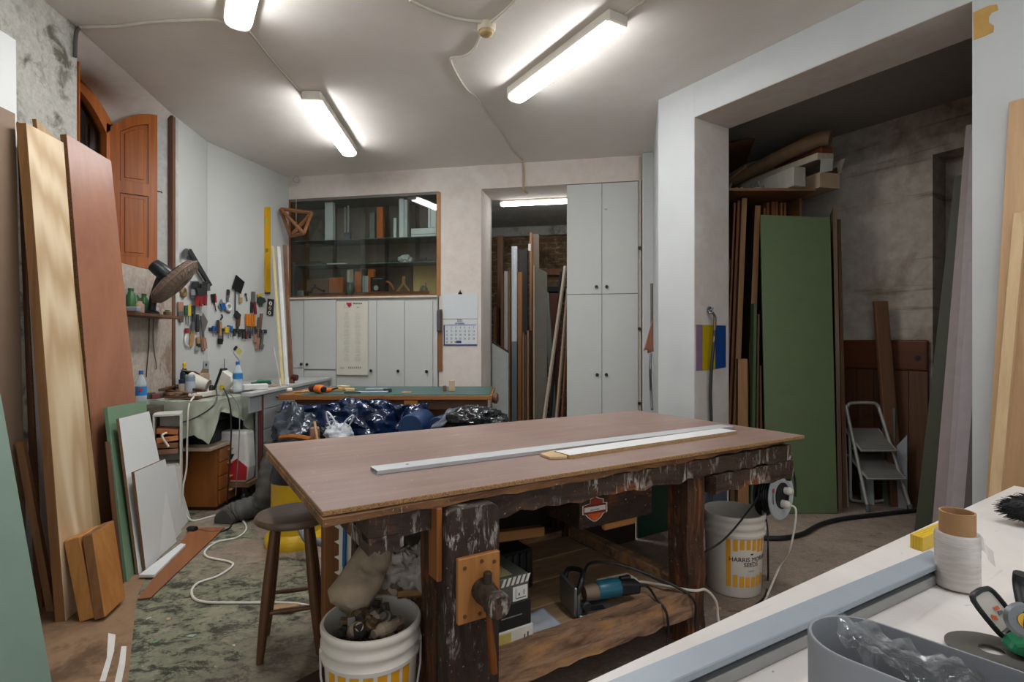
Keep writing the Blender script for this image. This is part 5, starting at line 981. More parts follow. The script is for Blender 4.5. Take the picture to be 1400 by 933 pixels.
for i, x in enumerate((336.5, 339.7, 342.9, 346.1)):
    lab = ('leftmost', 'second from left', 'third from left', 'rightmost')[i]+' of the four orange handled chisels on the rail'
    tool('chisel', lab, [('handle', strip(x, 429.5+.3*i, x, 446+.3*i, 2.5, 2.3, -.016, .018), orng), ('blade', strip(x, 446, x+.2, 459-.8*i, 2, 2.2, -.02, .006), steel)])
tool('file', 'long file with pinkish handle hanging at the right of the rail', [('handle', strip(352.5, 462, 350.5, 478, 4, 3.6, -.018, .014), pinkw), ('blade', strip(354, 434, 352.5, 462, 3.2, 3.4, -.018), mt('6f5a4c', .5))])
tool('file', 'upright file with reddish tang right of the orange chisels', [('blade', strip(357, 429, 355, 450, 3.2, 3.2, -.018), mt('7d5f52', .5)), ('tang', strip(355, 450, 354, 468, 2.2, 2.4, -.02), stdk)])
tool('file', 'short file with pink handle left of the long pinkish one', [('handle', strip(348.3, 457, 347.8, 468, 3.2, 3, -.018, .014), pinkw), ('blade', strip(348.6, 446, 348.3, 457, 2, 2, -.018), stdk)])
tool('spanner', 'grey spanner hanging at the right end of the rail', [('shank', strip(359, 452, 357, 472, 2.6, 2.8, -.018), steel), ('jaw', strip(357.2, 471, 356.4, 478, 6, 4.5, -.018, .012), steel)])
for i, (x, y1) in enumerate(((320, 460), (327, 461), (332, 463), (336, 464), (341, 463))):
    tool('drill_bit', ('thin dark bit below the clamp on the rail', 'dark bit left of the orange chisels', 'stubby dark bit under the rail centre', 'dark red bit under the leftmost orange chisel', 'dark bit under the third orange chisel')[i], [('shank', strip(x, 453, x, y1, 3.2, 2.6, -.02, .012), mt('5a1f22', .5) if i == 3 else stdk)], 'bit')
tool('card', 'square white and yellow card hung by its corner below the rail', [('sheet', polyw([(326, 470.5), (336.5, 481), (328, 493.5), (319, 482)], -.006, .002), mt('c3c1b6', .5)), ('patch', polyw([(326, 475), (331, 480), (327, 486), (322.5, 481)], -.0085, .001), mt('b7b661', .5)), ('clip', polyw([(322, 473), (324, 475), (321, 479.5), (319, 477.5)], -.008, .012), blk)])
lv = tool('spirit_level', 'yellow spirit level hung upright near the rear left corner', [('body', strip(364.6, 283.5, 364.9, 400, 6.6, 6.6, -.004, .02), mt('d8a316', .4, name='yellow aluminium')), ('end_cap', strip(364.9, 399.5, 364.9, 402, 6.2, 6, -.003, .02), blk), ('vial', strip(364.7, 300, 364.7, 306, 3.4, 3.4, -.0245, .002), mt('a8c24a', .3)), ('vial', strip(364.8, 340, 364.8, 345, 3.4, 3.4, -.0245, .002), mt('8c7a20', .3))])
tool('ruler', 'clear grey ruler standing behind the desk clutter', [('blade', strip(282, 494, 282, 521, 7, 7, -.008, .003), mt('9fa3a4', .4)), ('hole', ringw(282, 499, 1.6, 1, -.014), stdk)])
tool('spike', 'thin black spike standing behind the white sander', [('needle', rodw([(307, 491), (306.6, 506)], 1, -.05), blk), ('base', strip(306.6, 505, 306.4, 511, 3, 5, -.05, .02), blk)])
# wall shelf with jars and the fan
F_ = LWN
a0, a1, zb, zt_ = F_.rng(170, 236, 430, 436, -.10)
O('wall_shelf', MB(F_.M).box(a0-.05, a1-.02, -.19, -.002, zt_-.022, zt_), wood('7a5034', '5b3824', AX, 10, .06), 'small brown wooden shelf fixed to the bare plaster below the shutter', 'shelf', bevel=.002)
sz_ = zt_
def shelf_pt(px, b): s_, _ = F_.sz(px, 428, b); return F_.pt(s_, b, sz_+.0005)
for i, (px, b, h, r, m, lab) in enumerate(((179, -.12, .17, .03, mt('3d6a3f', .3), 'green jar farthest left on the small wall shelf'), (186, -.06, .15, .03, mt('4d7350', .3), 'green glass jar standing second on the wall shelf'), (197, -.05, .16, .028, mt('36663c', .3), 'tall green bottle behind the pinkish jar on the shelf'), (190, -.13, .085, .035, mt('c09a84', .4), 'pinkish jar on the small wall shelf'), (229, -.10, .05, .03, mt('7a6a52', .5), 'low brown pot at the right end of the wall shelf'))):
    c = shelf_pt(px, b); t = T('jar', lab, 'jar', c); P('jar_body', MB().lathe([(r*.9, 0), (r, .006), (r, h*.7), (r*.55, h*.85), (r*.55, h*.92)], c, n=20), m, t, smooth=40); P('lid', MB().lathe([(r*.6, h*.90), (r*.6, h)], c, n=18), mt('b9b09c' if i % 2 else '2f5a38', .4), t)
c = shelf_pt(181, -.17); O('putty_tray', MB().box(c.x-.07, c.x+.05, c.y-.02, c.y+.02, c.z, c.z+.035), mt('8c8f94', .5), 'grey flat tin at the front edge of the wall shelf', 'tin', bevel=.006)
fn = T('fan', 'dusty desk fan with tilted grille and black stand on the wall shelf', 'fan', shelf_pt(206, -.10)); Yf = 4.17
sp = shelf_pt(207, -.13); Yf = sp.y
fm = D(221, 374, Yf); fcn = D(239.7, 385.7, Yf+.02); fn_n = V((.68, .31, -.66)).normalized()
P('base', MB().lathe([(.055, 0), (.055, .015), (.03, .03)], sp, n=24), m_blk, fn, smooth=True)
P('stand', MB().tube([sp+V((0, 0, .02)), D(210, 405, Yf), D(216, 385, Yf), D(219, 377, Yf)], [.028, .026, .022, .02], 12), m_blk, fn, smooth=True)
P('motor', MB().lathe([(.03, -.10), (.05, -.09), (.056, -.05), (.058, .05), (.05, .07)], fcn-fn_n*.10, fn_n, 24), mt('1e2022', .35), fn, smooth=40)
P('rear_cap', MB().lathe([(.0, -.012), (.03, -.01), (.045, 0)], fcn-fn_n*.192, fn_n, 20), mt('8a7763', .7), fn, smooth=True)
dusty = mt('857263', .85, var=.35, vs=50, name='dusty grille'); xa = fn_n.cross(V((0, 0, 1))).normalized(); ya = xa.cross(fn_n); Rg = .215
P('grille', MB().lathe([(.05, -.05), (.12, -.052), (.19, -.035), (Rg, 0), (.19, .028), (.12, .05), (.04, .055), (0.0, .055)], fcn, fn_n, 40), film('857263', .82, .85, 'dust felted grille', streak=26), fn, smooth=60)
for k in range(36):
    an = 2*PI*k/36; d = xa*math.cos(an)+ya*math.sin(an); P('grille_wire', MB().tube([fcn+d*.05-fn_n*.054, fcn+d*.12-fn_n*.057, fcn+d*.19-fn_n*.040, fcn+d*(Rg+.004), fcn+d*.19+fn_n*.032, fcn+d*.05+fn_n*.058], .0022, 5), dusty, fn)
P('rim', MB().tube([fcn+(xa*math.cos(2*PI*k/40)+ya*math.sin(2*PI*k/40))*(Rg+.003) for k in range(40)], .006, 6, closed=True), dusty, fn, smooth=True)
for k in range(3):
    an = 2*PI*k/3; d = xa*math.cos(an)+ya*math.sin(an); e = xa*math.cos(an+.9)+ya*math.sin(an+.9); P('blade', MB().prism([fcn+d*.03, fcn+d*.17-fn_n*.015, fcn+(d+e)*.09+fn_n*.01, fcn+e*.15+fn_n*.015, fcn+e*.03], fn_n*.003), mt('5a5148', .7), fn)
for px0, px1, pyb in ((204, 201, 516), (210, 214, 505)):
    P('cord', MB().tube(cr([shelf_pt(px0, -.02)+V((0, 0, -.024)), F_.at(px0-.5, 470, -.01), F_.at(px1, 500, -.012), F_.at(px1-1, pyb, -.012)], 5), .004, 6), m_blk if px0 < 206 else mt('6b6158', .5), fn, smooth=True)
# wooden tetrahedron frame hung from the ceiling hook
hk_ = H(405, 240, CEIL-.02); rg = T('ceiling_hook', 'small ring hook under the ceiling in the rear left corner', 'hook', (hk_.x, hk_.y, CEIL-.12))
Yh = hk_.y; P('stem', MB().tube([D(404.5, 236, Yh).xyz.lerp(D(404.5, 236, Yh), 1), V((D(404.5, 236, Yh).x, Yh, CEIL))], .004, 6), m_cab, rg); c = D(405.3, 245.5, Yh); P('ring', MB().tube([c+V((math.cos(2*PI*k/18)*.038, 0, math.sin(2*PI*k/18)*.038)) for k in range(18)], .009, 8, closed=True), mt('a49f96', .5), rg, smooth=True)
tp = T('wooden_ornament', 'open triangular wooden frame hanging on a string before the glass cabinet', 'ornament', D(405, 320, Yh-.05)); m_tet = wood('93633d', '764a2a', AX, 14, .06)
A_, B_, C__, D_ = D(383.5, 286, Yh-.12), D(426, 291, Yh-.02), D(397, 323, Yh-.05), D(415.5, 319, Yh-.25)
for p, q in ((A_, B_), (A_, C__), (B_, D_), (C__, D_), (A_, D_), (B_, C__)): P('strut', MB().tube([p, q], .022, 4), m_tet, tp, bevel=.002)
O('string', MB().tube([D(405, 250, Yh), D(405, 288, Yh-.06), D(405, 305, Yh-.1)], .0025, 5), m_cab, 'thin string between the ceiling hook and the wooden frame', 'string')
# ================================================================ glass cabinet, white cupboards and calendars on the back wall
MBM = BM.M
m_cabw = mt('b9bab6', .5, var=.04, vs=3, name='white cupboard'); m_knob = mt('1a1a1b', .35, name='black knob'); m_brn = wood('8a5a30', '6e431f', AZ, 12, .04)
def bx4(px0, px1, y0, y1, t0): return BM.rng(px0, px1, y0, y1, t0)
gc = T('glass_cabinet', 'wide brown glass fronted cabinet set in the back wall above the white cupboards', 'cabinet', BM.pt(.95, .2, 1.88))
z0c, z1c = 1.885, 3.088; s0c = BM.sz(394, 330, 0)[0]; s1c = BM.sz(602.5, 330, 0)[0]
P('side_panel', MB(MBM).box(s0c, s0c+.03, .0, .43, z0c, z1c), m_brn, gc); P('side_panel', MB(MBM).box(s1c-.045, s1c-.002, -.012, .43, z0c, z1c-.01), wood('a8703a', '8a5728', AZ, 12, .04), gc, label='orange brown right side')
P('back_panel', MB(MBM).box(s0c+.03, s1c-.045, .42, .44, z0c, z1c), mt('7a6d5d', .6, var=.3, vs=2.2, name='brown cabinet back'), gc); P('bottom_panel', MB(MBM).box(s0c+.03, s1c-.045, .0, .42, z0c, z0c+.02), m_brn, gc); P('top_panel', MB(MBM).box(s0c+.03, s1c-.045, .0, .42, z1c-.03, z1c), mt('6b6660', .6), gc)
for px in (415, 455, 526, 568): s_ = BM.sz(px, 330, .40)[0]; P('back_batten', MB(MBM).box(s_, s_+.045, .40, .42, z0c+.02, z1c-.03), mt('4a3327', .6), gc)
shz = [BM.sz(500, 330, .2)[1], BM.sz(500, 363, .2)[1]]
m_gsh = mt('5e6d66', .2, var=.05, name='green glass shelf edge')
for i, z in enumerate(shz): P('glass_shelf', MB(MBM).box(s0c+.031, s1c-.046, .03, .41, z-.008, z), m_gsh, gc)
sm = (s0c+s1c)/2
for a, b, t_ in ((s0c+.03, sm+.03, .012), (sm-.03, s1c-.046, .004)): P('glass_door', MB(MBM).box(a, b, t_, t_+.004, z0c+.021, z1c-.031), pane('f2f6f4', .025, 'dusty cabinet glass', 1.38), gc)
zb = z0c+.021
def item(name, label, px0, px1, ytop, base, m, t0=.10, dp=.06, cat=None, bevel=.002, h=None):
    z = (zb, shz[1]+.001, shz[0]+.001)[base]; a, b, _, zt_ = bx4(px0, px1, ytop, ytop+20, t0); zt_ = BM.sz((px0+px1)/2, ytop, t0)[1]
    return O(name, MB(MBM).box(a, b, t0, t0+dp, z, zt_), m, label, cat or name.replace('_', ' '), 'samples in the glass cabinet', bevel=bevel)
m_wpf = mt('cfd2d2', .4, name='white profile'); m_or = wood('c06a28', '9c4f1a', AZ, 14, .05, .4)
item('profile_sample', 'tall white profile sample at the left of the top glass shelf', 444, 455, 273, 2, m_wpf)
for i, (a, b, y, lab) in enumerate(((470.5, 472.5, 283, 'left thin metal rod on the top glass shelf'), (474.5, 477, 281, 'right thin metal rod on the top glass shelf'))): item('rod_sample', lab, a, b, y, 2, mt('a5a7a6', .3, .6), .12, .015)
item('hardware_sample', 'small dark metal hinge block below the thin metal rods', 469.5, 479, 318, 2, mt('55585a', .4, .5), .07, .03)
item('profile_sample', 'orange wooden profile sample on the top glass shelf', 515, 523.5, 283, 2, m_or)
item('profile_sample', 'dull grey short profile left of the orange one, top shelf', 505, 512, 291, 2, mt('777a78', .5), .2)
item('profile_sample', 'short pale profile beside the tall white one, top shelf', 538, 541.5, 298, 2, m_wpf, .14, .03)
item('profile_sample', 'tall white grooved profile right of centre, top shelf', 545.5, 552, 271.5, 2, m_wpf)
item('profile_sample', 'slim white profile touching the tall grooved one, top shelf', 552.6, 557, 273, 2, mt('b9bdbd', .4), .11)
cs = T('corner_sample', 'white L-shaped window corner sample at the right of the top shelf', 'sample', BM.pt(1.75, .12, shz[0]), 'samples in the glass cabinet')
a, b, q0, q1 = bx4(562, 596.5, 312, 324, .10); P('lower_rail', MB(MBM).box(a, b, .10, .15, shz[0]+.001, q1), m_wpf, cs, bevel=.004); P('groove', MB(MBM).box(a+.005, b, .097, .0995, shz[0]+.035, shz[0]+.043), mt('8f9494', .4), cs)
a, b, _, z_ = bx4(585, 596.5, 284, 300, .10); z_ = BM.sz(590, 284, .10)[1]; P('upright', MB(MBM).box(a, b, .10, .15, q1+.0005, z_), m_wpf, cs, bevel=.004); P('groove', MB(MBM).box(a+.03, a+.037, .097, .0995, q1+.01, z_-.01), mt('8f9494', .4), cs)
# middle shelf
item('wood_sample', 'dark splintered stick lying on the left of the middle glass shelf', 410, 437, 357.5, 1, mt('3f332a', .7), .15, .05)
item('leaf_sample', 'flat dark green piece on the left of the middle glass shelf', 433, 446, 359.5, 1, mt('3f5a3a', .6), .08, .06)
item('strip_sample', 'flat white strip in the middle of the middle glass shelf', 447, 472, 360, 1, m_wpf, .08, .05)
item('strip_sample', 'white strip right of centre on the middle glass shelf', 505, 527, 359.5, 1, m_wpf, .08, .05)
c = BM.at(554, 353, .17); g_ = bag('glove_pile', V((c.x, c.y, shz[1]+.055)), (.085, .06, .054), 'crumpled whitish gloves on the right of the middle glass shelf', 'gloves', mt('b5b9b4', .7), 23, .35, 3)
item('black_tool', 'flat black plastic tool at the right of the middle glass shelf', 566, 590, 355.5, 1, m_blk, .10, .08, 'tool', .006)
item('black_block', 'small black knob block on the flat black plastic tool', 575, 583, 352, 1, stdk, .19, .03, 'tool', .004)
item('dark_bundle', 'dark bundle of cords left of the whitish gloves, middle shelf', 533, 543, 355, 1, mt('2e322c', .7), .2, .08, 'bundle', .01)
# bottom
item('profile_sample', 'upright grey aluminium profile at the left end, cabinet bottom', 397.5, 401, 359, 0, mt('8e9394', .3, .5), .05, .05)
item('profile_sample', 'darker aluminium profile next to the left end one, cabinet bottom', 401.6, 404, 360, 0, mt('5f6466', .3, .5), .05, .05)
item('profile_sample', 'grey aluminium block lying at the left, cabinet bottom', 396.5, 415, 397.5, 0, mt('9ea3a5', .3, .4), .11, .14, bevel=.003)
item('profile_sample', 'dark end of an aluminium block right of the grey one', 415.6, 419.5, 398, 0, stdk, .10, .12)
item('cardboard_sheet', 'brown cardboard panel at the back left of the cabinet bottom', 412, 449, 382, 0, mt('8f6f52', .7), .36, .02, 'panel')
item('wooden_tray', 'long brown wooden tray along the cabinet bottom', 422, 586, 399.5, 0, wood('7d4e2b', '613a1d', BM.x, 12, .06), .055, .02, 'tray')
for i, (px0, px1, yt, m, t0, dp, lab) in enumerate(((450, 469, 379.5, m_or, .10, .05, 'orange wooden corner sample shaped like a book, cabinet bottom'), (474.5, 478, 369, mt('b4aa98', .5), .13, .05, 'left beige upright profile behind the green jar'), (478.5, 482.5, 368.5, mt('a39a8a', .5), .13, .05, 'right beige upright profile behind the green jar'), (485, 494, 371.5, m_or, .10, .05, 'orange upright profile right of the green jar'), (495.5, 503, 377.5, mt('b8bab6', .5), .10, .04, 'pale grey upright profile between two orange ones'), (503, 511, 368.5, m_or, .11, .05, 'orange upright profile right of the pale grey one'), (565, 597, 361.8, mt('c6aa70', .5), .33, .02, 'yellow beige square panel at the right back of the cabinet'))): item('profile_sample' if i < 6 else 'panel_sample', lab, px0, px1, yt, 0, m, t0, dp)
a, b, _, _ = bx4(450, 469, 380, 400, .10)
bc_ = T('box', 'black carton with a white round picture, cabinet bottom', 'box', BM.pt(1.2, .1, zb), 'samples in the glass cabinet'); a, b, _, _ = bx4(506.5, 526, 379, 400, .075); z_ = BM.sz(516, 379, .075)[1]
P('carton_body', MB(MBM).box(a, b, .076, .099, zb, z_), m_blk, bc_); P('picture', MB(MBM).lathe([(.03, 0), (.03, .001)], ((a+b)/2-.02, .0755, zb+.09), (0, -1, 0), 20), mt('a8aaa8', .4), bc_); P('red_band', MB(MBM).box(a, b, .0745, .0757, zb+.02, zb+.05), mt('7a2130', .5), bc_)
mb = MB(MBM); mb.box(a+.03, b-.03, .0745, .0757, z_-.025, z_-.018); P('printed_mark', mb, mt('8d8f8d', .5), bc_)
c = BM.at(479, 400, .08); jr_ = T('jar', 'dull green jar in front of the beige profiles, cabinet bottom', 'jar', V((c.x, c.y, zb)), 'samples in the glass cabinet'); P('jar_body', MB().lathe([(.05, 0), (.055, .01), (.055, .11), (.04, .135), (.04, .145)], (c.x, c.y, zb), n=20), mt('4b574b', .3), jr_, smooth=40); P('lid', MB().lathe([(.043, .14), (.043, .16)], (c.x, c.y, zb), n=18), mt('5d6a5c', .4), jr_)
def bstick(pts, r, z=.0): return MB().tube([BM.at(x, y, .12) for x, y in pts], r, 6)
O('wood_joint', bstick([(424, 399), (431, 389)], .018).tube([BM.at(427, 390, .14), BM.at(443, 398, .12)], .018, 6), wood('6a4a34', '4d3322', AZ, 12), 'crossed dark wooden pieces left of the orange book-like sample', 'wood', 'samples in the glass cabinet')
O('curved_sample', MB().tube(cr([BM.at(525, 399, .11), BM.at(525.5, 388, .11), BM.at(530, 385.5, .11), BM.at(536, 391, .11), BM.at(539, 398, .11)], 5), .014, 6), wood('b5652c', '91491a', AZ, 12), 'curved orange wooden piece right of the black carton', 'wood', 'samples in the glass cabinet', smooth=True)
ys = T('y_joint', 'pale Y-shaped wooden joint standing in the cabinet bottom', 'wood', BM.pt(1.5, .12, zb), 'samples in the glass cabinet'); P('upright', bstick([(552, 378), (552, 388)], .022), hwood, ys); P('arm', bstick([(552, 388), (543.5, 398.5)], .016), hwood, ys); P('arm', bstick([(552, 388), (559.5, 398.5)], .016), hwood, ys)
fg = T('figurine', 'small mottled figurine before the yellow beige panel', 'figurine', BM.pt(1.72, .12, zb), 'samples in the glass cabinet'); c = BM.at(579, 392, .12); c.z = zb
P('body', MB().ell(c+V((0, 0, .055)), (.05, .035, .055), 14, 8, lambda d: 1+.25*noise.noise(d*4)), mt('77786e', .6, var=.5, vs=30), fg, smooth=True); P('head', MB().ell(c+V((.015, 0, .125)), (.022, .02, .028), 12, 8), mt('a98a68', .6), fg, smooth=True)
# white cupboards below
cb = T('cupboard', 'row of white cupboards with black knobs under the glass cabinet', 'cupboard', BM.pt(.95, .1, 0))
zt_c = 1.862
a0, b0, _, _ = bx4(395, 598, 420, 440, -.02); P('carcass', MB(MBM).box(a0, b0, -.02, .44, .08, zt_c), m_cabw, cb); P('plinth', MB(MBM).box(a0+.02, b0-.02, .01, .4, 0, .08), m_blk, cb); P('ledge', MB(MBM).box(a0-.01, b0+.012, -.06, .0, zt_c, zt_c+.022), mt('c3bcae', .5), cb, bevel=.004)
for i, (p0, p1, y0, y1, t0) in enumerate(((395.5, 415, 411, 503, -.035), (395.5, 415, 504, 640, -.035), (415.5, 459, 410.5, 505, -.052), (416, 459, 506.5, 640, -.038), (459.6, 514.6, 411, 640, -.038), (515.2, 552.6, 411, 640, -.038), (553.2, 591.5, 411, 640, -.038), (592.2, 597.8, 411, 640, -.036))):
    a, b, q0, q1 = bx4(p0, p1, y0, y1, t0); q1 = min(BM.sz((p0+p1)/2, y0, t0)[1], zt_c-.004); q0 = max(.09, BM.sz((p0+p1)/2, y1, t0)[1]); d_ = P('door', MB(MBM).box(a, b, t0, -.0205, q0, q1), m_cabw, cb, bevel=.002)
    kn = {0: (413, 498), 2: (421, 498.5), 4: (508, 507), 5: (545, 507.5), 6: (584, 508)}.get(i)
    if kn: k_ = BM.at(kn[0], kn[1], t0); P('knob', MB().lathe([(.008, 0), (.008, .012), (.017, .016), (.018, .024), (.012, .03)], k_, -BM.y, 14), m_knob, d_, smooth=40)
a, b, q0, q1 = bx4(595.5, 599.5, 423, 508, -.07); eb = T('edge_board', 'narrow brown board with grey grip at the right end of the white cupboards', 'board', BM.pt(a, -.05, q0)); P('strip', MB(MBM).box(a+.01, b+.025, -.018, -.002, q0, q1), m_brn, eb); a, b, q0, q1 = bx4(595.5, 602, 424, 453, -.06); P('grip', MB(MBM).box(a+.012, b, -.06, -.0185, q0, q1), mt('5b5c5e', .4, .4), eb, bevel=.006)
# year planner
m_pap = mt('c6c2b4', .7, var=.05, name='cream paper'); m_ink = mt('4a4640', .7, name='printed ink'); m_ink2 = mt('8b867b', .7, name='pale print')
yp = T('calendar', 'tall cream year calendar hanging on the white cupboard doors', 'calendar', BM.pt(.75, -.06, 1.1)); tp_ = -.056
a, b, q0, q1 = bx4(460.3, 503, 410.5, 513, tp_); P('sheet', MB(MBM).box(a, b, tp_, tp_+.002, q0, q1), m_pap, yp)
P('rod', MB(MBM).cyl((a-.003, tp_, q0), (b+.003, tp_, q0), .006), mt('a39b88', .5), yp); P('rod', MB(MBM).cyl((a-.003, tp_, q1-.006), (b+.003, tp_, q1-.006), .006), mt('a39b88', .5), yp)
def onbm(px, py, t=tp_-.0012): return BM.at(px, py, t)
def bpoly(pts, t=tp_-.0008): mb = MB(); mb.prism([BM.at(x, y, t) for x, y in pts], BM.y*.0006); return mb
P('logo', bpoly([(473, 414), (480.5, 414), (480.8, 418), (477.5, 420.7), (475.5, 419)]), mt('9c2230', .6), yp, label='red triangular logo'); P('logo_outline', MB().tube([onbm(472.5, 415.5), onbm(470, 420.8), onbm(480, 420.8)], .0016, 4), m_ink2, yp)
mb = MB()
for k in range(9): x = 482.6+k*1.42; mb.prism([onbm(x, 414.2), onbm(x+1.0, 414.2), onbm(x+1.0, 416.2), onbm(x, 416.2)], BM.y*.0006)
P('heading', mb, m_ink, yp); mb = MB(); mb.text('2025', .020, onbm(489.5, 421.2), BM.x, (0, 0, 1)); P('year', mb, m_ink, yp)
mb = MB()
for r in range(6):
    for cidx, xc in enumerate((473.5, 489)):
        yy = 430.5+11.4*r; mb.text('LUN MAR MIE', .009, onbm(xc, yy-1.5), BM.x*.9, (0, 0, 1))
        for ln in range(4): mb.text(' '.join(str(x) for x in range(1+7*ln, 8+7*ln)), .0098, onbm(xc, yy+.9+1.75*ln), BM.x*.8, (0, 0, 1))
P('month_print', mb, m_ink2, yp); mb = MB(); mb.text('2025', .03, onbm(468, 504.5), BM.x, (0, 0, 1)); 
for k in range(7): x = 476+k*2.7; mb.prism([onbm(x, 501.6), onbm(x+1.6, 501.6), onbm(x+1.6, 504.3), onbm(x, 504.3)], BM.y*.0006)
P('foot_print', mb, m_ink2, yp)
# month calendar on the pier
mc_ = T('calendar', 'white month calendar with blue border on the plaster pier', 'calendar', BM.pt(2.17, -.01, 1.3)); tm = -.006; m_blu = mt('2b3a72', .6, name='blue print'); m_paw = mt('c5c8ca', .7, var=.03, name='white paper')
a, b, q0, q1 = bx4(605.2, 653, 401, 436, tm); P('upper_sheet', MB(MBM).box(a, b, tm, tm+.003, q0, q1), m_paw, mc_); a, b, q0, q1 = bx4(606.3, 652.3, 437.2, 472.5, tm-.002); P('month_sheet', MB(MBM).box(a, b, tm-.002, tm+.001, q0, q1), m_paw, mc_)
tq_ = tm-.0032
P('border', bpoly([(606.5, 444.6), (608.3, 444.6), (608.3, 471), (606.5, 471)], tq_), m_blu, mc_); P('border', bpoly([(606.3, 471), (652.2, 471), (652.2, 472.8), (606.3, 472.8)], tq_), m_blu, mc_); P('border', bpoly([(608.3, 444.5), (651, 444.2), (651, 445), (608.3, 445.3)], tq_), m_blu, mc_)
mb = MB(); mb.text('2025', .042, onbm(628.5, 440.3, tq_-.0005), BM.x*.8, (0, 0, 1)); mb.text('SEPTIEMBRE', .026, onbm(628.5, 443.6, tq_-.0005), BM.x*.85, (0, 0, 1)); P('heading', mb, m_blu, mc_)
for cc_ in range(7):
    mb = MB()
    for k in range(1+cc_, 31, 7): mb.text(str(k), .033, onbm(611+6.1*cc_, 449.3+5.05*((k-1)//7), tq_-.0005), BM.x*.8, (0, 0, 1))
    P('day_column', mb, mt('50545f', .6), mc_)
P('brand_patch', bpoly([(623.8, 466), (630.8, 466), (630.8, 469.5), (623.8, 469.5)], tq_), m_blu, mc_); P('brand_patch', bpoly([(621.5, 467), (623.6, 467), (623.6, 469.3), (621.5, 469.3)], tq_), mt('8a7a2c', .6), mc_)
P('clip', MB().prism([BM.at(626, 402.5, -.008), BM.at(632, 402.5, -.008), BM.at(631, 400, -.02), BM.at(627, 400, -.02)], BM.y*.006), m_blk, mc_); P('clip', MB().tube([BM.at(629, 400, -.012), BM.at(629, 397.2, -.012)], .006, 6), m_blk, mc_)
# tall white cupboard
tc = T('tall_cupboard', 'tall white cupboard with four black-knobbed doors right of the storeroom doorway', 'cupboard', BM.pt(3.78, .2, 0))
a0, b0, _, _ = bx4(775, 872.5, 380, 420, 0); P('carcass', MB(MBM).box(a0+.002, b0, .021, .50, .0, BEAM-.003), m_cabw, tc)
sA = BM.sz(823, 400, 0)[0]; zS = BM.sz(823, 402.3, 0)[1]
for i, (sa, sb, q0, q1) in enumerate(((a0, sA-.003, zS+.003, BEAM-.008), (sA+.003, b0, zS+.003, BEAM-.008), (a0, sA-.003, .05, zS-.003), (sA+.003, b0, .05, zS-.003))):
    d_ = P('door', MB(MBM).box(sa, sb, 0, .02, q0, q1), m_cabw, tc, bevel=.002); k_ = BM.at(((815.5, 392.5), (829.5, 392.3), (816.5, 512.5), (829, 512.3))[i][0], ((815.5, 392.5), (829.5, 392.3), (816.5, 512.5), (829, 512.3))[i][1], 0)
    P('knob', MB().lathe([(.008, 0), (.008, .012), (.017, .016), (.018, .024), (.012, .03)], k_, -BM.y, 14), m_knob, d_, smooth=40)
    if i == 1: P('cup_hook', MB().tube([BM.at(827.5, 285, -.002), BM.at(827.5, 285, -.02), BM.at(829, 286, -.02)], .012, 8), mt('cfd0cc', .4), d_)
a, b, _, _ = bx4(873.2, 876.6, 380, 420, -.02); fd = T('folding_door', 'narrow door edge with three black knobs right of the tall cupboard', 'door', BM.pt(a, 0, 0)); P('leaf', MB(MBM).box(a, b, -.02, .0, .02, CEIL-.02), mt('b0a594', .6), fd)
for y in (339.5, 450, 551.5): P('knob', MB().lathe([(.008, 0), (.008, .012), (.017, .016), (.018, .024), (.012, .03)], BM.at(874, y, -.021), -BM.y, 14), m_knob, fd, smooth=40)
# rag and rods on the side of the column
def SC(px, py, off=.03): d_ = V((.29, 1.3, 0)).normalized(); n_ = V((-d_.y, d_.x, 0)); p = PL(px, py, V((1.215, 4.55, 0))+n_*off, n_); return p
O('hanging_rod', MB().tube([SC(891, 388, .05), SC(891.5, 480, .05)], .012, 8), mt('4d443a', .6), 'dark rod hanging on the left side of the white column', 'rod', smooth=True)
q = [SC(892, 438, .06), SC(881, 480, .12), SC(887, 484, .10), SC(893, 482, .05)]; mb = MB(); mb.grid(lambda u, v: q[0].lerp(q[1].lerp(q[3], u), v)+V((-.012*math.sin(u*16)*v, 0, .01*math.sin(u*9))), 16, 8); O('hanging_rag', mb, mt('a5705c', .85), 'pinkish rag hanging on the left side of the white column', 'rag', smooth=True, solid=.003)
O('hanging_strap', MB().tube(cr([SC(890, 484, .05), SC(889, 505, .06), SC(890, 535, .05), SC(891.5, 560, .05)], 5), .012, 6), mt('5a5d60', .6), 'grey strap hanging below the pinkish rag', 'strap', smooth=True)
# ================================================================ green-topped bench in the middle
gb = T('side_bench', 'low wooden bench with dark green top before the white cupboards', 'bench', (-1.07, 5.0, 0)); m_gbw = wood('96622f', '7a4a20', (1, 0, 0), 10, .06, .45); GZ = .905
P('green_top', MB().box(-1.80, -.19, 4.66, 5.5, GZ-.008, GZ), mt('3b5a54', .45, var=.12, vs=5, name='dark green top'), gb); P('bench_top', MB().box(-1.98, -.17, 4.65, 5.52, GZ-.045, GZ-.0085), m_gbw, gb, bevel=.003); P('bare_end', MB().box(-1.98, -1.802, 4.651, 5.5, GZ-.008, GZ-.001), m_gbw, gb)
P('apron', MB().box(-1.85, -.22, 4.68, 4.72, GZ-.13, GZ-.046), mt('4a2c1a', .6, var=.3, vs=8), gb); P('block', MB().box(-.92, -.80, 4.655, 4.6795, GZ-.10, GZ-.05), m_gbw, gb, bevel=.003); P('end_screw', MB().lathe([(.035, 0), (.05, .02), (.05, .04), (.03, .05)], (-.17, 4.75, GZ-.04), (1, 0, 0), 14), oldwood('6b4a35', '3e2a1d', '8d6a4c', .6, AX, 'end screw wood'), gb, smooth=True)
P('end_screw', MB().lathe([(.035, 0), (.045, .02), (.03, .05)], (-.17, 4.9, GZ-.05), (1, 0, 0), 14), mt('5a4030', .6), gb, smooth=True)
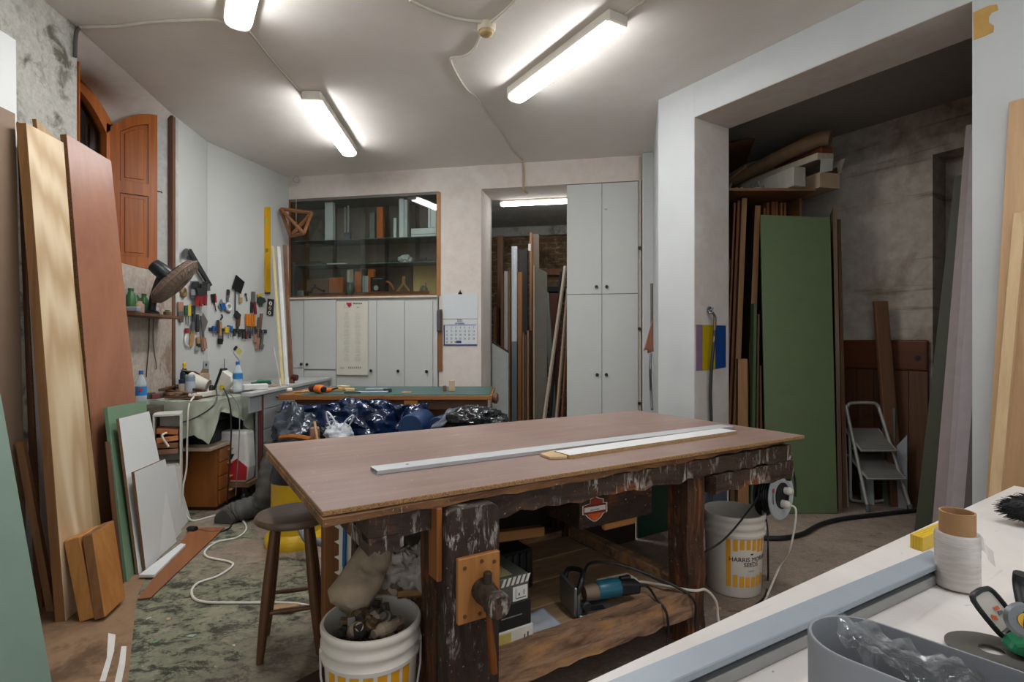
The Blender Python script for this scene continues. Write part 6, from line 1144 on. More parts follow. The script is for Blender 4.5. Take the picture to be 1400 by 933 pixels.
for x in (-1.8, -.28):
    for y in (4.73, 5.42): P('leg', MB().box(x-.04, x+.04, y-.04, y+.04, 0, GZ-.046), m_gbw, gb, bevel=.003)
P('panel', MB().box(-1.75, -.33, 4.80, 4.82, .35, GZ-.13), mt('7a4a26', .5), gb)
def G(px, py): p = H(px, py, GZ+.001); p.y = max(4.69, min(p.y, 5.45)); p.x = (px-CX)/FOC*p.y; return p
GI = 'odds and ends on the green-topped bench'
def gitem(name, lab, cat, px, py, build): p = G(px, py); O(name, build(p), build.m if hasattr(build, 'm') else None, lab, cat, GI)
def gbox(name, lab, cat, px, py, L, W, h, m, rot=0, bevel=.003, dz=0):
    p = G(px, py); M_ = Matrix.Translation(V((p.x, p.y, GZ+.0008+dz))) @ Matrix.Rotation(rot, 4, 'Z'); return O(name, MB(M_).box(-L/2, L/2, -W/2, W/2, 0, h), m, lab, cat, GI, bevel=bevel)
gbox('tape_block', 'small white lump at the left end of the green-topped bench', 'block', 396, 536, .05, .05, .035, m_wpl, .3, .01)
gbox('wood_chip', 'pale shaving lying left on the green-topped bench', 'wood', 410, 537, .10, .03, .012, hwood, .2); gbox('wood_chip', 'second pale shaving right of the first on the green-topped bench', 'wood', 420, 536, .09, .03, .015, mt('c9b48e', .6), -.2)
p = G(436, 538); ot = T('power_tool', 'orange and black hand tool on the green-topped bench', 'power tool', p, GI); P('barrel', MB().lathe([(.022, -.05), (.036, -.03), (.037, .04), (.025, .05)], p+V((0, 0, .037)), (.8, -.5, .0), 18), mt('e0701c', .4, name='orange plastic'), ot, smooth=40); P('chuck', MB().lathe([(.03, -.10), (.032, -.052)], p+V((0, 0, .037)), (.8, -.5, 0), 16), mt('3a1f1c', .4), ot, smooth=40); P('handle', MB().lathe([(.026, .055), (.022, .075), (.0, .08)], p+V((0, 0, .037)), (.8, -.5, 0), 16), m_blk, ot, smooth=True)
p = G(449, 537); ot = T('hand_tool', 'smaller orange tool right of the orange and black one', 'hand tool', p, GI); P('handle', MB().lathe([(.012, -.05), (.018, -.03), (.018, .03), (.01, .04)], p+V((0, 0, .0185)), (.9, -.3, .25), 14), mt('df6a22', .4), ot, smooth=40); P('tip', MB().lathe([(.008, .041), (.006, .10)], p+V((0, 0, .0185)), (.9, -.3, .25), 10), stdk, ot)
for i, (px, py, L, W, h, c, rt, lab) in enumerate(((461, 535, .09, .04, .03, 'b28a5c', .2, 'tan wooden block right of the smaller orange tool'), (470, 534, .10, .05, .045, 'd0b98a', -.3, 'pale wooden block behind the tan one on the bench'), (478, 535, .08, .05, .025, 'c7ac78', .5, 'pale flat wooden piece left of the dark flat tool'), (482, 538, .14, .03, .012, '1f2b26', .05, 'dark flat tool on the green-topped bench'), (510, 537, .26, .05, .012, '9aa6b0', .08, 'pale blue grey strip of paper on the green-topped bench'), (515, 534, .20, .06, .02, '8593a0', .1, 'grey blue folder behind the pale strip on the bench'), (530, 536, .07, .05, .03, '26333d', .3, 'dark blue grey block at the end of the pale strip'), (556, 537, .08, .08, .006, 'b58a5a', 0, 'tan square offcut on the middle of the green bench'), (618, 535, .055, .04, .10, 'b59c80', .1, 'upright pale wooden block before the plaster pier'), (608, 535, .03, .03, .05, '6b4c38', .2, 'small brown block left of the upright pale one'))): gbox('bench_item', lab, ('block', 'block', 'wood', 'tool', 'paper', 'folder', 'block', 'wood', 'block', 'block')[i], px, py, L, W, h, mt(c, .6), rt)
# tarpaulin, bags and rolls below
def tarp_mat(c1, c2, name):
    t = NT(name); f = t.noise(t.co, 5, 4, .6, .6); return t.out(t.mix(t.ramp(f, .35, .65), c1, c2), .16, 0, t.noise(t.co, 7, 4, .5, 1.4), .28, .03, .6)
m_tarp = tarp_mat('14284a', '0d1a30', 'navy tarpaulin')
mb = MB()
def tf(u, v):
    x = -1.92+1.22*u; z = .855-.50*v-.03*math.sin(u*9); y = 4.60-.16*v-.05*math.sin(u*21+v*2)*(.3+v)-.06*noise.noise(V((u*7, v*4, 1)))-.05*noise.noise(V((u*16, v*9, 5)))
    return V((x+.05*noise.noise(V((u*5, v*5, 9))), y, z+.03*noise.noise(V((u*8, v*6, 3)))))
mb.grid(tf, 70, 34); O('tarpaulin', mb, m_tarp, 'glossy navy tarpaulin hanging in folds from the green-topped bench', 'tarpaulin', smooth=True, solid=.003)
bag('plastic_bag', D(402, 585, 4.25)+V((0, 0, -.05)), (.16, .16, .22), 'dark shiny plastic sack left of the navy tarpaulin', 'bag', tarp_mat('262c36', '3c444e', 'dark plastic'), 31, .35, 2.2)
O('side_table', MB().box(-1.58, -.55, 4.02, 4.40, .0, .585), mt('3b2b20', .7, var=.3, vs=8), 'low dark chest behind the big workbench carrying bags', 'chest', bevel=.006)
def roll(c, d, r, L, lab): c, d = V(c), V(d).normalized(); O('blue_roll', MB().lathe([(r*.3, 0), (r*.93, 0), (r, .02), (r, L-.02), (r*.93, L), (r*.3, L)], c, d, 30), mt('1f3a5f', .35, var=.2, vs=6, name='blue vinyl'), lab, 'roll', smooth=40)
roll(D(561, 586, 4.22), (.12, 1, .02), .105, .36, 'thick blue roll lying right of the navy tarpaulin'); roll(D(598, 588, 4.25), (.35, 1, .02), .10, .36, 'second blue roll partly under the black bag')
m_bb = tarp_mat('17181a', '232629', 'black plastic bag'); bag('plastic_bag', D(650, 576, 4.25), (.24, .17, .115), 'crumpled black plastic bag behind the middle of the big workbench', 'bag', m_bb, 41, .38, 2.4, nu=48, nv=28)
q = [D(588, 587, 4.08), D(612, 562, 4.3), D(642, 556, 4.36), D(606, 583, 4.1)]; mb = MB(); mb.grid(lambda u, v: q[0].lerp(q[1], u).lerp(q[3].lerp(q[2], u), v)+V((0, 0, .012*math.sin(u*8)+.01*noise.noise(V((u*6, v*6, 0))))), 14, 10); O('plastic_sheet', mb, mt('454b55', .35), 'stiff grey plastic sheet lying over the blue rolls', 'sheet', smooth=True, solid=.004)
wbg = T('carrier_bag', 'white plastic carrier bag with two handle loops against the navy tarpaulin', 'bag', D(462, 600, 4.12)); m_cbag = mt('c5c9cf', .35, var=.12, vs=18, name='white carrier bag')
bag('bag_body', D(463, 594, 4.12), (.11, .08, .085), '', '', m_cbag, 52, .4, 2.4, par=wbg)
for a_, b_, c__ in (((452, 584), (447, 563), (459, 580)), ((470, 580), (483, 568), (474, 586))): P('handle_loop', MB().tube(cr([D(a_[0], a_[1], 4.1), D((a_[0]+b_[0])/2-2, (a_[1]+b_[1])/2, 4.1), D(b_[0], b_[1], 4.1), D((b_[0]+c__[0])/2+2, (b_[1]+c__[1])/2, 4.1), D(c__[0], c__[1], 4.1)], 6), .012, 8, flat=.5), m_cbag, wbg, smooth=True)
O('wooden_shape', MB().tube(cr([D(384, 598, 4.1), D(398, 597, 4.08), D(412, 598, 4.05), D(426, 601, 4.0)], 5), [.028]*16, 10, flat=.6), wood('a8692f', '7d481c', (1, 0, 0), 10, .06, .3), 'varnished brown wooden shape behind the left corner of the worktop', 'wood', smooth=True)
O('stick', MB().tube([D(434, 602, 4.02), D(430, 577, 4.1)], .010, 6), hwood, 'pale upright stick before the navy tarpaulin', 'stick'); O('brown_block', MB().box(-1.50, -1.44, 4.06, 4.12, .5855, .72), mt('8a6a60', .7), 'pinkish brown block beside the pale stick', 'block', bevel=.01); bag('plant_scrap', D(448, 594, 4.2), (.07, .05, .06), 'dark green crumpled scrap left of the white carrier bag', 'scrap', mt('1f2f1f', .6, var=.5, vs=40), 61, .5, 3)
# ================================================================ storeroom behind the doorway
SG_ = 'boards stored behind the doorway'
def sb(name, lab, x0, x1, yt, t0, m, dp=.4, rot=0.0, cat='board', yt2=None, zb_=0.0, ybot=None, x2=None):
    """board standing on edge in the storeroom: pixel span, pixel of its top, distance behind the wall, depth"""
    a, zt_ = BM.sz(x0, yt, t0); b, _ = BM.sz(x1, yt, t0); zt2 = BM.sz(x1, yt2 if yt2 else yt, t0)[1]
    sh = 0
    if x2 is not None: sh = BM.sz(x2, 560, t0)[0]-a
    M_ = BM.M; mb = MB(M_); k = rot*dp
    z0 = zb_
    mb.hexa([(a+sh, t0, z0), (b+sh, t0, z0), (b, t0, zt2), (a, t0, zt_), (a+k+sh, t0+dp, z0), (b+k+sh, t0+dp, z0), (b+k, t0+dp, zt2), (a+k, t0+dp, zt_)])
    return O(name, mb, m, lab, cat, SG_, bevel=.001)
wbn = lambda c, c2: wood(c, c2, AZ, 12, .04)
sb('stored_board', 'tall brown plank farthest left behind the doorway', 680, 687.5, 322, 1.5, wbn('7a573f', '5d3f2c'), .10)
sb('stored_board', 'dark brown board low at the far left behind the doorway', 674.5, 678, 420, .9, wbn('5a3a28', '41291b'), .3)
sb('stored_board', 'reddish brown board just left of the off-white edge behind the doorway', 684.5, 688.5, 374, 1.0, wbn('7d5238', '5b3a27'), .35)
sb('stored_board', 'off-white board edge behind the doorway', 689.3, 694.3, 371, 1.0, mt('b5b0a4', .6), .35)
sb('stored_board', 'thin tan board edge right of the off-white one behind the doorway', 695, 697.8, 368, 1.0, wbn('9b7450', '7d5939'), .35)
wp = T('stored_profile', 'tall white metal profile behind the doorway', 'profile', BM.pt(2.6, .9, 0), SG_)
a, zt_ = BM.sz(699.5, 337, .9); b, _ = BM.sz(706.5, 337, .9); zc = BM.sz(703, 467, .9)[1]
P('upper_part', MB(BM.M).box(a, b, .9, .95, zc, zt_), mt('c3c8cc', .4), wp); P('web', MB(BM.M).box((a+b)/2-.004, (a+b)/2+.004, .892, .9, zc, zt_-.01), mt('d9dcde', .4), wp); P('lower_part', MB(BM.M).box(a, b, .9, .95, 0, zc-.001), mt('6f767b', .4), wp, label='grey lower part')
sb('stored_board', 'dark grey panel between the white profile and tall brown edge', 708.5, 721, 342, 1.35, mt('4a4641', .6), .05)
sb('stored_board', 'orange stick standing before the dark grey panel', 708.2, 713.5, 372, .95, wbn('a06c38', '7c4f26'), .05)
sb('stored_board', 'brown slat right of the orange stick behind the doorway', 714.2, 717, 455, .8, wbn('7a5a42', '5c422e'), .3)
sb('stored_board', 'thin dark slat in the bundle of slats behind the doorway', 717.8, 720, 458, .8, wbn('4f3828', '38261a'), .3)
sb('stored_board', 'thin tan slat at the right of the bundle of slats', 720.6, 723, 452, .8, wbn('8b6848', '6c4d33'), .3)
tb = sb('stored_board', 'tallest brown panel edge behind the doorway', 724, 727, 318, 1.15, wbn('9a6f4c', '7d5638'), .02); 
sb('stored_board', 'tall brown panel face right of the tallest edge', 727.3, 737, 320, 1.2, mt('6f5c4e', .6), .02)
a, zt_ = BM.sz(722.2, 333.5, 1.14); b, zb_ = BM.sz(725.5, 343, 1.14); O('paper_tag', MB(BM.M).box(a, b, 1.14, 1.148, zb_, zt_), m_wpl, 'white paper tag on the tallest panel edge behind the doorway', 'tag')
sb('stored_board', 'light edge of the olive grey panel behind the doorway', 729, 731, 363, .78, mt('a48a6c', .6), .02)
sb('stored_board', 'olive grey panel with slanted top behind the doorway', 731.2, 748, 364, .80, mt('5e5a50', .6), .02, yt2=373)
sb('stored_board', 'pale grey green board leaning right behind the olive panel', 743, 750, 400, 1.3, mt('7c8376', .6), .03, x2=756)
sb('stored_board', 'dark red board at the back right of the storeroom', 752, 766, 401, 1.6, mt('5e2f22', .6), .03)
a, zt_ = BM.sz(740, 368, 2.35); b, zb_ = BM.sz(785, 375, 2.35); O('wall_batten', MB(BM.M).box(a, b+.2, 2.36, 2.449, zb_, zt_), wbn('8a5a30', '6b4220'), 'horizontal brown batten fixed on the storeroom brick wall', 'batten', SG_)
a, zt_ = BM.sz(748, 393, 2.2); b, zb_ = BM.sz(786, 399, 2.2); O('tool_shelf', MB(BM.M).box(a, b+.2, 2.1, 2.449, zb_, zt_), mt('1c1a18', .6), 'dark narrow shelf on the storeroom brick wall', 'shelf', SG_)
for i, (x0, y0, x1, y1, w_, m, lab) in enumerate(((773, 364, 743, 580, .035, mt('b8ab98', .5), 'long pale rail leaning across the storeroom doorway'), (767, 372, 752, 575, .03, mt('22211f', .5), 'black rail leaning left of the pale rail'), (776, 395, 760, 582, .03, mt('a8957e', .5), 'shorter tan rail leaning right of the pale rail'), (778, 420, 768, 582, .025, wbn('7d5535', '5e3d24'), 'brown rail nearest the tall white cupboard'))):
    t0 = (.62, .75, .64, .60)[i]; p, q = BM.at(x1, y1, t0), BM.at(x0, y0, t0+.25); d_ = (q-p).normalized(); p = p-d_*(p.z/d_.z); O('leaning_rail', MB().tube([p+d_*.012, q], w_/1.6, 4), m, lab, 'rail', SG_)
hw = T('half_wall', 'white partition with a sloping dark top edge in the storeroom doorway', 'partition', BM.pt(2.46, .55, 0)); fr_ = BM
mb = MB(); q = [BM.at(673, 469.5, .53), BM.at(695, 483, .53)]; zf = lambda p: V((p.x, p.y, 0)); mb.prism([zf(q[0]), zf(q[1]), q[1], q[0]], BM.y*.03); P('panel', mb, mt('a5a7a3', .5), hw); mb = MB(); mb.prism([q[0], q[1], q[1]+V((0, 0, .025)), q[0]+V((0, 0, .025))], BM.y*.03); P('cap', mb, mt('33251c', .6), hw)
# ================================================================ alcove: rack, boards, boxes
AG = 'boards stored in the alcove rack'
m_rk = wood('7c5636', '5f3f26', (1, 0, 0), 10, .06)
RZ_ = 2.60; rk = T('board_rack', 'tall wooden rack of upright boards filling the alcove left side', 'rack', (2.1, 4.9, 0))
P('top_shelf', MB().box(1.70, 2.50, 4.52, 5.35, RZ_, RZ_+.022), m_rk, rk); 
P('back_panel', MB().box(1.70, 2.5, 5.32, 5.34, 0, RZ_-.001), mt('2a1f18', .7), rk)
P('side_panel', MB().box(2.49, 2.51, 4.75, 5.31, 0, RZ_-.001), m_rk, rk)
def edge(lab, top, bot, Y, m, dp=.5, dx=.19, name='stored_sheet'):      # sheet seen edge-on: top (x0, x1, y), bottom (x0, x1) at the floor
    tl, tr = D(top[0], top[2], Y+.12), D(top[1], top[2], Y+.12); yb = CY+CAMZ*FOC/Y; bl, br = D(bot[0], yb, Y), D(bot[1], yb, Y)
    mb = MB(); mb.prism([bl, br, tr, tl], V((dx*dp, dp, 0)), 0, 1); zs = min(p.z for p in mb.v); mb.v = [p-V((0, 0, zs)) if p.z < .05 else p for p in mb.v]
    return O(name, mb, m if isinstance(m, list) else [m, m], lab, 'board', AG, bevel=.001)
tan = wbn('9a7450', '7c5838'); dkw = wbn('5f412b', '452e1e'); rdw = wbn('7d4e30', '5f3820')
edge('thin dark board edge closest to the column in the alcove', (997, 999, 355), (978, 980.5), 4.64, dkw, .10)
edge('second thin brown board edge from the column in the alcove', (1003.5, 1006, 277), (986.5, 989), 4.62, rdw)
edge('third brown board edge from the column, just left of the wide tan edge', (1008.5, 1012, 274), (991.5, 995), 4.62, rdw)
edge('wide tan board edge leaning, touching the rack shelf in the alcove', (1014.5, 1021.5, 271), (998, 1005.5), 4.58, tan)
edge('short tan post edge standing lower among the alcove boards', (1009, 1022, 491), (1009, 1024), 4.45, wbn('a0764e', '84603c'), .1)
edge('thick board edge with dark face left of the green board', (1032.5, 1040, 281), (1016, 1025), 4.62, [tan, mt('3a2c22', .7)])
edge('narrow dark green board edge left of the tall green board', (1031, 1035, 415), (1027, 1031), 4.40, mt('3f5234', .6), .12)
edge('thin brown board edge just left of the tall green board', (1036, 1038.5, 430), (1033, 1036), 4.40, dkw, .12)
edge('short dark brown board edge beside the green board foot', (1038.6, 1041, 500), (1040, 1044), 4.38, dkw, .12)
for i, (x0, x1, y) in enumerate(((1044, 1047, 285), (1048.5, 1051.5, 277), (1055, 1060, 275), (1060.6, 1063.5, 274.5), (1067, 1070, 277), (1072, 1075, 277), (1090, 1093, 270), (1094, 1096.5, 282))):
    lab = ('first', 'second', 'third', 'fourth', 'fifth', 'sixth', 'seventh', 'eighth')[i]+' small orange brown sheet from the left above the tall green board'
    t_ = D(x0, y, 4.86); b_ = D(x1, y, 4.86); O('stored_sheet', MB().box(t_.x, b_.x, 4.86, 5.25, 0, min(t_.z, RZ_-.004)), wbn(('8a5632', '9c6238', '8f4f2c', '9a5a30', 'a06a3c', '95623a', '8d5a36', '6e4228')[i], '6b4024'), lab, 'board', AG)
m_grb = mt('5d6c4b', .55, var=.10, vs=8, name='green fibreboard')
board('green_board', 'tall green board standing upright in front of the alcove rack', 'board', (1049, 703), (1145, 703), (1040, 294, 4.62), (1135, 298), .019, [m_grb, mt('4d6640', .6)])
edge('grey brown board edge right of the tall green board', (1139, 1144, 282), (1146, 1152), 4.42, wbn('7d6a5a', '63513f'), .35, .5)
edge('brown board edge, second right of the tall green board', (1145, 1149.5, 300), (1153, 1158.5), 4.46, wbn('6f523c', '553d2b'), .3, .5)
edge('white slat edge right of the tall green board', (1149.5, 1151.5, 455), (1158, 1160.5), 4.5, mt('9d968a', .6), .03, .5)
# on the rack shelf
TZk = RZ_+.023
dirb = V((-.32, 1, 0)).normalized()
def lbox(px, py, Y, w_, h_, L, m, name, lab, parts=(), dz=0, M2=None):
    c = D(px, py, Y); M_ = Matrix.Translation(c) @ Matrix.Rotation(math.atan2(.32, 1), 4, 'Z'); return M_
cb_ = T('carton', 'open brown cardboard box sticking out over the rack shelf end', 'box', D(1136, 271, 4.55)); c0, c1 = D(1121, 270, 4.50), D(1154, 249, 4.50)
M_ = Matrix.Translation(V((c0.x, 4.50, TZk-.0))) @ Matrix.Rotation(.25, 4, 'Z'); W = c1.x-c0.x; hB = .125
P('front_panel', MB(M_).box(0, W, 0, .006, 0, hB), mcard, cb_); P('side_panel', MB(M_).box(0, .006, .006, .6, 0, hB), mcard, cb_); P('side_panel', MB(M_).box(W-.006, W, .006, .6, 0, hB), mcard, cb_); P('bottom_panel', MB(M_).box(.006, W-.006, .006, .6, 0, .006), mcard, cb_); P('flap', MB(M_).hexa([(W, 0, hB), (W+.004, .0, hB), (W+.05, -.01, hB+.13), (W+.046, -.01, hB+.13), (W, .3, hB), (W+.004, .3, hB), (W+.05, .29, hB+.13), (W+.046, .29, hB+.13)]), mt('8e8578', .7), cb_)
P('flap', MB(M_).hexa([(0, -.004, hB-.01), (W*.62, -.004, hB+.02), (W*.60, -.012, hB+.115), (0.0, -.012, hB+.105), (0, 0, hB-.01), (W*.62, 0, hB+.02), (W*.60, -.008, hB+.115), (0, -.008, hB+.105)]), mt('b9b4aa', .6), cb_, label='white front flap')
for i in range(3): O('wood_stick', MB(M_).box(W*.66+.02*i, W*.66+.02*i+.014, .012, .55, .012+.003*i, .15+.015*i), wbn('5d2f22', '45211a'), ('left', 'middle', 'right')[i]+' dark red stick inside the open cardboard box', 'stick')
O('carton', MB(M_).box(-.02, W*.84, .03, .95, .165, .225) if False else MB(M_).prism([(-.01, .02, .232), (W*.80, .02, .238), (W*.80, .02, .30), (-.01, .02, .29)], (-.05, .9, 0)), mt('b0a48f', .7, var=.2, vs=30), 'long pale carton lying on top of the open cardboard box', 'box', bevel=.004)
M2 = M_ @ Matrix.Translation(V((-.10, .02, 0))); O('carton', MB(M2).box(-.14, -.02, .0, .9, 0, .16), mt('9b968a', .7, var=.15), 'long greyish white carton left of the open cardboard box', 'box', bevel=.004)
O('carton', MB(M_).box(.06, W*.92, .05, .6, .303, .36), mt('7a3f2a', .6), 'reddish brown carton under the paper roll end', 'box', bevel=.006)
pr_ = [M_ @ V((-.02, .0, .37)), M_ @ V((-.06, .30, .345)), M_ @ V((-.10, .8, .30)), M_ @ V((-.14, 1.2, .27))]; mb = MB().tube(cr([pr_[0]+V((.09, -.02, .0)), pr_[0]+V((.03, .02, .01))]+pr_[1:], 5), [.045]*5+[.065]*30, 18) if False else MB().tube(cr([pr_[0]+V((.10, -.01, .03)), pr_[0]+V((.04, .05, .04)), pr_[1]+V((0, 0, .03)), pr_[2]+V((0, 0, .03)), pr_[3]+V((0, 0, .03))], 5), .06, 18); mb.v = [p+V((1, 1, 1))*(.012*noise.noise(p*14)) for p in mb.v]
O('paper_roll', mb, mt('7d6248', .8, var=.25, vs=14, name='brown wrapping paper'), 'crumpled brown paper roll topmost on the rack shelf boxes', 'roll', smooth=60)
for i in range(7):
    x = 1.80+.045*i; mb = MB(); pts = [V((x+.05*random.random(), 4.56+.1*random.random(), TZk+.005)), V((x+.04, 4.6, TZk+.02+.06*random.random())), V((x+.08*random.random(), 4.7, TZk+.006))]; mb.tube(pts, .006, 6); O('metal_bracket', mb, mt('8b8e90', .4, .6), 'small metal bracket heaped at the left end of the rack shelf', 'bracket', 'metal brackets on the rack shelf')
O('wooden_rod', MB().tube([D(1000, 244, 4.75), D(1012, 234, 4.7), D(1021, 228, 4.66)], [.012, .014, .02], 8), hdk, 'wooden rod with thick end pointing up over the metal brackets', 'rod', smooth=True); a_ = D(1036, 257.5, 4.6); O('chalk_stick', MB().box(a_.x-.04, a_.x+.04, 4.58, 4.60, TZk, TZk+.02), m_wpl, 'short white stick on the rack shelf right of the brackets', 'stick', bevel=.004)
mb = MB(); q = [D(985, 203, 5.0), D(1145, 181, 5.3)]; mb.grid(lambda u, v: q[0].lerp(q[1], u)+V((.3*v, 1.0*v, .05*math.sin(PI*u)+.02)), 14, 4); O('roof_board', mb, wbn('6b4026', '4f2d1a'), 'bowed brown board spanning under the dark alcove ceiling', 'board', solid=.02, smooth=60)
for i, (x, h_) in enumerate(((1.75, .48), (2.65, .42))): O('board_support', MB().box(x, x+.05, 5.36, 5.41, 0, D(1000, 203, 5.35).z-.06), dkw, ('dark post behind the rack at its left carrying the bowed board', 'dark post behind the rack at its right carrying the bowed board')[i], 'post')
# tap, hose and colour chart on the jamb
JF = Fr((1.41, 4.246), (1.41+.842, 4.246+.539))
def JP(px, py, t=0): d_ = JF.x; n_ = JF.y; return PL(px, py, JF.o+n_*t, n_)
sgn = -1 if (V((0, 0, 0))-JF.o).dot(JF.y) < 0 else 1
J = lambda px, py, o=.004: JP(px, py, sgn*o)
for pts, c, lab in ((((952, 444), (960.2, 444.3), (960.2, 507), (952, 507.5)), '856a83', 'purple painted panel on the opening jamb, left of the yellow one'), (((960.5, 444.3), (978, 445), (978, 505.5), (960.5, 507)), 'b39a12', 'yellow painted panel on the opening jamb behind the hose'), (((978.3, 445), (992.5, 445.4), (992.5, 502.5), (978.3, 505)), '0f3f80', 'blue painted panel on the opening jamb, right of the yellow one')):
    mb = MB(); mb.prism([J(x, y, .0065) for x, y in pts], JF.y*(-sgn)*.003); O('colour_panel', mb, mt(c, .5, var=.08, vs=12), lab, 'panel')
mb = MB(); mb.prism([V((q.x, q.y, z)) for q, z in ((J(951, 600, .0065), .002), (J(994, 600, .0065), .002), (J(994, 600, .0065), .43), (J(951, 600, .0065), .43))], JF.y*(-sgn)*.003); O('colour_panel', mb, mt('4f5f70', .5), 'grey blue board at the foot of the opening jamb behind the bucket', 'panel')
tpp = T('tap', 'small metal wall tap above the coloured panels on the jamb', 'tap', J(972, 440)); P('flange', MB().lathe([(.028, .0), (.028, .008), (.012, .012)], J(969.5, 424, .008), JF.y*sgn, 16), steel, tpp); P('spout', MB().tube(cr([J(969.5, 424, .01), J(971, 428, .05), J(975, 428.5, .06), J(977.5, 434, .06)], 5), .010, 10), steel, tpp, smooth=True); P('lever', MB().tube([J(971, 425, .05), J(975, 421, .06)], .006, 8), steel, tpp)
hs = T('hose', 'dark hose with brass coupling hanging from the wall tap', 'hose', J(972, 560)); P('coupling', MB().tube([J(977.5, 434, .06), J(977, 452, .06)], .012, 10), m_br, hs, smooth=True); P('coupling', MB().tube([J(976.5, 460, .06), J(975.5, 468, .06)], .012, 10), m_br, hs, smooth=True); P('tube', MB().tube(cr([J(977, 452, .06), J(976, 470, .06), J(973, 500, .05), J(971.5, 540, .04), J(972.5, 580, .04), J(973, 640, .04), J(972, 690, .05)], 6), .012, 10), mt('2a2c2a', .5), hs, smooth=True)
# headboard, post and small sheets behind the ladder
M_ = OM.M
hd = T('headboard', 'dark brown wooden panel with knots against the rear alcove wall', 'panel', OM.pt(.7, 1.72, 0)); a, zA = OM.sz(1150, 465, 1.70); b, _ = OM.sz(1268, 465, 1.70); zm = OM.sz(1210, 506, 1.70)[1]
m_hd = wood('5b331d', '432413', AZ, 7, .06, .5); P('top_rail', MB(M_).box(a, b, 1.70, 1.745, zm, zA), wood('5f3218', '45230f', OM.x, 7, .06, .5), hd, bevel=.02, seg=2)
n_ = 5
for i in range(n_): P('board', MB(M_).box(a+(b-a)*i/n_+.002, a+(b-a)*(i+1)/n_-.002, 1.705, 1.74, 0, zm-.001), wood(('4f2e1b', '5a3620', '4a2c1b', '5d3a24', '63432c')[i], '3c2314', AZ, 7, .06, .5), hd)
mb = MB()
for x, y in ((1255, 490),): mb.lathe([(.022, 0), (.022, .002)], OM.at(x, y, 1.699), -OM.y, 12)
P('knot', mb, mt('1f120b', .6), hd)
p, q = H(1228, 694), D(1205, 412, 4.57); d_ = (q-p); sx = V((.9, -.2, 0)).normalized(); sy = d_.normalized().cross(sx); w0 = .05; mb = MB(); p = p+V((.0, -.0, 0)); mb.prism([p-sx*w0, p+sx*w0, q+sx*w0, q-sx*w0], sy*.05 if sy.y > 0 else -sy*.05); zs = min(v.z for v in mb.v); mb.v = [v-V((0, 0, zs)) for v in mb.v]
O('wooden_post', mb, wbn('6b4a30', '523723'), 'thick brown post leaning against the dark panel behind the stepladder', 'post', bevel=.004)
for pts, c, lab in ((((1226, 610), (1240, 595), (1240, 690), (1226, 695)), '8d9190', 'small pale sheet standing right of the stepladder'), (((1206, 560), (1224, 558), (1224, 690), (1206, 693)), '4d5647', 'small green grey sheet behind the stepladder'), (((1175, 660), (1193, 640), (1195, 690), (1178, 692)), 'a3a7a8', 'pale scrap standing under the stepladder')):
    mb = MB(); f_ = OM; qq = [OM.at(x, min(y, 680), 1.60 if 'scrap' not in lab else 1.5) for x, y in pts]; qq[2].z = 0; qq[3].z = 0; mb.prism(qq, OM.y*.012); O('stored_sheet', mb, mt(c, .6), lab, 'board')
# ---- stepladder
ld = T('stepladder', 'light grey two-step folding ladder in the alcove', 'stepladder', (3.0, 4.45, 0)); m_ldr = mt('a5a49e', .4, .3, name='painted tube'); m_rub = mt('6f6c67', .6, name='grey step'); m_foot = mt('55575a', .6)
fl, fr2 = V((2.83, 4.36, .02)), V((3.17, 4.36, .02)); tl, tr = D(1158, 562, 4.56), D(1203, 562, 4.56); up = V((0, .012, .055))
path = [fl, fl.lerp(tl, .5), tl]+[tl+up*.7+V((.012, 0, 0)), tl+up+V((.05, 0, .008)), tr+up+V((-.05, 0, .008)), tr+up*.7+V((-.012, 0, 0))]+[tr, fr2.lerp(tr, .5), fr2]
P('front_frame', MB().tube(cr(path, 6), .0135, 10), m_ldr, ld, smooth=True)
for f_ in (fl, fr2): P('foot', MB().tube([f_-V((0, 0, .02)), f_+V((0, .004, .04))], .018, 10), m_foot, ld)
ra, rb_ = D(1156.5, 590, 4.60), D(1222, 600, 4.62); r0, r1 = V((2.83, 4.585, .035)), V((3.12, 4.585, .035))
P('rear_frame', MB().tube(cr([V((2.80, 4.55, .66)), V((2.82, 4.57, .3)), r0+V((0, 0, .06)), r0+V((.03, 0, -.01)), r1+V((-.03, 0, -.01)), r1+V((0, 0, .06)), V((3.125, 4.57, .3)), V((3.10, 4.55, .60))], 6), .012, 10), m_ldr, ld, smooth=True)
for f_, yb_, d0 in ((.60, .16, 0), (.32, .19, 0)):
    l_, r_ = fl.lerp(tl, f_), fr2.lerp(tr, f_); mb = MB(); mb.hexa([(l_.x+.012, l_.y-.06, l_.z-.012), (r_.x-.012, r_.y-.06, r_.z-.012), (r_.x-.012, r_.y-.06, r_.z+.012), (l_.x+.012, l_.y-.06, l_.z+.012), (l_.x+.012, l_.y+yb_, l_.z+.128), (r_.x-.012, r_.y+yb_, r_.z+.128), (r_.x-.012, r_.y+yb_, r_.z+.152), (l_.x+.012, l_.y+yb_, l_.z+.152)])
    st_ = P('step', mb, m_rub, ld, bevel=.006); P('step_rim', MB().tube([V((l_.x+.008, l_.y+yb_, l_.z+.14)), V((l_.x+.008, l_.y-.066, l_.z)), V((r_.x-.008, r_.y-.066, r_.z)), V((r_.x-.008, r_.y+yb_, r_.z+.14))], .009, 8), m_ldr, st_, smooth=True)
for a_, b_ in ((fl.lerp(tl, .62), V((2.815, 4.565, .45))), (fr2.lerp(tr, .62), V((3.115, 4.565, .40)))): P('brace', MB().tube([a_, b_], .006, 6), m_ldr, ld)
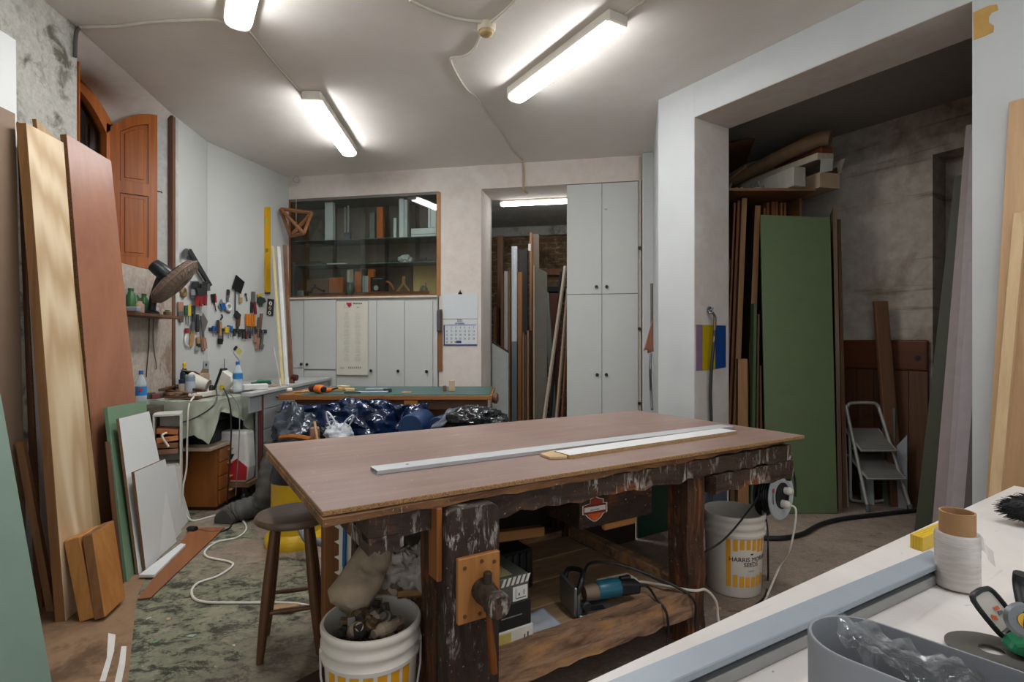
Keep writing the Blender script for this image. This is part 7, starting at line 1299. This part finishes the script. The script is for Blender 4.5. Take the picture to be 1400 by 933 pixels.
# ---- sheets at the right side of the alcove
def rsheet(lab, s0, s1, t0, st, tt, z, th, m): return board('leaning_sheet', lab, 'board', OM.pt(s0, t0, 0), OM.pt(s1, t0, 0), OM.pt(st, tt, z), OM.pt(s1+(st-s0), tt, z), th, m, 'sheets leaning at the right of the alcove')
rsheet('olive green sheet edge, leftmost of the leaning sheets at the alcove right', 1.525, 2.9, .78, 1.67, 1.03, 2.47, .02, [mt('3b3d2c', .6), mt('5d6142', .6)])
rsheet('lilac beige sheet with crumbling chipboard edge at the alcove right', 1.674, 2.95, .63, 1.765, .93, 2.76, .018, [mt('8f827f', .55), chip('b39a80', '8a6d52')])
rsheet('lighter lilac sheet in front of the crumbling edged one at alcove right', 1.76, 2.98, .575, 1.815, .86, 2.70, .016, [mt('9c9192', .5), mt('8f8685', .5)])
rsheet('front lilac sheet nearest the right jamb of the opening', 1.80, 3.0, .53, 1.845, .725, 1.85, .016, [mt('a19799', .5), mt('948b8c', .5)])
rsheet('sheet coloured dark grey brown for shadow, nearest to the right edge of the opening', 1.875, 3.05, .48, 1.93, .665, 1.75, .016, [mt('5d5352', .55), mt('4c4444', .5)])  # face colour darkened to stand in for the shadow on it
# ---- front of the right wall
m_bei = wood('bd9a74', 'a5825c', AZ, 9, .04, .5)
board('leaning_sheet', 'beige wood-grain sheet leaning on the white wall at the right photo edge', 'board', OM.pt(2.19, -.25, 0), OM.pt(3.4, -.25, 0), OM.pt(2.241, -.03, 2.51), OM.pt(3.45, -.03, 2.51), .03, [m_bei, wbn('a8773f', '8a5c2c')])
p, q = OM.pt(2.235, -.36, 0), PL(1394, 290, OM.o-OM.y*.14, OM.y); w0 = .022; mb = MB(); mb.prism([p-OM.x*w0, p+OM.x*w0, q+OM.x*w0, q-OM.x*w0], OM.y*.035); O('batten', mb, wbn('c9ad85', 'b0916a'), 'pale batten leaning on the beige sheet at the right photo edge', 'batten', bevel=.002)
p = D(1385, 664, 2.1); 
plk = [OM.pt(2.55, -.45, 0), OM.pt(2.60, -.45, 0), OM.pt(2.62, -.31, 1.18), OM.pt(2.57, -.31, 1.18)]; mb = MB(); mb.prism(plk, OM.y*.02); O('batten', mb, m_melw, 'white batten leaning beyond the far corner of the white bench', 'batten', bevel=.002)
mb = MB(); mb.prism([OM.at(x, y, -.0015) for x, y in ((1330.5, 17), (1337, 14), (1352, 7.5), (1363, 6), (1365, 14), (1356, 17), (1352, 23), (1352, 31), (1359, 35), (1358, 44), (1345, 50), (1331, 55))], OM.y*.001); O('tape_patch', mb, mt('b9924e', .7, var=.25, vs=10), 'torn brown tape patch high on the white wall right of the opening', 'tape')
# ================================================================ white bench in the foreground
WE = V((.830, .5575, 0)).normalized(); WP0 = V((1.666, 1.823, 0)); WF = Fr((WP0.x, WP0.y), (WP0.x-WE.x, WP0.y-WE.y))   # x runs back towards the camera, y ... to the photo's right
WZ = .88
def wtop():
    t = NT('white bench top'); f = t.noise(t.co, 3.5, 6, .65, .5); g = t.noise(t.map((2, 26, 2), WE), 1.2, 5, .65, 1); k = t.noise(t.co, 70, 3, .5)
    col = t.mix(t.ramp(f, .4, .7), 'd3cec9', 'c6bfba'); col = t.mix(t.mul(t.mul(t.ramp(g, .6, .72), t.ramp(f, .45, .6)), .45), col, 'a5897c'); col = t.mix(t.mul(t.ramp(k, .76, .78), .7), col, '6b615a')
    return t.out(col, .35, 0, None)
nb = T('white_bench', 'white topped bench filling the lower right foreground', 'bench', WF.pt(1.1, .45, 0)); yy = 1 if WF.y.dot(V((.5575, -.83, 0))) > 0 else -1
P('bench_top', MB(WF.M).box(0, 2.25, 0, .95*yy, WZ-.035, WZ), wtop(), nb, bevel=.003)
for a in (.08, 2.15):
    for b in (.08, .85): P('leg', MB(WF.M).box(a-.04, a+.04, (b-.04)*yy, (b+.04)*yy, 0, WZ-.036), m_gbw, nb, bevel=.003)
for b in (.08, .85): P('rail', MB(WF.M).box(.121, 2.109, (b-.015)*yy, (b+.015)*yy, WZ-.12, WZ-.036), m_gbw, nb)
# grey aluminium channel
a_, b_ = H(1003, 935, WZ), H(1303, 790, WZ); e = (b_-a_).normalized(); st_ = b_-e*1.1; M_, L_ = bar(st_, b_, .04, 0, 0)
gp = T('grey_profile', 'long bluish grey metal channel lying along the white bench', 'profile', M_ @ V((.55, .02, WZ))); m_gp = mt('98a0a8', .4, .2, var=.06, name='grey coated metal'); m_gpd = mt('4f5963', .5, .2)
P('lower_flange', MB(M_).box(0, L_, 0, .04, WZ+.0003, WZ+.019), mt('9a9a98', .4, .3), gp, bevel=.0015); P('core', MB(M_).box(0, L_, .010, .04, WZ+.0192, WZ+.030), m_gpd, gp); P('upper_flange', MB(M_).box(0, L_, -.001, .042, WZ+.0302, WZ+.042), m_gp, gp, bevel=.0015)
# yellow folding rule
p = H(1262, 755, WZ); q = H(1311, 733, WZ); M_, L_ = bar(p, p+(q-p).normalized()*.24, .028, 0, 0); fr3 = T('folding_rule', 'yellow wooden folding rule on the white bench behind the film roll', 'folding rule', M_ @ V((.12, .014, WZ)))
for k in range(4): P('segment', MB(M_).box(.0015*k, .24-.0015*k, .0003+.007*k, .0068+.007*k, WZ+.0003, WZ+.032), mt('c9a72e', .45, var=.08, name='yellow rule'), fr3, bevel=.0008)
# film roll
c = H(1330, 815, WZ); c = V((c.x, c.y+.036, WZ)); fr4 = T('film_roll', 'roll of clear wrapping film on a cardboard core', 'roll', c)
mb = MB(); mb.lathe([(.026, .0005), (.029, .0005), (.029, .148), (.026, .148), (.026, .0005)], c, n=36, cap=False); P('cardboard_core', mb, mt('9c7650', .75, var=.1, vs=12), fr4, smooth=40, label='brown cardboard core')
t = NT('wound clear film'); f = t.noise(t.map((1, 1, 8)), 16, 4, .6, .6); m_film = t.out(t.mix(t.ramp(f, .35, .7), 'c9c2bc', 'b3aaa3'), .18, 0, f, .3, .004, .6)
mb = MB(); mb.lathe([(.0295, .006), (.0355, .004), (.0365, .012), (.036, .06), (.0368, .1), (.035, .108), (.0295, .107)], c, n=40); P('wound_film', mb, m_film, fr4, smooth=50)
mb = MB(); o_ = c+V((.020, -.033, .085)); mb.grid(lambda u, v: o_+V((.02*u-.005*v, -.004*u-.004*math.sin(u*7), .03*v-.03*u)), 6, 6); P('loose_end', mb, film('d8d4cf', .5, .15, 'film end'), fr4, smooth=True)
# black brush
c = H(1402, 724, WZ); c = V((c.x, c.y+.04, WZ)); bb = T('hand_brush', 'black bristled hand brush at the right edge of the white bench', 'brush', c); m_bri = mt('121213', .6, var=.4, vs=50, name='black bristle')
ax = V((.93, -.36, 0)).normalized(); P('bristle_core', MB().ell(c+ax*.08+V((0, 0, .042)), (.10, .042, .040), 24, 12, lambda d: 1+.06*noise.noise(d*9), R=Matrix.Rotation(math.atan2(ax.y, ax.x), 3, 'Z')), m_bri, bb, smooth=True)
mb = MB(); rr = random.Random(3)
for k in range(900):
    th, ph = math.acos(rr.uniform(-.75, 1)), rr.uniform(0, 2*PI); d = V((math.sin(th)*math.cos(ph), math.sin(th)*math.sin(ph), math.cos(th))); R3 = Matrix.Rotation(math.atan2(ax.y, ax.x), 3, 'Z'); b0 = c+ax*.08+V((0, 0, .042))+R3 @ V((d.x*.098, d.y*.040, d.z*.038)); dr = (R3 @ V((d.x-.5+rr.uniform(-.3, .3), d.y+rr.uniform(-.4, .4), d.z*.5-.2+rr.uniform(-.3, .3)))).normalized(); e_ = b0+dr*rr.uniform(.010, .022)
    e_.z = max(e_.z, WZ+.001); mb.tube([b0, e_], [.0012, .0004], 3)
br_o = P('bristles', mb, m_bri, bb); br_o['kind'] = 'stuff'
P('wooden_back', MB().tube([c+ax*.12+V((0, 0, .05)), c+ax*.30+V((0, 0, .05))], [.03, .022], 12), hdk, bb, smooth=True)
# oval grey tub
d_ = V((.64, -.768, 0)); n_ = V((.768, .64, 0)); c0 = V((.402, .622, 0)); hw_ = .058; Lt = .42; rimz = WZ+.14
def stad(k, n, off, z):
    per = PI*hw_*2+2*Lt; s = k/n*per
    r = hw_+off
    a1 = PI*hw_
    if s < a1: an = PI/2+s/hw_; return c0+d_*(r*math.cos(an))+n_*(r*math.sin(an))+V((0, 0, z))
    s -= a1
    if s < Lt: return c0+d_*s-n_*r+V((0, 0, z))
    s -= Lt
    if s < a1: an = -PI/2+s/hw_; return c0+d_*(Lt+r*math.cos(an))+n_*(r*math.sin(an))+V((0, 0, z))
    s -= a1; return c0+d_*(Lt-s)+n_*r+V((0, 0, z))
ot = T('oval_tub', 'long oval grey plastic tub in the near right foreground', 'tub', c0+d_*Lt/2+V((0, 0, WZ))); m_tub = mt('86888c', .42, var=.05, vs=6, name='grey tub plastic'); N = 120
mb = MB(); prof = [(.0, WZ+.0005), (.0, WZ+.02), (.001, rimz-.002), (-.0005, rimz), (-.003, rimz), (-.0035, rimz-.002), (-.004, WZ+.01)]; vs = [stad(k, N, o, z) for o, z in prof for k in range(N)]
fs = [(j*N+k, j*N+(k+1) % N, (j+1)*N+(k+1) % N, (j+1)*N+k) for j in range(len(prof)-1) for k in range(N)]; mb.add(vs, fs); P('wall', mb, m_tub, ot, smooth=50)
mb = MB(); mb.add([stad(k, N, -.0035, WZ+.0005) for k in range(N)]+[stad(k, N, -.0035, WZ+.008) for k in range(N)], [tuple(range(N)), tuple(range(2*N-1, N-1, -1))]); P('bottom', mb, m_tub, ot)
mb = MB(); mb.add([stad(k, N, o, z) for o, z in ((.0005, WZ+.0005), (.008, WZ+.0005), (.008, WZ+.012), (.0005, WZ+.012)) for k in range(N)], [(j*N+k, j*N+(k+1) % N, ((j+1) % 4)*N+(k+1) % N, ((j+1) % 4)*N+k) for j in range(4) for k in range(N)]); P('foot_rim', mb, mt('6f7a8a', .4), ot, smooth=50)
def clearfilm():
    t = NT('crinkled clear bag'); t.t.nodes.remove(t.b); o = t.t.nodes['Material Output']; tr = t.n('BsdfTransparent'); gl = t.n('BsdfGlossy'); gl.inputs['Roughness'].default_value = .12; df = t.n('BsdfDiffuse'); df.inputs[0].default_value = lin('d5d8da')
    f = t.noise(t.map((1, 1, 1)), 26, 5, .65, 1.5); lw = t.n('LayerWeight'); lw.inputs[0].default_value = .35; bp = t.n('Bump'); bp.inputs['Strength'].default_value = 1; bp.inputs['Distance'].default_value = .01; t.l(f, bp.inputs['Height']); t.l(bp.outputs[0], gl.inputs['Normal']); t.l(bp.outputs[0], lw.inputs['Normal'])
    m1 = t.n('MixShader'); t.l(t.mul(lw.outputs[1], .75), m1.inputs[0]); t.l(tr.outputs[0], m1.inputs[1]); t.l(gl.outputs[0], m1.inputs[2]); m2 = t.n('MixShader'); t.l(t.mul(t.ramp(f, .5, .72), .4), m2.inputs[0]); t.l(m1.outputs[0], m2.inputs[1]); t.l(df.outputs[0], m2.inputs[2]); t.l(m2.outputs[0], o.inputs['Surface']); return t.m
mb = MB(); o1 = c0-n_*.015-d_*.025
def bagf(u, v):
    w_ = .012+.045*min(1, u*1.6); p = o1+d_*(.33*u)+n_*(w_*(v-.5)*1.9+.008); ridge = .05*math.sin(PI*v)*(.5+.5*u)
    z = rimz+.006-.05*u*(1-.4*u)+ridge*.5-.045*(1-math.sin(PI*v))*min(1, u*4)+.018*noise.noise(V((u*11, v*5, 2)))+.012*noise.noise(V((u*23, v*11, 4)))
    return V((p.x, p.y, z-.0))
mb.grid(bagf, 60, 22); O('clear_bag', mb, clearfilm(), 'crinkled clear plastic bag lying inside the oval grey tub', 'bag', smooth=True)
# green saw with guard and disc
sw = T('power_saw', 'green power tool with dark cutting disc at the lower right corner', 'power tool', H(1385, 900, WZ)); m_gn = mt('0f6b45', .35, name='green tool shell'); dc = H(1356, 884, WZ+.012)
P('disc', MB().lathe([(.016, 0), (.0575, 0), (.0575, .0022), (.016, .0022), (.016, 0)], V((dc.x, dc.y, WZ+.005)), (-.03, .03, 1), 44, cap=False), mt('4d4a45', .6, var=.12, vs=90, name='abrasive disc'), sw, smooth=40)
bx_ = V((.83, -.30, 0)).normalized(); by_ = V((-bx_.y, bx_.x, 0)); M_ = Matrix(((bx_.x, by_.x, 0, dc.x), (bx_.y, by_.y, 0, dc.y), (0, 0, 1, WZ), (0, 0, 0, 1)))
P('gear_head', MB(M_).hexa([(.012, -.022, .016), (.07, -.04, .005), (.07, -.04, .05), (.02, -.018, .03), (.012, .012, .016), (.07, .035, .005), (.07, .035, .05), (.02, .012, .03)]), m_gn, sw, bevel=.006, seg=2); P('motor_shell', MB(M_).lathe([(.036, .07), (.040, .08), (.038, .20), (.034, .22)], (0, 0, .043), (1, 0, 0), 22), m_gn, sw, smooth=40); P('silver_collar', MB(M_).box(.035, .062, -.043, .0, .012, .046), mt('b9bcba', .3, .5), sw, bevel=.004)
g0, g1 = D(1329, 812, .90), D(1380, 868, .80)
def gpt(px, py): # lies on the upright guard plane
    return PL(px, py, D(1352, 840, .86), V((.35, -1, .35)).normalized())
ring = [gpt(*q) for q in ((1331, 822), (1336, 810), (1346, 806), (1357, 809), (1385, 843), (1387, 850), (1374, 866), (1366, 866))]
P('guard_frame', MB().tube(cr(ring, 4, True), .0042, 8, closed=True), m_blk, sw, smooth=True); mb = MB(); mb.prism([gpt(*q) for q in ((1333, 822), (1337, 812), (1346, 808), (1356, 811), (1383, 844), (1384, 849), (1373, 863), (1367, 863))], (0, .0015, 0)); P('guard_window', mb, film('cfc6bd', .8, .25, 'cloudy guard window'), sw)
for pts in (((1357, 831), (1363, 828), (1366, 832), (1360, 835)), ((1354, 840), (1361, 842), (1364, 848), (1356, 846))): mb = MB(); mb.prism([gpt(*q)+V((0, -.001, 0)) for q in pts], (0, -.0008, 0)); P('orange_mark', mb, mt('d2642c', .5), sw, label='orange sticker mark')
mb = MB(); mb.prism([gpt(*q)+V((0, -.001, 0)) for q in ((1363, 836), (1369, 834), (1371, 839), (1365, 841))], (0, -.0008, 0)); P('grey_mark', mb, mt('6b6a6c', .5), sw)
o_ = D(1398, 848, .78); P('dial', MB().lathe([(.022, 0), (.024, .01), (.02, .016)], o_, V((-.4, -.8, .3)), 24), mt('6f7274', .35, .4), sw, smooth=40); P('dial_mark', MB().lathe([(.010, 0), (.010, .002)], o_+V((-.4, -.8, .3)).normalized()*.0165, V((-.4, -.8, .3)), 18), mt('d9a51f', .4), sw)
P('grip', MB().tube(cr([D(1397, 785, .80), D(1396, 800, .80), D(1402, 830, .78), D(1412, 860, .76)], 5), .010, 10), m_blk, sw, smooth=True); P('arm', MB().tube([D(1382, 856, .80), D(1398, 850, .785)], .008, 8), m_blk, sw)
# ================================================================ camera and rendering
cam = bpy.data.cameras.new('camera'); co_ = bpy.data.objects.new('camera', cam); C.objects.link(co_)
co_.location = (0, 0, CAMZ); co_.rotation_euler = (PI/2, 0, 0)
cam.sensor_width = 36; cam.lens = FOC/1400*36; cam.clip_start = .05; cam.clip_end = 60
sc = bpy.context.scene; sc.camera = co_
wd = bpy.data.worlds.new('daylight'); sc.world = wd; wd.use_nodes = True
wd.node_tree.nodes['Background'].inputs[0].default_value = lin('e6ecf2'); wd.node_tree.nodes['Background'].inputs[1].default_value = 1.0
sc.view_settings.view_transform = 'Standard'; sc.view_settings.look = 'None'; sc.view_settings.exposure = 0.66; sc.view_settings.gamma = 1
sc.view_settings.use_curve_mapping = False
sc.cycles.use_denoising = True; sc.cycles.max_bounces = 8; sc.cycles.diffuse_bounces = 6; sc.cycles.transparent_max_bounces = 12
sc.cycles.sample_clamp_indirect = 6; sc.cycles.caustics_reflective = False; sc.cycles.caustics_refractive = False
